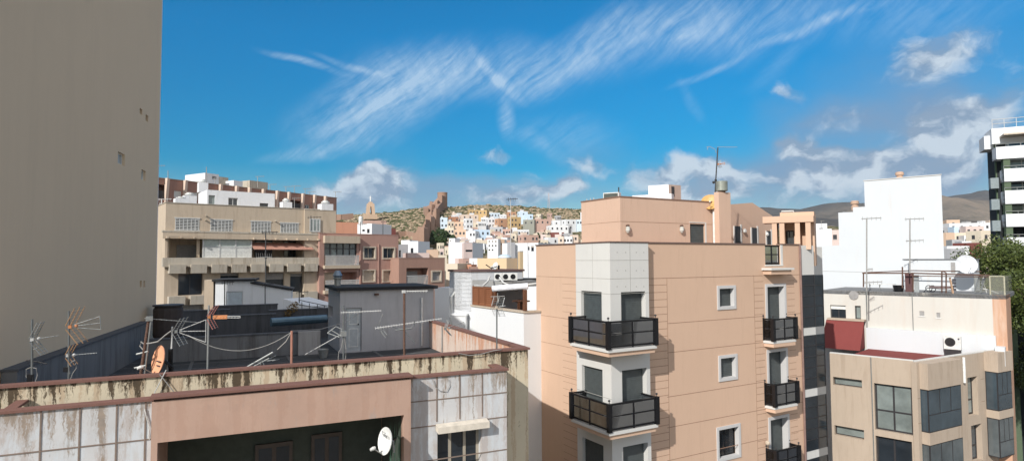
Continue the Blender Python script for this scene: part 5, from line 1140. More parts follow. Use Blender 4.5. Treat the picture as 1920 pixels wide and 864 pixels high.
# groove lines: raised strips with the groove shade in their darker colour
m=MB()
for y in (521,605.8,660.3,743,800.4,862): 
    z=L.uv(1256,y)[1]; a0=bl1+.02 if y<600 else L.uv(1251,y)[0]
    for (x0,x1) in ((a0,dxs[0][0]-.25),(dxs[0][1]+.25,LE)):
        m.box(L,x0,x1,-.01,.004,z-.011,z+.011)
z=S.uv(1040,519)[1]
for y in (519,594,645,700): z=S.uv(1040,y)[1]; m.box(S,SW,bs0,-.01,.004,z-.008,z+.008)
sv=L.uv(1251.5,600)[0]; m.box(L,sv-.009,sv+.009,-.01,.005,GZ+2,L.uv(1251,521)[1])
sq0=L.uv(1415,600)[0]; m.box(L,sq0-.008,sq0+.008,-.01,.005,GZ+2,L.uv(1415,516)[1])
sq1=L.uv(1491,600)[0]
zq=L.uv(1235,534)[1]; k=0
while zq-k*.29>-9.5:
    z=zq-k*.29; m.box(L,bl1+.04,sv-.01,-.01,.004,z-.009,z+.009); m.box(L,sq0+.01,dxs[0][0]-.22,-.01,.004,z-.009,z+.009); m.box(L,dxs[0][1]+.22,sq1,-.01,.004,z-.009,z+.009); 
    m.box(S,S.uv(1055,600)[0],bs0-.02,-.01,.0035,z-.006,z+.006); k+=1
m.build('wall_lines',M_GROOVE,ob)
# small windows
for i,h in enumerate(winh):
    w=window(ob,L,h,.2,'one' if i<2 else 'two',M_BLACK,M_GLASS,(.98,.95,0)[i],M_SHUT,surround=(.105,.04,M_WINSTONE),pitch=.055)
# balconies
BGL=bpy.data.materials.new('smoked_balcony_glass'); BGL.use_nodes=True; t=BGL.node_tree; t.nodes.clear()
tr=t.nodes.new('ShaderNodeBsdfTransparent'); tr.inputs[0].default_value=(.24,.25,.27,1); gl=t.nodes.new('ShaderNodeBsdfGlossy'); gl.inputs['Roughness'].default_value=.05; gl.inputs[0].default_value=(.5,.52,.55,1)
fz=t.nodes.new('ShaderNodeFresnel'); fz.inputs[0].default_value=1.5; mxs=t.nodes.new('ShaderNodeMixShader'); t.links.new(fz.outputs[0],mxs.inputs[0]); t.links.new(tr.outputs[0],mxs.inputs[1]); t.links.new(gl.outputs[0],mxs.inputs[2]); om=t.nodes.new('ShaderNodeOutputMaterial'); t.links.new(mxs.outputs[0],om.inputs[0])
def balcony(path,z,inner,npan,rail=.98,nm='balcony'):
    """path: outer corner points (world xy) from wall to wall; z: floor top; inner: points on the wall closing the slab polygon"""
    P=[Vector((p[0],p[1],0)) for p in path]; I=[Vector((p[0],p[1],0)) for p in inner]
    ctr=sum(P+I,Vector((0,0,0)))/len(P+I)
    m=MB(); m.prism([(p.x,p.y) for p in P+I],z-.11,z); sh=[ctr+(p-ctr)*.95 if i<len(P) else p for i,p in enumerate(P+I)]
    m.cur=1; m.prism([(p.x,p.y) for p in sh],z-.27,z-.112); slab_=m.build(nm,[M_STONE,M_ORANGE],ob)
    rp=[ctr+(p-ctr)*.975 for p in P]
    fr_m=MB(); gm=MB()
    for a,b in zip(rp,rp[1:]):
        d=(b-a); Ln_=d.length; ang=math.degrees(math.atan2(d.x,d.y)); f=Fr((a.x,a.y),ang)
        n_=max(1,round(Ln_/1.0)) if npan is None else (npan if Ln_>1.2 else 1)
        fr_m.box(f,.03,Ln_-.03,-.03,.03,z+rail-.07,z+rail); fr_m.box(f,.03,Ln_-.03,-.025,.025,z+.06,z+.12); fr_m.box(f,.03,Ln_-.03,-.02,.02,z+rail*.54-.02,z+rail*.54+.02)
        for k in range(1,n_): fr_m.box(f,Ln_*k/n_-.025,Ln_*k/n_+.025,-.022,.022,z+.02,z+rail-.07)
        for k in range(n_):
            for (z0_,z1_) in ((z+.13,z+rail*.54-.03),(z+rail*.54+.03,z+rail-.08)): gm.box(f,Ln_*k/n_+.05,Ln_*(k+1)/n_-.05,-.006,.006,z0_,z1_)
    for i,p in enumerate(rp):
        w_=.075 if 0<i<len(rp)-1 else .035
        f=Fr((p.x,p.y),60); fr_m.box(f,-w_,w_,-w_,w_,z+.001,z+rail+.012)
    fr_m.build('railing',M_BLACK,slab_); gm.build('glass_panels',BGL,slab_)
    fm_=MB()
    for p in rp: fm_.tube([p+Vector((0,0,z+rail)),p+Vector((0,0,z+rail+.08))],.012,5); fm_.ball(p+Vector((0,0,z+rail+.11)),.045,8)
    fm_.build('finials',M_DARK,slab_,smooth=True)
    return slab_
pb=.62
for k in range(3):
    z=zf[k]
    xs0=S.uv(1069,655,.3+pb)[0]; xl1=L.uv(1232,655,.3+pb)[0]; cc=.3+pb
    O=[S.P(xs0,.0,0),S.P(xs0,cc,0),S.P(cc,cc,0),L.P(xl1,cc,0),L.P(xl1,0,0)]
    I=[L.P(bl1+.01,.0,0),L.P(bl1+.01,.31,0),L.P(-.31,.31,0),S.P(bs0-.01,.31,0),S.P(bs0-.01,0,0)]
    balcony([(p.x,p.y) for p in O],z,[(p.x,p.y) for p in I],2,rail=1.0)
for k in range(4):
    if k==0: z=fl[0]+FH*1.0
    else: z=fl[k-1]
    x0=L.uv(1450,640,.48)[0]; x1=L.uv(1493,636,.48)[0]
    O=[L.P(x0-.05,0,0),L.P(x0,.48,0),L.P(x1,.48,0),L.P(x1,0,0)]
    if k==0:
        m=MB(); zz=L.uv(1463,505,.3)[1]; z0_=L.uv(1463,514,.3)[1]; m.prism([(p.x,p.y) for p in O],zz-.02,zz+.07); sh=[L.P(x0+.05,0,0),L.P(x0+.08,.4,0),L.P(x1-.1,.4,0),L.P(x1-.1,0,0)]; m.cur=1; m.prism([(p.x,p.y) for p in sh],z0_,zz-.022); m.build('canopy_slab',[M_STONE,M_ORANGE],ob)
    else: balcony([(p.x,p.y) for p in O],z,[],2,rail=.98)
for k in range(3):
    h=bd[k]; window(ob,L,h[:4],.3,'two',M_BLACK,M_GLASS,(.98,.95,.9)[k],M_SHUT,surround=(.11,.03,M_WINSTONE),name='balcony_door',pitch=.055)
m=MB(); h=gap; 
for (x0,x1,w0,w1) in ((h[0],h[0]+.05,h[2],OT),(h[1]-.05,h[1],h[2],OT),(h[0],h[1],h[2]+.02,h[2]+.08),(h[0],h[1],OT-.07,OT-.01),(h[0],h[1],(h[2]+OT)/2-.02,(h[2]+OT)/2+.03),((h[0]+h[1])/2-.03,(h[0]+h[1])/2+.03,h[2],OT)): m.box(L,x0,x1,-.1,-.05,w0,w1)
gp=m.build('parapet_railing',M_BLACK,ob); m=MB(); m.box(L,h[0]+.05,h[1]-.05,-.08,-.07,h[2]+.1,OT-.1); m.build('glass_panels',BGL,gp)
m=MB(); m.box(L,h[0]-.04,h[1]+.16,.0,.03,h[2]-.06,h[2]-.001); m.box(L,h[1]+.001,h[1]+.14,.0,.03,h[2],OT-.01); m.build('gap_surround',M_STONE,gp)
# floodlight on the long wall
p=L.P(*[L.uv(1434,828)[0],.14],L.uv(1434,828)[1]); r=thing('wall_floodlight','small cream floodlight beside the lowest narrow balcony','lamp',p); m=MB(); m.lathe(p,[(.03,-.1),(.09,-.05),(.10,.06),(.05,.1)],10,Vector((.2,-.8,-.3))); m.build('lamp_body',M_SHUTB,r)
# street side bays (stone and dark glass), seen beyond the far corner
def sidebay(off,xa,xb,top,lab):
    f=L.sub(LE,-off); a1=f.uv(xb,600)[0]; a0=f.uv(xa,600)[0] if off>0 else .0
    m=MB(); m.box(f,a0,a1,-1.6,0,GZ,OT-.02 if off==0 else f.uv(xb,463)[1]); o=m.build('glazed_bay',M_STONE,ob)
    zb=[f.uv(1518,y)[1] for y in (515,613,628,728,743,844,862)]
    FHb=zb[0]-zb[2]; 
    g_=MB(); j_=MB()
    zz=f.uv((xa+xb)/2,515)[1]; band=(zb[1]-zb[2])
    per=zb[1]-zb[3]; zt_=zz
    for k in range(6):
        z1_=zt_ if k==0 else zb[2]-(k-1)*per; z0_=zb[1]-k*per
        g_.box(f,a0+.03,a1-.02,-1.5,.02,z0_,z1_)
        for q in range(1,5):
            y=z0_+(z1_-z0_)*q/5; j_.box(f,a0+.03,a1-.02,.018,.035,y-.02,y+.02)
        j_.box(f,a0+.02,a0+.08,.018,.036,z0_,z1_); j_.box(f,a1-.07,a1-.02,.018,.036,z0_,z1_)
    gg=g_.build('bay_glass',M_GLASSB if off else M_GLASS,o); j_.build('bay_mullions',M_DARK,gg)
    rs_=Fr((f.P(a1,0,0).x,f.P(a1,0,0).y),-30); g2=MB()
    for k in range(6):
        z1_=zt_ if k==0 else zb[2]-(k-1)*per; z0_=zb[1]-k*per; g2.box(rs_,.04,1.5,-.1,.012,z0_,z1_)
    g2.build('bay_side_glass',M_GLASSB,gg)
sidebay(0,1505,1529,515,''); sidebay(3.4,1527,1545,515,'')
m=MB(); m.tube([L.P(LE-.05,.05,GZ+1),L.P(LE-.05,.05,OT-.05)],.05,8); m.build('drain_pipe',plain('brown_pipe',(.22,.14,.12),.5),ob)

# ---------- penthouse on the peach building
P0=at(1163,400,26.2); PF=Fr((P0.x,P0.y),60); PS=Fr((P0.x,P0.y),150)
pzt=PF.uv(1165,370)[1]; pe=PF.uv(1341,400)[0]; psw=PS.uv(1090,400)[0]
pt=thing('peach_penthouse','peach penthouse storey with square chimney and white pipe on the building roof','penthouse',PF.P(pe/2,-2,OT-1))
ph_=PF.rect(1294,420,1322,456); ph_=[ph_[0],ph_[1],OT-.99,ph_[3]]
hull(pt,PF,pe+.3,-psw,OT-1,pzt,M_ORSTAIN,front=[(*ph_,.15)],par=.25,pt=.2,cop=plain('rust_stained_coping',(.22,.13,.09),.8),cr=.02,roofm=M_TILE)
window(pt,PF,ph_,.12,'one',M_BLACK,M_GLASS,1,M_SHUT,name='shutter_door')
m=MB(); zz=PF.uv(1250,418)[1]; m.box(PF,.0,ph_[0]-.08,-.01,.004,zz-.01,zz+.01); m.box(PF,ph_[1]+.08,pe-.1,-.01,.004,zz-.01,zz+.01); m.box(PS,psw,0,-.01,.004,zz-.008,zz+.008); m.build('wall_lines',M_GROOVE,pt)
m=MB(); m.box(PF,ph_[1],ph_[1]+.08,.0,.02,ph_[2],ph_[3]+.05); m.box(PF,ph_[0]-.04,ph_[1]+.08,.0,.02,ph_[3]+.051,ph_[3]+.09); m.build('door_surround',M_STONE,pt)
for i,px in enumerate((1175,1276)):
    s,z=PF.uv(px,430); p=PF.P(s,.08,z); r=thing('bulkhead_lamp',('outdoor wall lamp near the penthouse corner','outdoor wall lamp left of the grey shutter door')[i],'lamp',p,'bulkhead lamps on the penthouse wall')
    m=MB(); m.lathe(p,[(.05,-.16),(.10,-.06),(.09,.08),(.04,.14)],10); m.build('lamp_glass',plain('frosted_lamp_glass',(.5,.5,.46),.3),r)
    m=MB(); m.lathe(p+Vector((0,0,.14)),[(.09,0),(.07,.05),(.03,.07)],10); m.tube([p+Vector((0,0,.1)),PF.P(s,0,z+.1)],.03,5); m.build('lamp_cap',M_RUST,r)
# white pipe
s=PF.uv(1341,430,.15)[0]; m=MB(); zt=PF.uv(1341,392,.15)[1]; m.tube([PF.P(s,.12,OT-1),PF.P(s,.12,zt),PF.P(s-.07,.02,zt+.09)],.085,10); m.build('flue_pipe',M_DISHW,pt)
# square chimney
CHf=Fr((PF.P(PF.uv(1349,430,.55)[0],.55,0).x,PF.P(PF.uv(1349,430,.55)[0],.55,0).y),60); cz_=CHf.uv(1352,360)[1]; cw2=CHf.uv(1371,430)[0]; cd2=-Fr(CHf.O,150).uv(1340,430)[0]
r=thing('chimney_stack','square peach chimney stack with a round galvanised cowl','chimney',CHf.P(cw2/2,-cd2/2,OT-1))
m=MB(); m.box(CHf,0,cw2,-cd2,0,OT-1,cz_); m.build('stack',M_ORSTAIN,r)
c=CHf.P(cw2*.45,-cd2*.5,cz_); k=c.y/1150; m=MB(); m.lathe(c,[(7*k,0),(7*k,2.5*k)],16); m.build('cowl_neck',M_RUST,r); m=MB(); m.lathe(c+Vector((0,0,2.5*k)),[(10.5*k,0),(11*k,1*k),(11*k,18*k),(10.5*k,18.5*k)],20); m.build('cowl',plain('green_grey_metal',(.27,.29,.25),.5,.4),r)
# shaded gable wing further along
GF=Fr((PF.P(pe+.1,-1.2,0).x,PF.P(pe+.1,-1.2,0).y),50)
g0=GF.uv(1370,430)[0]; g1=GF.uv(1412,430)[0]; g2_=GF.uv(1449,430)[0]; z0_=GF.uv(1371,385)[1]; z1_=GF.uv(1410,380)[1]; z2_=GF.uv(1449,405)[1]
gw=thing('gable_wing','peach gable wing in grazing shade behind the chimney stack','roof structure',GF.P((g0+g2_)/2,-2,OT-1))
m=MB(); pts=[(g0-.5,z0_),(g1,z1_),(g2_,z2_)]
for (a,za),(b,zb) in zip(pts,pts[1:]): m.hexa([GF.P(a,0,OT-1),GF.P(b,0,OT-1),GF.P(b,-4,OT-1),GF.P(a,-4,OT-1)],[GF.P(a,0,za),GF.P(b,0,zb),GF.P(b,-4,zb),GF.P(a,-4,za)])
m.build('wall',M_ORSTAIN,gw)
for x0,x1,yt in ((1377,1388,424),(1409,1419,427),(1437,1445,433)):
    q=GF.rect(x0,yt,x1,456); m=MB(); m.box(GF,q[0]-.1,q[0],.0,.04,OT-1,q[3]); m.box(GF,q[1],q[1]+.12,.0,.04,OT-1,q[3]+.1); m.cur=1; m.box(GF,q[0],q[1],.0,.02,OT-1,q[3]); m.build('door',[M_STONE,M_DARK],gw)
for i,(px,py) in enumerate(((1394,433),(1436,439))):
    s,z=GF.uv(px,py); p=GF.P(s,.05,z); r=thing('oval_wall_lamp',('white oval wall lamp between the first two doors of the gable wing','white oval wall lamp by the pergola end of the gable wing')[i],'lamp',p,'oval lamps on the gable wing'); m=MB(); m.lathe(p,[(.12,0),(.12,.04),(.08,.09)],12,Vector((GF.n[0],GF.n[1],0))); m.build('lamp_glass',M_AC,r)
# peach pergola block at the end
EF=frp(1463,30.5,120,430); EF=Fr(EF.O,118); ew=EF.uv(1527,430)[0]; ez=EF.uv(1500,402)[1]
eg=thing('peach_pergola_block','peach roof block with deep portal frames at the far end','roof structure',EF.P(ew/2,-1.5,OT-1))
q=EF.rect(1471,432,1489,458); hull(eg,EF,ew,2.6,OT-1,ez,M_ORANGE,front=[(q[0],q[1],OT-.9,q[3],.15)],par=0,cr=.0,roofm=M_ORANGE); window(eg,EF,(q[0],q[1],OT-.9,q[3]),.12,'two')
m=MB(); s0=EF.uv(1430,420,1.0)[0]; zt=EF.uv(1480,404,1.0)[1]; zb=EF.uv(1480,417,1.0)[1]; m.box(EF,s0,ew+.0,.0,1.0,zb,zt-.02); m.build('portal_beam',M_ORANGE,eg)
for px in (1452,1466,1495,1515): s=EF.uv(px,440,.9)[0]; m=MB(); m.box(EF,s-.1,s+.12,.0,.95,OT-.2,zb-.003); m.build('portal_pier',M_ORANGE,eg)
m=MB(); a=EF.uv(1463,397,.3)[0]; b_=EF.uv(1486,397,.3)[0]; z0_=ez+.12; z1_=EF.uv(1475,394,.3)[1]; m.tube([EF.P(a,-.5,z0_),EF.P(a,-.5,z1_),EF.P(b_,-.5,z1_),EF.P(b_,-.5,z0_)],.04,6); tag(m.build('pipe_frame',M_WSTEEL),'white bent pipe frame on top of the peach pergola block','frame')
# things on the penthouse roof
f=frp(1216,31,118,375); w=f.uv(1254,370)[0]; zt=f.uv(1235,347)[1]
r=thing('white_stair_box','white stair box with brown shaded door side on the penthouse roof','stair box',f.P(w/2,-1,pzt-.3)); m=MB(); m.box(f,0,w,-1.6,0,pzt-.3,zt); m.build('wall',M_WHITE,r)
m=MB(); m.box(f,-.7,w+.25,.01,.5,pzt-.3,f.uv(1235,366)[1]); m.build('base_slab',M_WHITE,r)
e=f.P(w,0,0); f2=Fr((e.x,e.y),62); w2=f2.uv(1277,370)[0]; m=MB(); m.box(f2,.004,w2,-1.5,0,pzt-.3,zt-.003); m.build('side_wall',stucco('stained_shaded_rosy',(.42,.32,.27),.4,.5),r)  # shaded side of the white box: shade put into rosy colour, plus stains
q=f2.rect(1259,350,1264,368); m=MB(); m.box(f2,q[0],q[1],.0,.02,q[2],q[3]); m.build('doorway',M_DARK,r)
def acunit(px0,py0,px1,py1,Y,a,lab,zb=None,fan=True,grp=None):
    f=frp(px0,Y,a,py1); w=f.uv(px1,py1)[0]; z0=f.uv(px0,py1)[1] if zb is None else zb; z1=f.uv((px0+px1)/2,py0)[1]; r=thing('air_conditioner',lab,'air conditioner',f.P(w/2,-.2,z0),grp)
    m=MB(); m.box(f,0,w,-.35,0,z0+.05,z1); m.box(f,.05,w-.05,-.3,-.05,z0,z0+.049); m.build('casing',M_AC,r)
    h=z1-z0
    if fan:
        m=MB(); c=f.P(w*.38,.002,z0+h*.52); ax=Vector((f.n[0],f.n[1],0))
        for rr in (.42,.30,.18): m.lathe(c,[(h*rr,0),(h*rr,.02),(h*(rr-.06),.02),(h*(rr-.06),0)],20,ax)
        m.build('fan_grille',M_DARK,r)
        m=MB(); m.box(f,w*.8,w*.92,.002,.012,z0+h*.7,z0+h*.82); m.build('badge',M_INK,r)
    else:
        m=MB()
        for k in range(7): s=w*(.08+.84*k/6); m.box(f,s-.02,s+.02,.002,.02,z0+h*.15,z1-.04)
        m.box(f,w*.05,w*.95,.001,.006,z0+h*.15,z1-.04); m.build('coil_grille',plain('dark_coil',(.06,.07,.06),.6),r)
    return r
acunit(1131,361,1160,372,29,118,'long ribbed cooling unit on the left end of the penthouse roof',pzt-.02,False)
m=MB(); b_=at(1160,372,29); m.tube([b_,at(1160,351,29)],.03,5); tag(m.build('roof_pole',M_CABLEB),'short dark pole beside the ribbed cooling unit','pole')
m=MB()
for px in (1097,1104,1110): p=PS.P(PS.uv(px,370)[0],-.1,pzt+.03); m.tube([p,p+Vector((0,0,.13))],.02,5)
tag(m.build('anchor_pins',M_WSTEEL),'row of tiny pale pins on the penthouse roof edge','pins')
r=thing('satellite_dish','orange dish rim showing behind the square chimney stack','dish',at(1333,378,29)); dish(r,at(1332,381,29),Vector((-.3,-.8,.5)),.42,plain('yellow_orange_dish',(.60,.36,.12),.5))

# ================================================================= BIG WHITE GABLE WALLS (right)
GA=133
gf=frp(1767,44,GA,400); gt=gf.uv(1765,328)[1]; ga=gf.uv(1622,400)[0]; gb=gf.uv(1600,430)[0]; gc=gf.uv(1572,430)[0]; gd=gf.uv(1540,480)[0]
MGW=stucco('bright_white_gable',(.60,.625,.64),.16,.3,(.6,.5,.42),sc=.4,cut=(.56,.75))
gg=thing('white_gable_building','very large blank bright white stepped gable building on the right','building',gf.P(ga/2,-4,GZ))
m=MB(); q=[gf.P(ga,0,0),gf.P(0,0,0),gf.P(0,0,0)+Vector((.50,.866,0))*7,gf.P(ga,-7,0)]; m.prism([(p.x,p.y) for p in q],GZ,gt); 
m.box(gf,gb,ga-.003,-6,-.05,GZ,gf.uv(1611,388)[1]); m.box(gf,gc,gb-.003,-5,-.1,GZ,gf.uv(1585,398)[1]); m.box(gf,gd-6,gc-.003,-5,-.15,GZ,gf.uv(1560,460)[1]); m.build('wall',MGW,gg)
m=MB(); m.prism([(p.x,p.y) for p in [gf.P(ga-.05,.05,0),gf.P(.05,.05,0),gf.P(0,0,0)+Vector((.50,.866,0))*7,gf.P(ga,-7,0)]],gt,gt+.06); m.build('roof_edge',M_STONE,gg)
for i,(px,yt,yb,Y) in enumerate(((1687,322,336,49),(1603,372,390,53))):
    b_=at(px,yb,Y); k=Y/1150; r=thing('clay_chimney_pot',('clay coloured chimney pot on top of the white gable','clay coloured chimney pot on the lower step of the white gable')[i],'chimney pot',b_,'clay pots on the white gable')
    m=MB(); m.lathe(b_,[(6.5*k,-4*k),(6.5*k,3*k),(5*k,4.5*k),(5*k,6.5*k),(7*k,7.5*k),(7*k,12*k),(5.5*k,13.5*k)],14); m.build('pot',stucco('clay_pot',(.48,.33,.24),.3,sc=3),r)
r=thing('roof_vent','small grey pipe bend on the left step of the white gable','vent',at(1580,402,54)); m=MB(); m.tube([at(1577,406,53.3),at(1583,400,53.3),at(1586,399,53.3),at(1586,408,53.3)],.18,8); m.build('vent_pipe',M_STEEL,r)
# lower white block in front right (with dish)
lf=frp(1826,41,GA,520); la=lf.uv(1695,520)[0]; lz=lf.uv(1760,487)[1]
lb=thing('low_white_block','low white block behind the terrace carrying the big white dish','building',lf.P(la/2,-1.5,GZ)); m=MB(); m.box(lf,la,0,-3,0,GZ,lz); m.build('wall',MGW,lb); m=MB(); m.box(lf,la-.05,.06,-3.05,.06,lz,lz+.07); m.build('roof_edge',M_CONC,lb)
s,z=lf.uv(1787,500); m=MB(); m.box(lf,s-.12,s+.12,.0,.03,z-.4,z+.3); m.build('vent_slot',M_SHUTG,lb)
r=thing('large_satellite_dish','large round white dish on the corner of the low white block','dish',at(1812,517,40)); dish(r,at(1811,496,40.0),Vector((-.25,-.92,.22)),.62,plain('greyish_dish_paint',(.60,.62,.64),.4))

# ================================================================= CREAM PARTY-WALL BUILDING WITH CLUTTERED TERRACE
cf=frp(1886,36.5,GA,560); cE=cf.uv(1540,560)[0]; czt=cf.uv(1880,553)[1]
cb=thing('cream_party_wall_building','cream and peach party wall building with a cluttered fenced roof terrace','building',cf.P(cE/2,-3,GZ))
wn1=[cf.rect(1557,572,1586,597),cf.rect(1603,573,1614,598)]; vt=[cf.rect(1724,583,1733,592),cf.rect(1756,586,1763,595)]
sp=cf.uv(1862,600)[0]
m=MB(); m.wall(cf,cE,sp,GZ,czt,[(*h,.2) for h in wn1]+[(*h,.15) for h in vt]); cwall=m.build('wall',M_PLAIN_CREAM,cb)
m=MB(); m.wall(cf,sp,0,GZ,czt); e=cf.P(0,0,0); cr2=Fr((e.x,e.y),GA-90); m.wall(cr2,0,3,GZ,czt); m.build('peach_wall_end',stucco('worn_peach_paint',(.55,.33,.22),.3,.4,(.66,.55,.45),sc=.6),cb)
for i,h in enumerate(wn1): window(cb,cf,h,.16,('two','one')[i],M_DARK,(M_GLASS,M_CURT)[i],(.3,0)[i],M_AC)
for h in vt:
    m=MB(); slats(m,cf,h[0],h[1],-.05,h[2],h[3],.06,.02); m.build('vent_grille',M_SHUTG,cb)
    m=MB(); m.box(cf,h[0]-.05,h[1]+.05,.0,.04,h[2]-.06,h[2]-.005); m.build('vent_sill',M_AC,cb)
m=MB(); q=[cf.P(cE,0,0),cf.P(0,0,0),cf.P(0,-6,0),cf.P(cE,-6,0)]; m.prism([(p.x,p.y) for p in q],czt-.25,czt-.004); m.build('roof_terrace',M_CONC,cb)
for px in (1711,): s=cf.uv(px,570)[0]; m=MB(); m.tube([cf.P(s,.04,czt-3),cf.P(s,.04,czt)],.025,5); s2=cf.uv(1625,570)[0]; m.tube([cf.P(s2,.05,czt-4),cf.P(s2,.05,czt)],.03,5); m.build('drain_pipe',M_STEEL,cb)
m=MB(); s,z=cf.uv(1601,553); m.lathe(cf.P(s,.02,z),[(.28,0),(.3,.04),(.0+.01,.05)],14,Vector((cf.n[0],cf.n[1],0))); tag(m.build('oval_plaque',M_SHUTG),'grey oval plaque high on the left part of the cream wall','plaque')
# white skirting wall, right lower
sk=cf.sub(0,.35); z1_=cf.uv(1700,618,.35)[1]; 
# terrace frame on the roof
def tz(px,py,d=-.4): s,z=cf.uv(px,py,d); return cf.P(s,d,z)
tfm=thing('pergola_frame','thin rusty pipe pergola frame standing on the cream building terrace','pergola',tz(1700,545))
m=MB(); 
m.tube([tz(1617,512,-.4),tz(1712,512,-.4),tz(1856,516,-.3)],.05,6); m.tube([tz(1712,517,-.3),tz(1856,519,-.3)],.03,5); m.tube([tz(1617,511,-3.2),tz(1712,507,-3.2),tz(1840,509,-3.2)],.04,6)
m.build('top_rail',M_RUST,tfm)
m=MB()
for px,yt,yb in ((1619,512,538),(1712,512,546),(1766,508,548),(1774,511,549),(1692,500,540)): m.tube([tz(px,yt),tz(px,yb)],.045,6)
m.tube([tz(1766,508),tz(1774,511)],.035,5); m.build('posts',M_RUST,tfm)
m=MB(); m.tube([tz(1540,508,-.2),tz(1617,510,-.3)],.012,4); tag(m.build('wire',M_CABLE),'thin wire running left from the rusty pergola frame','wire')
r=thing('dark_door_panels','dark brown leaning door panels under the terrace pergola','panels',tz(1704,545)); m=MB(); a,_z=cf.uv(1697,530,-.8); b_,_=cf.uv(1712,530,-.8); zt=cf.uv(1704,512,-.8)[1]
m.box(cf,a,b_,-.9,-.8,czt,zt); m.build('brown_panel',plain('maroon_brown_board',(.10,.045,.045),.7),r)
m=MB(); a,_z=cf.uv(1714,530,-.8); b_,_=cf.uv(1723,530,-.8); m.box(cf,a,b_,-.85,-.78,czt,zt-.1); m.build('grey_panel',plain('grey_board',(.30,.32,.32),.7),r)
m=MB(); a,_z=cf.uv(1697,530,-1.0); 
r=thing('black_basin','black plastic basin on the cream building terrace','basin',tz(1685,545,-.6)); p=tz(1685,545,-.7); p.z=czt; m=MB(); m.lathe(p,[(.26,0),(.32,.42),(.34,.42),(.30,.36)],14); m.build('basin_body',M_BLACK,r)
r=thing('trestle_table','pale trestle table with white top by the black basin','table',tz(1650,545,-1)); p=tz(1655,545,-1.2); f=Fr((p.x,p.y),GA); m=MB(); m.box(f,-.9,.7,-.5,.0,czt+.42,czt+.46); m.build('tabletop',M_AC,r)
for a in (-.8,-.2,.6): m=MB(); m.tube([f.P(a,-.25,czt),f.P(a,-.05,czt+.42)],.02,5); m.tube([f.P(a,-.0,czt),f.P(a,-.3,czt+.42)],.02,5); m.build('leg',M_STEEL,r)
r=thing('garden_bench','dark curled metal bench with a long board on the terrace','bench',tz(1750,548,-.6)); p=tz(1760,549,-.7); f=Fr((p.x,p.y),GA)
m=MB(); m.box(f,-.5,.75,-.45,0,czt+.28,czt+.42); m.build('seat',plain('faded_brown_cushion',(.16,.12,.12),.8),r)
m=MB()
for cx in (-.55,-.35):
    m.tube([f.P(cx+.18*cos(t/10*6.28),-.2,czt+.25+.2*sin(t/10*6.28)) for t in range(11)],.025,5)
m.tube([f.P(-.8,0,czt),f.P(-.6,0,czt+.3),f.P(.7,0,czt+.2),f.P(.8,0,czt)],.025,5); m.build('curled_frame',M_BLACK,r)
r=thing('leaning_frame','rusty leaning board with a dark patterned panel beside the bench','board',tz(1782,548,-.5)); m=MB(); m.tube([tz(1781,520,-.5),tz(1787,550,-.5)],.06,5); m.build('board',plain('raw_board',(.42,.27,.17),.8),r)
m=MB(); s,z=cf.uv(1789,533,-.5); 
for k in range(4): m.box(cf,s-.1,s+.1,-.52,-.5,z-.4+.2*k,z-.25+.2*k)
m.build('patterned_panel',M_INK,r)
r=thing('step_ladder','long grey ladder leaning beside the terrace mesh fence','ladder',tz(1828,548,-.5)); m=MB(); A=tz(1827,549,-.5);B=tz(1838,514,-.5);C=A+Vector((.28,-.1,0));D=B+Vector((.28,-.1,0)); m.tube([A,B],.05,5); m.tube([C,D],.05,5)
for k in range(1,8): m.tube([A.lerp(B,k/8),C.lerp(D,k/8)],.02,4)
m.build('ladder_body',M_STEEL,r)
r=thing('folded_chair','dull pale folded lounger piled by the ladder','chair',tz(1850,550,-.8)); m=MB(); m.tube([tz(1838,540,-.8),tz(1852,543,-.8),tz(1872,550,-.8)],.04,5); m.tube([tz(1838,550,-.8),tz(1845,532,-.8),tz(1850,549,-.8)],.03,5); m.tube([tz(1841,533,-.9),tz(1846,518,-.9)],.06,5); m.build('lounger_frame',M_WSTEEL,r)
# mesh fence
MF=bpy.data.materials.new('fence_mesh_netting'); MF.use_nodes=True; t=MF.node_tree; t.nodes.clear(); tr=t.nodes.new('ShaderNodeBsdfTransparent'); df=t.nodes.new('ShaderNodeBsdfDiffuse'); df.inputs[0].default_value=(.22,.22,.18,1)
mxs=t.nodes.new('ShaderNodeMixShader'); mxs.inputs[0].default_value=.42; t.links.new(tr.outputs[0],mxs.inputs[1]); t.links.new(df.outputs[0],mxs.inputs[2]); om=t.nodes.new('ShaderNodeOutputMaterial'); t.links.new(mxs.outputs[0],om.inputs[0])
r=thing('mesh_fence','grey netting fence on posts at the right end of the terrace','fence',tz(1882,550,-.1)); sa=cf.uv(1856,530,-.1)[0]; sb_=cf.uv(1883,530,-.1)[0]; zt=cf.uv(1870,518,-.1)[1]
m=MB(); m.poly([cf.P(sa,-.1,czt),cf.P(sb_,-.1,czt),cf.P(sb_,-.1,zt),cf.P(sa,-.1,zt)]); m.poly([cf.P(sb_,-.1,czt),cf.P(sb_,-5,czt),cf.P(sb_,-5,zt),cf.P(sb_,-.1,zt)]); sc_=cf.uv(1826,530,-3)[0]; m.poly([cf.P(sc_,-3,czt),cf.P(sb_,-3,czt),cf.P(sb_,-3,zt),cf.P(sc_,-3,zt)]); m.build('netting',MF,r)
m=MB(); 
for s in (sa,sb_): m.tube([cf.P(s,-.1,czt),cf.P(s,-.1,zt)],.045,6)
m.tube([cf.P(sa,-.1,zt),cf.P(sb_,-.1,zt)],.035,6); m.build('fence_posts',plain('weathered_post',(.40,.38,.28),.7),r)

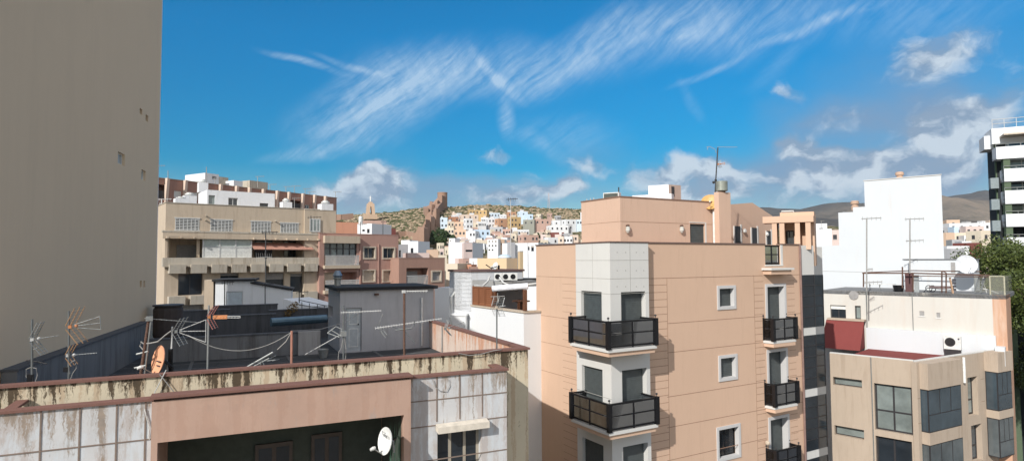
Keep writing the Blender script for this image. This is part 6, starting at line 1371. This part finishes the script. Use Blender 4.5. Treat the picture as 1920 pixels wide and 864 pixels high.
# ================================================================= TAN BUILDING WITH RED TERRACE
TA1=135; tcx=1712
cc0=at(tcx,680,33.0); T1=Fr((cc0.x,cc0.y),TA1); T2=Fr((cc0.x,cc0.y),62)
tz1=T1.uv(1705,676)[1]
tn=thing('tan_apartment_building','tan apartment building with red coated roof terrace and dark framed bay windows','building',T2.P(3,-4,GZ))
t1L=T1.uv(1556,680)[0]; t1m=T1.uv(1634,680)[0]; t2e=T2.uv(1868,640)[0]
wA=T1.rect(1640,722,1712-1.5,810); wA2=T1.rect(1643,822,1712-1,905)
sl1=T1.rect(1562,709,1616,724); sl2=T1.rect(1565,801,1620,819)
wB=T2.rect(1758,722,1805,810); 
FHt=wA[3]-wA2[3]
m=MB(); m.wall(T1,t1L,0,GZ,tz1,[(wA[0],min(wA[1],-.08),wA[2],wA[3],.3),(wA2[0],min(wA2[1],-.08),wA2[2],wA2[3],.3),(*sl1,.3),(*sl2,.3)])
wC=[T2.rect(1815,706,1834,779),T2.rect(1822,795,1842,864)]
m.wall(T2,0,t2e,GZ,T2.uv(1780,669)[1],[(*h,.35) for h in wC]); tz2=T2.uv(1780,669)[1]
e=T2.P(t2e,0,0); T3=Fr((e.x,e.y),-28); m.wall(T3,0,6,GZ,tz2)
m.build('wall',M_TAN,tn)
m=MB(); m.box(T1,t1L,-.0,-.22,-.005,tz1+.001,tz1+.05); m.box(T2,.0,t2e,-.22,-.005,tz2+.002,tz2+.051); m.build('coping',M_STONE,tn)
m=MB(); zr=tz1-.55; q=[T1.P(t1L,-.2,0),T1.P(0,-.2,0),T2.P(t2e,-.2,0),T2.P(t2e,-9,0),T1.P(t1L,-9,0)]; m.prism([(p.x,p.y) for p in q],zr-.2,zr); m.build('red_terrace_floor',M_REDROOF,tn)
window(tn,T1,(wA[0],min(wA[1],-.08),wA[2],wA[3]),.2,'two',M_DARK,M_CURT,tr=.42,fw=.09); window(tn,T1,(wA2[0],min(wA2[1],-.08),wA2[2],wA2[3]),.2,'two',M_DARK,M_GLASS,fw=.09)
for h in (sl1,sl2): window(tn,T1,h,.25,'one',M_DARK,M_CURT,fw=.05,label=None)
for i,h in enumerate(wC): window(tn,T2,h,.3,'one',M_DARK,M_CURT if i==0 else M_GLASSB,tr=.38,fw=.09)
# projecting glazed bays on the right face: three: near corner pier, big bay, end bay
M_CURTD=glassmat('dark_curtained_glass',(.10,.115,.12),.12)
def tbay(s0,s1,proj_,zt_list,lab=None,h=2.0):
    for k,(zb_,zt_) in enumerate(zt_list):
        m=MB(); m.box(T2,s0,s1,.003,proj_,zb_,zt_); m.cur=0; b=m.build('bay_window',M_DARK,tn); g_=MB(); n=3
        for q in range(n): a=s0+(s1-s0)*q/n; g_.box(T2,a+.05,a+(s1-s0)/n-.05,proj_,proj_+.012,zb_+(zt_-zb_)*.42,zt_-.06)
        g_.box(T2,s0+.05,s1-.05,proj_,proj_+.012,zb_+.06,zb_+(zt_-zb_)*.42-.06)
        e=T2.P(s0,proj_,0); f=Fr((e.x,e.y),62+90); g_.box(f,-proj_+.05,-.05,.0,.012,zb_+.06,zt_-.06); g_.build('bay_glass',(M_GLASSB,M_CURTD)[k%2],b)
b0=T2.uv(1742,760,.7)[0]; b1_=T2.uv(1806,760,.7)[0]; zt=T2.uv(1780,724,.7)[1]; zb_=T2.uv(1780,804,.7)[1]
zt2=zt-FHt; zb2=zb_-FHt
tbay(b0+.1,b1_,.62,[(zb_,zt),(zb2,zt2)])
m=MB(); m.box(T2,b0,b1_+.05,.002,.7,zt+.001,tz2+.003); m.build('bay_upper_band',M_TAN,tn)
for k,(a,b) in enumerate(((zb_,zt2),)): m=MB(); m.box(T2,b0+.05,b1_+.03,.002,.66,b+.002,a-.002); m.build('bay_band',M_TAN,tn)
b2=T2.uv(1872,700,.7)[0]; b3=T2.uv(1899,700,.7)[0]; zt=T2.uv(1885,696,.7)[1]; zb_=T2.uv(1885,769,.7)[1]; zt2=T2.uv(1885,784,.7)[1]; zb2=zt2-(zt-zb_)
m=MB(); m.box(T2,t2e-.02,b3,-3,-.003,GZ,tz2-.01); m.build('end_wall',M_TAN,tn)
tbay(b2+.05,b3,.62,[(zb_,zt),(zb2,zt2)])
m=MB(); m.box(T2,b2,b3+.05,.001,.7,zt+.001,tz2+.05); m.build('end_bay_band',M_TAN,tn); m=MB(); m.box(T2,b2+.02,b3+.03,.001,.66,zt2+.002,zb_-.002); m.build('end_bay_band',M_TAN,tn)
m=MB(); s=T2.uv(1720,700,.25)[0]; m.box(T2,.06,b0-.25,.002,.28,GZ,tz2+.03); m.build('corner_pier',M_TAN,tn)
m=MB(); s=T2.uv(1808,700,.1)[0]; m.tube([T2.P(s,.1,T2.uv(1808,716)[1]),T2.P(s,.1,tz2-.1)],.07,8); m.build('white_pipe',M_DISHW,tn)
s=T1.uv(1634,700)[0]; m=MB(); m.tube([T1.P(s,.04,GZ+2),T1.P(s,.04,tz1)],.03,5); m.build('drain_pipe',M_STEEL,tn)
m=MB()
for yy in (742,788): z=T2.uv(1725,yy)[1]; m.box(T2,.07,b0-.26,.28,.284,z-.01,z+.01); m.box(T2,T2.uv(1840,750)[0],b2-.05,.0,.004,z-.01+.3,z+.01+.3)
m.build('wall_lines',plain('tan_joint',(.25,.17,.12),.9),tn)
# maroon raised wall left, low white wall, white upstand
uf=cf.sub(0,.0); m=MB(); a=cf.uv(1557,620)[0]; b_=cf.uv(1621,620)[0]; zt=cf.uv(1590,601,.5)[1]
r=thing('maroon_upstand','maroon coated raised wall under the small dark windows','wall',cf.P((a+b_)/2,.5,zr)); m.hexa([cf.P(a,.02,zr),cf.P(b_,.02,zr),cf.P(b_+.1,1.7,zr),cf.P(a-.2,1.7,zr)],[cf.P(a,.02,zt),cf.P(b_,.02,zt),cf.P(b_+.1,.5,zt),cf.P(a-.1,.5,zt)]); m.build('coating',M_REDROOF,r)
m=MB(); m.box(cf,a-.05,b_+.12,.02,.55,zt+.001,zt+.12); m.build('coping',M_TAN,r)
r=thing('white_upstand','low white wall band running behind the red terrace','wall',cf.P(-4,.2,zr)); z1_=cf.uv(1720,620,.2)[1]; m=MB(); m.box(cf,b_+.15,cf.uv(1868,640)[0],.01,.25,zr-.3,z1_); m.build('wall',MGW,r)
m=MB(); m.box(cf,cf.uv(1866,640)[0]+.02,-.1,.01,.6,zr-.3,cf.uv(1880,650,.4)[1]); m.build('pier',MGW,r)
p=cf.uv(1770,655,.6)[0]; f=cf.sub(p,.65); w=cf.uv(1802,655,.65)[0]-p
z1_=f.uv(1786,630)[1]; r=thing('air_conditioner','white air conditioner with round fan standing on the red terrace','air conditioner',f.P(w/2,-.2,z1_-.9)); h=.80
m=MB(); m.box(f,0,w,-.35,0,z1_-h,z1_); m.build('casing',M_AC,r); m=MB(); c=f.P(w*.38,.002,z1_-h*.45); ax=Vector((f.n[0],f.n[1],0)); 
for rr in (.27,.2,.13,.06): m.lathe(c,[(rr,0),(rr,.02),(rr-.035,.02),(rr-.035,0)],22,ax)
m.build('fan_grille',M_DARK,r); m=MB(); m.box(f,w*.83,w*.93,.0,.012,z1_-.2,z1_-.1); m.build('badge',M_INK,r)
m=MB(); m.box(f,.02,w-.02,-.33,-.02,zr,z1_-h-.01); m.build('stand',M_DARK,r)

# ================================================================= WHITE / GREEN TOWER BLOCK (far right)
VA=118; vf=frp(1886,62,VA,400); vz=vf.uv(1890,238)[1]
vt_=thing('green_white_tower_block','tall tower block with dark green piers and stacked white balconies','building',vf.P(4,-5,GZ))
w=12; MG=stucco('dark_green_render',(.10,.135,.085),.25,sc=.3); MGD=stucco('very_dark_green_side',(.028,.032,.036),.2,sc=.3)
def dfor(px,s_):
    best=3
    for q in range(20,200):
        p=vf.P(s_,-q*.1,5); dd=ray(px,350).x
        if p.x/p.y<=dd: best=q*.1; break
    return best
D1=dfor(1869,-.2); D2=dfor(1854,-.2)
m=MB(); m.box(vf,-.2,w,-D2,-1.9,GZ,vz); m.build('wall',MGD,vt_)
gl_=Fr((vf.P(-.2,-1.9,0).x,vf.P(-.2,-1.9,0).y),VA+90)
m=MB(); m.box(vf,-.32,-.21,-D1,-1.95,GZ,vz-.9); m.build('green_pier_wall',MG,vt_)

FHv=(vf.uv(1895,295,0)[1]-vf.uv(1895,347,0)[1])/1.0*.97
zs=[vf.uv(1895,y,0)[1] for y in (299,349,393+5,440-1)]
zb0=[(274,297),(316,340),(357,382),(401,425)]
for k,(yt,yb) in enumerate(zb0+[(445,469)]):
    z1_=vf.uv(1895,yt)[1]; z0_=vf.uv(1895,yb)[1]
    m=MB(); a=0 if k else vf.uv(1868,290)[0]; 
    m.box(vf,a,w,-.15,0,z0_,z1_); m.box(vf,a,a+.15,-1.9,-.151,z0_,z1_); m.box(vf,a,w,-1.9,-.152,z0_,z0_+.2); bal_=m.build('balcony',M_WHITE,vt_)
    r2=MB(); r2.tube([vf.P(a,-.08,z1_+.28),vf.P(w,-.08,z1_+.28)],.035,5)
    for q in range(12): r2.tube([vf.P(a+q*1.0,-.08,z1_),vf.P(a+q*1.0,-.08,z1_+.28)],.02,4)
    r2.build('handrail',M_STEEL,bal_)
    # windows behind
    wz0,wz1=z1_-.2,z1_+1.3
    if k<4:
        g_=MB(); g_.box(vf,.6,w-.3,-1.899,-1.85,z0_+.2,z1_+1.25); ww_=g_.build('window',M_GLASS if k not in (1,) else M_CURT,vt_); f_m=MB()
        for q in range(6): f_m.box(vf,.6+q*1.2-.04,.6+q*1.2+.04,-1.849,-1.82,z0_+.2,z1_+1.25)
        f_m.build('frame',M_WSTEEL,ww_)
m=MB(); m.box(vf,.0,.55,-1.2,-.16,GZ,vf.uv(1890,298)[1]); m.build('green_pier',MG,vt_)
# top: white crown pieces, canopy, roof rail
zt=vf.uv(1870,238,-2)[1]; m=MB(); a=vf.uv(1845,255,-2.3)[0]; m.box(vf,a,a+1.5,-5,-2.35,vf.uv(1850,280,-2.3)[1],vf.uv(1850,255,-2.3)[1]); m.box(vf,a+.5,w,-5,-1.5,vf.uv(1865,270,-1.5)[1],vz+.2); m.build('crown_block',M_WHITE,vt_)
m=MB(); m.box(vf,vf.uv(1880,250)[0],w,-1.5,.4,vf.uv(1900,253)[1],vf.uv(1900,250)[1]); m.build('canopy',M_SHUTB,vt_)
m=MB(); zz=vz+.2; 
for h_ in (.5,.95): m.tube([vf.P(a+.6,-1.6,zz+h_),vf.P(w,-1.6,zz+h_)],.03,4)
for q in range(12): m.tube([vf.P(a+.6+q,-1.6,zz),vf.P(a+.6+q,-1.6,zz+.95)],.03,4)
m.build('roof_railing',M_WSTEEL,vt_)
for k,y in enumerate((335,375,415)):
    z=vf.uv(1878,y,-1.5)[1]; m=MB(); m.box(vf,-.9,-.22,-2.2,-1.3,z-1.0,z+.1); m.build('side_balcony',plain('grey_blue_panel2',(.22,.26,.27),.6),vt_)
# ================================================================= ANTENNAS
CS=Vector((1,0,0))
def V3(x): return Vector(x)
def grid_antenna(root,c,dirv,size=.55,refl=M_STEEL,bm=M_STEEL,booms=3,L=.8,head=None,rodm=M_STEEL,flare=.10,rows=6):
    """UHF antenna: two hinged grid reflectors and a (triple) director boom along dirv"""
    size*=.86; L*=.92
    d=V3(dirv).normalized(); side=d.cross(Vector((0,0,1))).normalized(); up=side.cross(d)
    for sg in (1,-1):
        m=MB(); out=(up*sg*.80+d*.45).normalized()
        for sd_ in (-1,1): m.tube([c+side*sd_*size*.5+out*.04,c+side*sd_*size*.5+out*size*.85],.008,4)
        m.tube([c+out*.02,c+out*size*.85],.009,4)
        m.build('reflector_arm',refl,root)
        m=MB()
        for k in range(rows): p=c+out*(size*.85*(k+.6)/rows); m.tube([p-side*size*.5,p+side*size*.5],.0045,4)
        m.build('reflector_grid',rodm,root)
    m=MB(); ends=[]
    for k in range(booms):
        o=0 if booms==1 else (k-(booms-1)/2)
        e=c+d*L+up*o*flare*2; m.tube([c+d*.08+up*o*.03,e],.0075,5); ends.append(e)
    if booms>1: m.tube([ends[0],ends[-1]],.01,4)
    m.build('director_boom',bm,root)
    m=MB(); 
    n=9
    for k in range(n): p=c+d*(L*(k+1.5)/(n+1)); m.tube([p-side*.055,p+side*.055],.005,4)
    m.build('directors',bm,root)
    m=MB(); m.ball(c+d*.12,.035,8); m.box(Fr((c.x,c.y),60),-.03,.03,-.03,.03,c.z-.035,c.z+.035); m.build('dipole_box',head or M_BLACK,root)
def yagi(root,c,dirv,L,n=12,el=.18,vert=False,mat=M_STEEL,corner=0):
    d=V3(dirv).normalized(); side=d.cross(Vector((0,0,1))).normalized(); up=side.cross(d); e=up if vert else side
    m=MB(); m.tube([c-d*L*.5,c+d*L*.5],.009,5); m.build('boom',mat,root); m=MB()
    for k in range(n): p=c+d*L*(k/(n-1)-.5); s=el*(1.15-.35*k/n); m.tube([p-e*s,p+e*s],.006,4)
    m.build('elements',mat,root)
    if corner:
        for sg in (1,-1):
            m=MB(); b=c-d*L*.5; o=(up*sg*.85-d*.5*0+d*.3).normalized()
            for q in range(4): m.tube([b+o*corner*(q+.5)/4-side*.25,b+o*corner*(q+.5)/4+side*.25],.006,4)
            for sd_ in (-.25,.25,0): m.tube([b+side*sd_,b+side*sd_+o*corner],.009,4)
            m.build('corner_reflector',mat,root)
def mast(lab,px,yb,yt,off,r=.02,mat=M_STEEL,pxt=None,group=None,name='tv_antenna',Y=None):
    if Y is None: s=A_.uv(px,yb,-off)[0]; Y=A_.P(s,-off,0).y
    b=at(px,yb,Y); t_=at(px if pxt is None else pxt,yt,Y)
    zb=min(b.z-.3,RZ) if off>0 else b.z
    b2=t_+(b-t_)*((t_.z-zb)/(t_.z-b.z)); b2.z=zb
    root=thing(name,lab,'antenna',b2,group); m=MB(); m.tube([b2,t_],r,8); m.build('mast',mat,root); return root,b,t_,Y
def loopc(root,pts,r=.008,mat=None): m=MB(); m.tube(pts,r,5); m.build('cable',mat or M_CABLE,root)
M_GALD=plain('dull_mast_metal',(.16,.17,.17),.5,.5)
# 1
r,b,t_,Y=mast('leftmost rooftop aerial, dull grey grids and cable loops on a dark mast',60,718,598,.6,.022,M_GALD); c=at(60,636,Y); grid_antenna(r,c,Vector((.9,.35,.12)),.52,M_STEEL,M_STEEL,1,.5,M_WSTEEL)
loopc(r,[at(x,y,Y) for x,y in ((56,720),(49,705),(49,692),(58,688),(68,690),(70,704),(66,716),(60,722))]); m=MB(); p=at(57,705,Y); m.box(Fr((p.x,p.y),80),-.05,.05,-.04,.04,p.z-.12,p.z+.04); m.build('amplifier_box',M_BLACK,r)
m=MB(); m.tube([at(50,675,Y),at(72,678,Y),at(88,682,Y)],.012,5); m.tube([at(66,671,Y),at(78,684,Y)],.01,5); m.build('old_aerial',M_BLACK,r)
loopc(r,[at(x,y,Y) for x,y in ((66,636),(71,642),(69,652),(62,655))])
# 2
r,b,t_,Y=mast('second aerial from the left, orange tipped grids above a small silver grid',129,718,583,.55,.022,M_GALD); c=at(131,612,Y); grid_antenna(r,c,Vector((.93,.25,.10)),.60,plain('orange_brown_plastic',(.40,.22,.10),.6),M_STEEL,3,.62,M_ORPL,flare=.07)
c=at(127,666,Y); grid_antenna(r,c,Vector((.95,.2,.06)),.34,MC['orange_brown_plastic'],M_STEEL,1,.6,M_WSTEEL,rows=5)
loopc(r,[at(x,y,Y) for x,y in ((131,700),(130,685),(134,678),(141,675))]); loopc(r,[at(x,y,Y) for x,y in ((131,714),(136,700),(143,690),(142,680))]); m=MB(); p=at(124,692,Y); m.box(Fr((p.x,p.y),80),-.04,.04,-.04,.04,p.z-.05,p.z+.05); m.build('amplifier_box',M_BLACK,r)
# 3 leaning rusty pole
r,b,t_,Y=mast('leaning rusty double pole with clamps beside the orange dish',263,706,598,.9,.03,M_RUST,pxt=279)
m=MB(); m.tube([b+Vector((.09,0,0)),t_+Vector((.05,0,0))],.015,6); m.build('stay_tube',M_STEEL,r)
c=at(280,597,Y); yagi(r,c+Vector((.35,.35,-.08)),Vector((.8,.7,-.16)),1.15,12,.10,False,M_STEEL); m=MB(); m.box(Fr((c.x,c.y),60),-.07,.07,-.05,.05,c.z-.05,c.z+.05)
for x,y in ((266,662),(262,688)): p=at(x,y,Y); m.tube([p-Vector((.12,0,.02)),p+Vector((.14,0,.04))],.022,6)
m.build('clamps',M_STEEL,r)
loopc(r,[at(x,y,Y) for x,y in ((264,640),(269,644),(282,643),(296,640),(310,628),(321,620))],.014)
loopc(r,[at(x,y,Y) for x,y in ((266,640),(262,648),(268,655))],.014)
# dish orange
s=A_.uv(300,675,-.8)[0]; p=A_.P(s,-.8,0); Y=p.y; p=at(300,675,Y); r=thing('satellite_dish','orange peach satellite dish seen edge-on beside the leaning rusty pole','dish',at(302,705,Y))
ax=Vector((-.64,-.74,.2)); dish(r,p,ax,.33,M_DISHO,depth=.05)
a=ax.normalized(); m=MB()
for k in range(3):
    q=p+a*.03+Vector((0,-.0,-.02-.1*k)); sd_=a.cross(Vector((0,0,1))).normalized(); m.box(Fr(((q-sd_*.0).x,(q-sd_*.0).y),math.degrees(math.atan2(-sd_.x,-sd_.y))),-.06+.0*k,.14,.0,.03,q.z-.012,q.z+.008)
m.build('slot_marks',M_INK,r)
m=MB(); m.tube([p-a*.1,at(319,690,Y)+Vector((0,.1,0)),at(319,712,Y)],.035,7); m.build('pole',M_BLACK,r)
# 4
r,b,t_,Y=mast('silver grid aerial with three flared booms, right of the orange dish',320,706,612,1.1,.02,M_WSTEEL,pxt=323); c=at(330,621,Y); grid_antenna(r,c,Vector((.97,.1,.0)),.50,M_STEEL,M_WSTEEL,3,.72,M_STEEL,flare=.13)
m=MB(); m.lathe(at(319.5,690,Y),[(.05,-.25),(.05,.45)],8); m.build('mast_sleeve',M_BLACK,r)
# 5
r,b,t_,Y=mast('aerial with orange head and pink edged grids on a straight silver mast',389,695,572,.7,.022,M_STEEL,pxt=391.5); c=at(392,594,Y); grid_antenna(r,c,Vector((.98,.12,-.02)),.42,plain('faded_red_plastic',(.42,.16,.13),.5),M_WSTEEL,2,.75,M_ORPL,flare=.02)
m=MB(); p=at(400,595,Y); m.box(Fr((p.x,p.y),75),-.0,.30,-.04,.04,p.z-.035,p.z+.05); m.build('orange_housing',M_ORPL,r)
# wires between poles
cable([at(352,628,15.8),at(547,622,16.7)],.010,M_CABLE,lab='slack grey cable hung between the aerials over the roof',sag=.45)
cable([at(547,620,16.7),at(600,617,18.5),at(650,603,20.5),at(685,580,23.1)],.010,M_CABLE,lab='grey cable rising from the rusty post to the stair tower',sag=0)
s=A_.uv(547,683,-.6)[0]; Y=A_.P(s,-.6,0).y; r=thing('rusty_post','straight pinkish rusty post holding the slack cables','post',Vector((at(547,683,Y).x,Y,RZ))); m=MB(); m.tube([Vector((at(547,683,Y).x,Y,RZ)),at(547,620,Y)],.03,8); m.build('post',plain('pinkish_rust',(.36,.17,.12),.8),r)
m=MB(); m.tube([at(547,621,Y),at(536,640,Y),at(520,655,Y)],.012,5); m.build('cable',M_CABLE,r)
# 6 fallen antenna
s=A_.uv(500,680,-.7)[0]; Y=A_.P(s,-.7,0).y; r=thing('fallen_antenna','fallen silver aerial lying on its side against the parapet','antenna',at(495,692,Y)); m=MB(); m.tube([at(445,698,Y),at(512,660,Y)],.024,6); m.build('mast',M_STEEL,r)
yagi(r,at(484,682,Y),Vector((.8,.25,.38)),.85,9,.12,False,M_STEEL); yagi(r,at(500,676,Y),Vector((.9,-.2,.10)),.5,5,.16,False,M_STEEL)
m=MB(); m.tube([at(483,695,Y),at(492,675,Y),at(498,693,Y)],.016,5); m.tube([at(470,690,Y),at(505,671,Y)],.016,5); m.tube([at(470,695,Y),at(520,684,Y),at(545,682,Y)],.01,5); m.build('broken_arms',M_STEEL,r)
# 7
r,b,t_,Y=mast('tangled aerial with sloping yagi and small top yagi before the pale door',644,683,573,.7,.024,M_GALD); c=at(677,584,Y); yagi(r,c,Vector((.99,.05,.04)),1.0,16,.03,True,M_WSTEEL)
yagi(r,at(610,643,Y),Vector((.86,.1,.48)),1.1,16,.06,False,M_WSTEEL); m=MB()
for pts in (((614,624),(630,612),(641,617),(640,620)),((614,624),(636,632),(643,626)),((620,618),(640,630))): m.tube([at(x,y,Y) for x,y in pts],.014,5)
m.build('loop_reflector',M_STEEL,r); m=MB(); m.box(Fr((at(644,625,Y).x,Y),60),-.06,.06,-.06,.06,at(644,630,Y).z,at(644,620,Y).z); m.build('amplifier_box',M_STEEL,r)
loopc(r,[at(x,y,Y) for x,y in ((643,634),(640,652),(635,660),(634,674),(629,684))]); loopc(r,[at(x,y,Y) for x,y in ((646,634),(649,655),(648,670),(645,683))])
# 8
r,b,t_,Y=mast('tall rusty aerial with a long yagi and corner reflector in front of the stair tower',758,668,545,.6,.03,M_RUST); yagi(r,at(766,606,Y),Vector((.985,.10,.13)),1.72,26,.035,True,M_WSTEEL,.0)
m=MB()
for pts in (((718,588),(708,611),(723,633)),((711,609),(726,628)),((709,613),(722,632))): m.tube([at(x,y,Y) for x,y in pts],.012,5)
m.build('corner_reflector',M_STEEL,r); m=MB(); m.tube([at(741,619,Y),at(773,615,Y)],.016,5); m.tube([at(737,612,Y),at(748,616,Y),at(768,616,Y),at(777,610,Y),at(777,601,Y)],.012,5); m.tube([at(760,621,Y),at(779,644,Y)],.014,5); m.build('cross_arm',M_GALD,r)
m=MB(); m.tube([at(762,546,Y),at(802,545,Y)],.012,5); m.box(Fr((at(757,547,Y).x,Y),60),-.04,.04,-.04,.04,at(757,549,Y).z,at(757,544,Y).z); m.build('top_yagi_boom',M_WSTEEL,r); 
m=MB()
for k in range(8): p=at(764+5*k,546,Y); m.tube([p-Vector((0,0,.03)),p+Vector((0,0,.03))],.008,4)
m.build('top_yagi_elements',M_WSTEEL,r)
# 9
r,b,t_,Y=mast('small silver grid aerial before the pale sunlit parapet',829,661,612,1.3,.018,M_STEEL); grid_antenna(r,at(835,616,Y),Vector((.9,.3,.16)),.34,M_STEEL,M_STEEL,2,.6,M_STEEL,flare=.08)
# 10
r,b,t_,Y=mast('pale cream grid aerial on a tall thin pole before the white terrace house',931.5,655,566,.5,.02,M_GALD); c=at(931,576,Y); grid_antenna(r,c,Vector((.5,.8,.05)),.42,M_WSTEEL,M_WSTEEL,1,.45,M_SHUTB); m=MB(); m.tube([at(920,556,Y),at(946,555,Y)],.01,5); m.tube([at(933,549,Y),at(933,566,Y)],.01,5); m.build('top_rod',M_CABLE,r)
# loose cables over the stained parapet
cable([A_.P(A_.uv(312,700)[0],.07,A_.uv(312,692)[1]),A_.P(A_.uv(290,740)[0],.06,A_.uv(290,735)[1]),A_.P(A_.uv(272,765)[0],.06,A_.uv(272,768)[1])],.010,M_WSTEEL,lab='pale cable hanging down the streaked parapet left')
cable([A_.P(A_.uv(300,700)[0],.07,A_.uv(300,700)[1]),A_.P(A_.uv(342,752)[0],.06,A_.uv(342,752)[1])],.010,M_CABLE,lab='grey cable slanting right down the streaked parapet')
cable([A_.P(A_.uv(x,y,PB)[0],PB+.03,A_.uv(x,y,PB)[1]) for x,y in ((272,766),(275,780),(281,800),(279,815),(281,822))],.012,M_WSTEEL,lab='loose cable end on the weathered grey panels')
cable([A_.P(A_.uv(x,y,dR)[0],dR+.03,A_.uv(x,y,dR)[1]) for x,y in ((812,712),(815,724),(824,732),(836,733),(842,722),(840,710))],.008,M_CABLE,lab='thin wire loop on the right weathered panel')
cable([A_.P(A_.uv(x,y,.08)[0],.08,A_.uv(x,y,.08)[1]) for x,y in ((860,662),(880,666),(900,664),(925,657),(940,655))],.010,M_CABLE,lab='cable drooping over the coping near its right end')
# ---------------- far roof aerials
def aerial(lab,px,yb,yt,Y,parts=((0,.5),),r=.03,mat=None,grp='roof aerials on distant roofs'):
    mat=mat or M_CABLE; b=at(px,yb,Y); t_=at(px,yt,Y); root=thing('roof_aerial',lab,'antenna',b,grp); m=MB(); m.tube([b,t_],r,5); m.build('mast',mat,root)
    for dz,L in parts:
        m=MB(); p=t_-Vector((0,0,dz)); m.tube([p-Vector((L*.25,0,0)),p+Vector((L*.75,.1,.05))],r*.6,4)
        for k in range(5): q=p+Vector((L*(k*.22-.2),0,0)); m.tube([q-Vector((0,0,.12)),q+Vector((0,0,.12))],r*.35,4)
        m.build('aerial_head',mat,root)
aerial('white aerial at the left edge of the brown block, beside the tall tan wall',303,395,374,58,((0,1.2),(.4,.8)),.05,M_WSTEEL)
for px,yb,yt,Y,lab in ((294,334,311,80,'thin aerial nearest the tall tan wall on the brown block'),(315,336,320,82,'pale stub aerial on the brown block\'s left end'),(387,345,313,78,'tall thin pole beside the taller white stair box'),(483,352,331,98,'aerial with white yagi on the pale roof room'),(506,358,346,99,'short aerial right of the pale roof room'),(536,362,350,100,'short dark aerial midway along the brown roof'),(552,364,349,101,'taller aerial midway along the brown roof'),(572,368,354,102,'aerial with forked top on the brown roof'),(580,370,360,103,'low aerial right of the forked one'),(629,374,360,106,'aerial at the right end of the brown roof'),(403,348,335,93,'aerial against the pale stair box wall')):
    aerial(lab,px,yb,yt,Y,((0,1.4),) if px not in (387,315) else (),.045)
aerial('long horizontal aerial above the cream roof near its right end',552,390,372,60,((0,.9),),.03); aerial('bent aerial on the right upper wing of the cream block',583,434,404,59,((.2,1.3),),.04,M_CABLEB)
aerial('tall dark pole with white yagi in front of the planter bands',498,575,436,50,((0,1.3),(2.0,.2)),.05,M_CABLEB)
r=thing('white_yagi','white curled yagi aerial on the tall dark pole before the planter bands','antenna',at(498,484,50)); yagi(r,at(495,482,49.8),Vector((1,.1,.05)),1.2,8,.32,True,M_WSTEEL)
for px,yb,yt,lab in ((421,580,527,'dark pole left against the white roof hut'),(497,580,530,'dark pole against the lean-to of the white roof hut'),(561,580,545,'thin pole beside the small white sloping wall')): aerial(lab,px,yb,yt,36.5,((.1,.7),),.03,M_CABLEB)
for px,yb,yt,lab in ((607,436,405,'lattice like aerial at the left end of the pink block roof'),(612,436,412,'second aerial beside the lattice like one'),(676,440,416,'aerial in front of the grey cylinder tank'),(718,440,411,'aerial on the pink block roof, right end')): aerial(lab,px,yb,yt,70,((.3,.9),),.04,M_CABLEB)
aerial('tall aerial before the white gable, left one',1625,545,410,38.5,((0,1.3),(1.2+2.0,.4),(4.0,1.2)),.04); aerial('tall aerial before the white gable, right one with two yagis',1706,512,411,39.5,((0,1.3),(1.4,1.2)),.04)
aerial('aerial on the brown roof gap left of the white gable',1540,430,414,150,((0,1),),.05)
m=MB(); Y=cf.P(cf.uv(1625,600)[0],0,0).y-.15; m.tube([at(1625,545,Y),at(1626,660,Y)],.03,5); tag(m.build('wall_pole',M_STEEL),'thin pole running down the cream party wall','pole')
# antenna on the chimney of the peach building
Yc=CHf.P(0,0,0).y+.3; r=thing('tv_antenna','tall aerial on the peach chimney with one long rod yagi on top','antenna',at(1341,372,Yc)); m=MB(); m.tube([at(1340.5,372,Yc),at(1342,340,Yc),at(1346,277,Yc)],.03,7); m.build('mast',M_CABLEB,r)
yagi(r,at(1364,276,Yc),Vector((1,.05,.0)),.95,20,.015,True,M_CABLE); m=MB(); m.tube([at(1325,276,Yc),at(1330,275,Yc),at(1341,280,Yc),at(1343,287,Yc)],.012,5); m.tube([at(1328,275,Yc),at(1326,281,Yc)],.012,5); m.build('top_hook',M_CABLE,r)
grid_antenna(r,at(1347,308,Yc),Vector((.95,.2,.12)),.28,M_STEEL,M_ORPL,2,.36,M_ORPL,flare=.05,rows=4)
m=MB(); 
for x,y in ((1342,338),(1338,342)): p=at(x,y,Yc); m.ball(p,.07,6)
m.tube([at(1336,341,Yc),at(1346,342,Yc)],.03,5); m.build('clamps',M_CABLEB,r)
# floating bits: railing on far grey parapets
m=MB(); Y=33
for px in (566,580,595,608): m.tube([at(px,583,Y),at(px,566+ (px-566)*.16,Y)],.02,5)
m.tube([at(560,562,Y),at(612,573,Y)],.02,5); m.tube([at(560,571,Y),at(612,578,Y)],.02,5); tag(m.build('railing',M_CABLEB),'thin dark railing right of the small white sloping wall','railing')
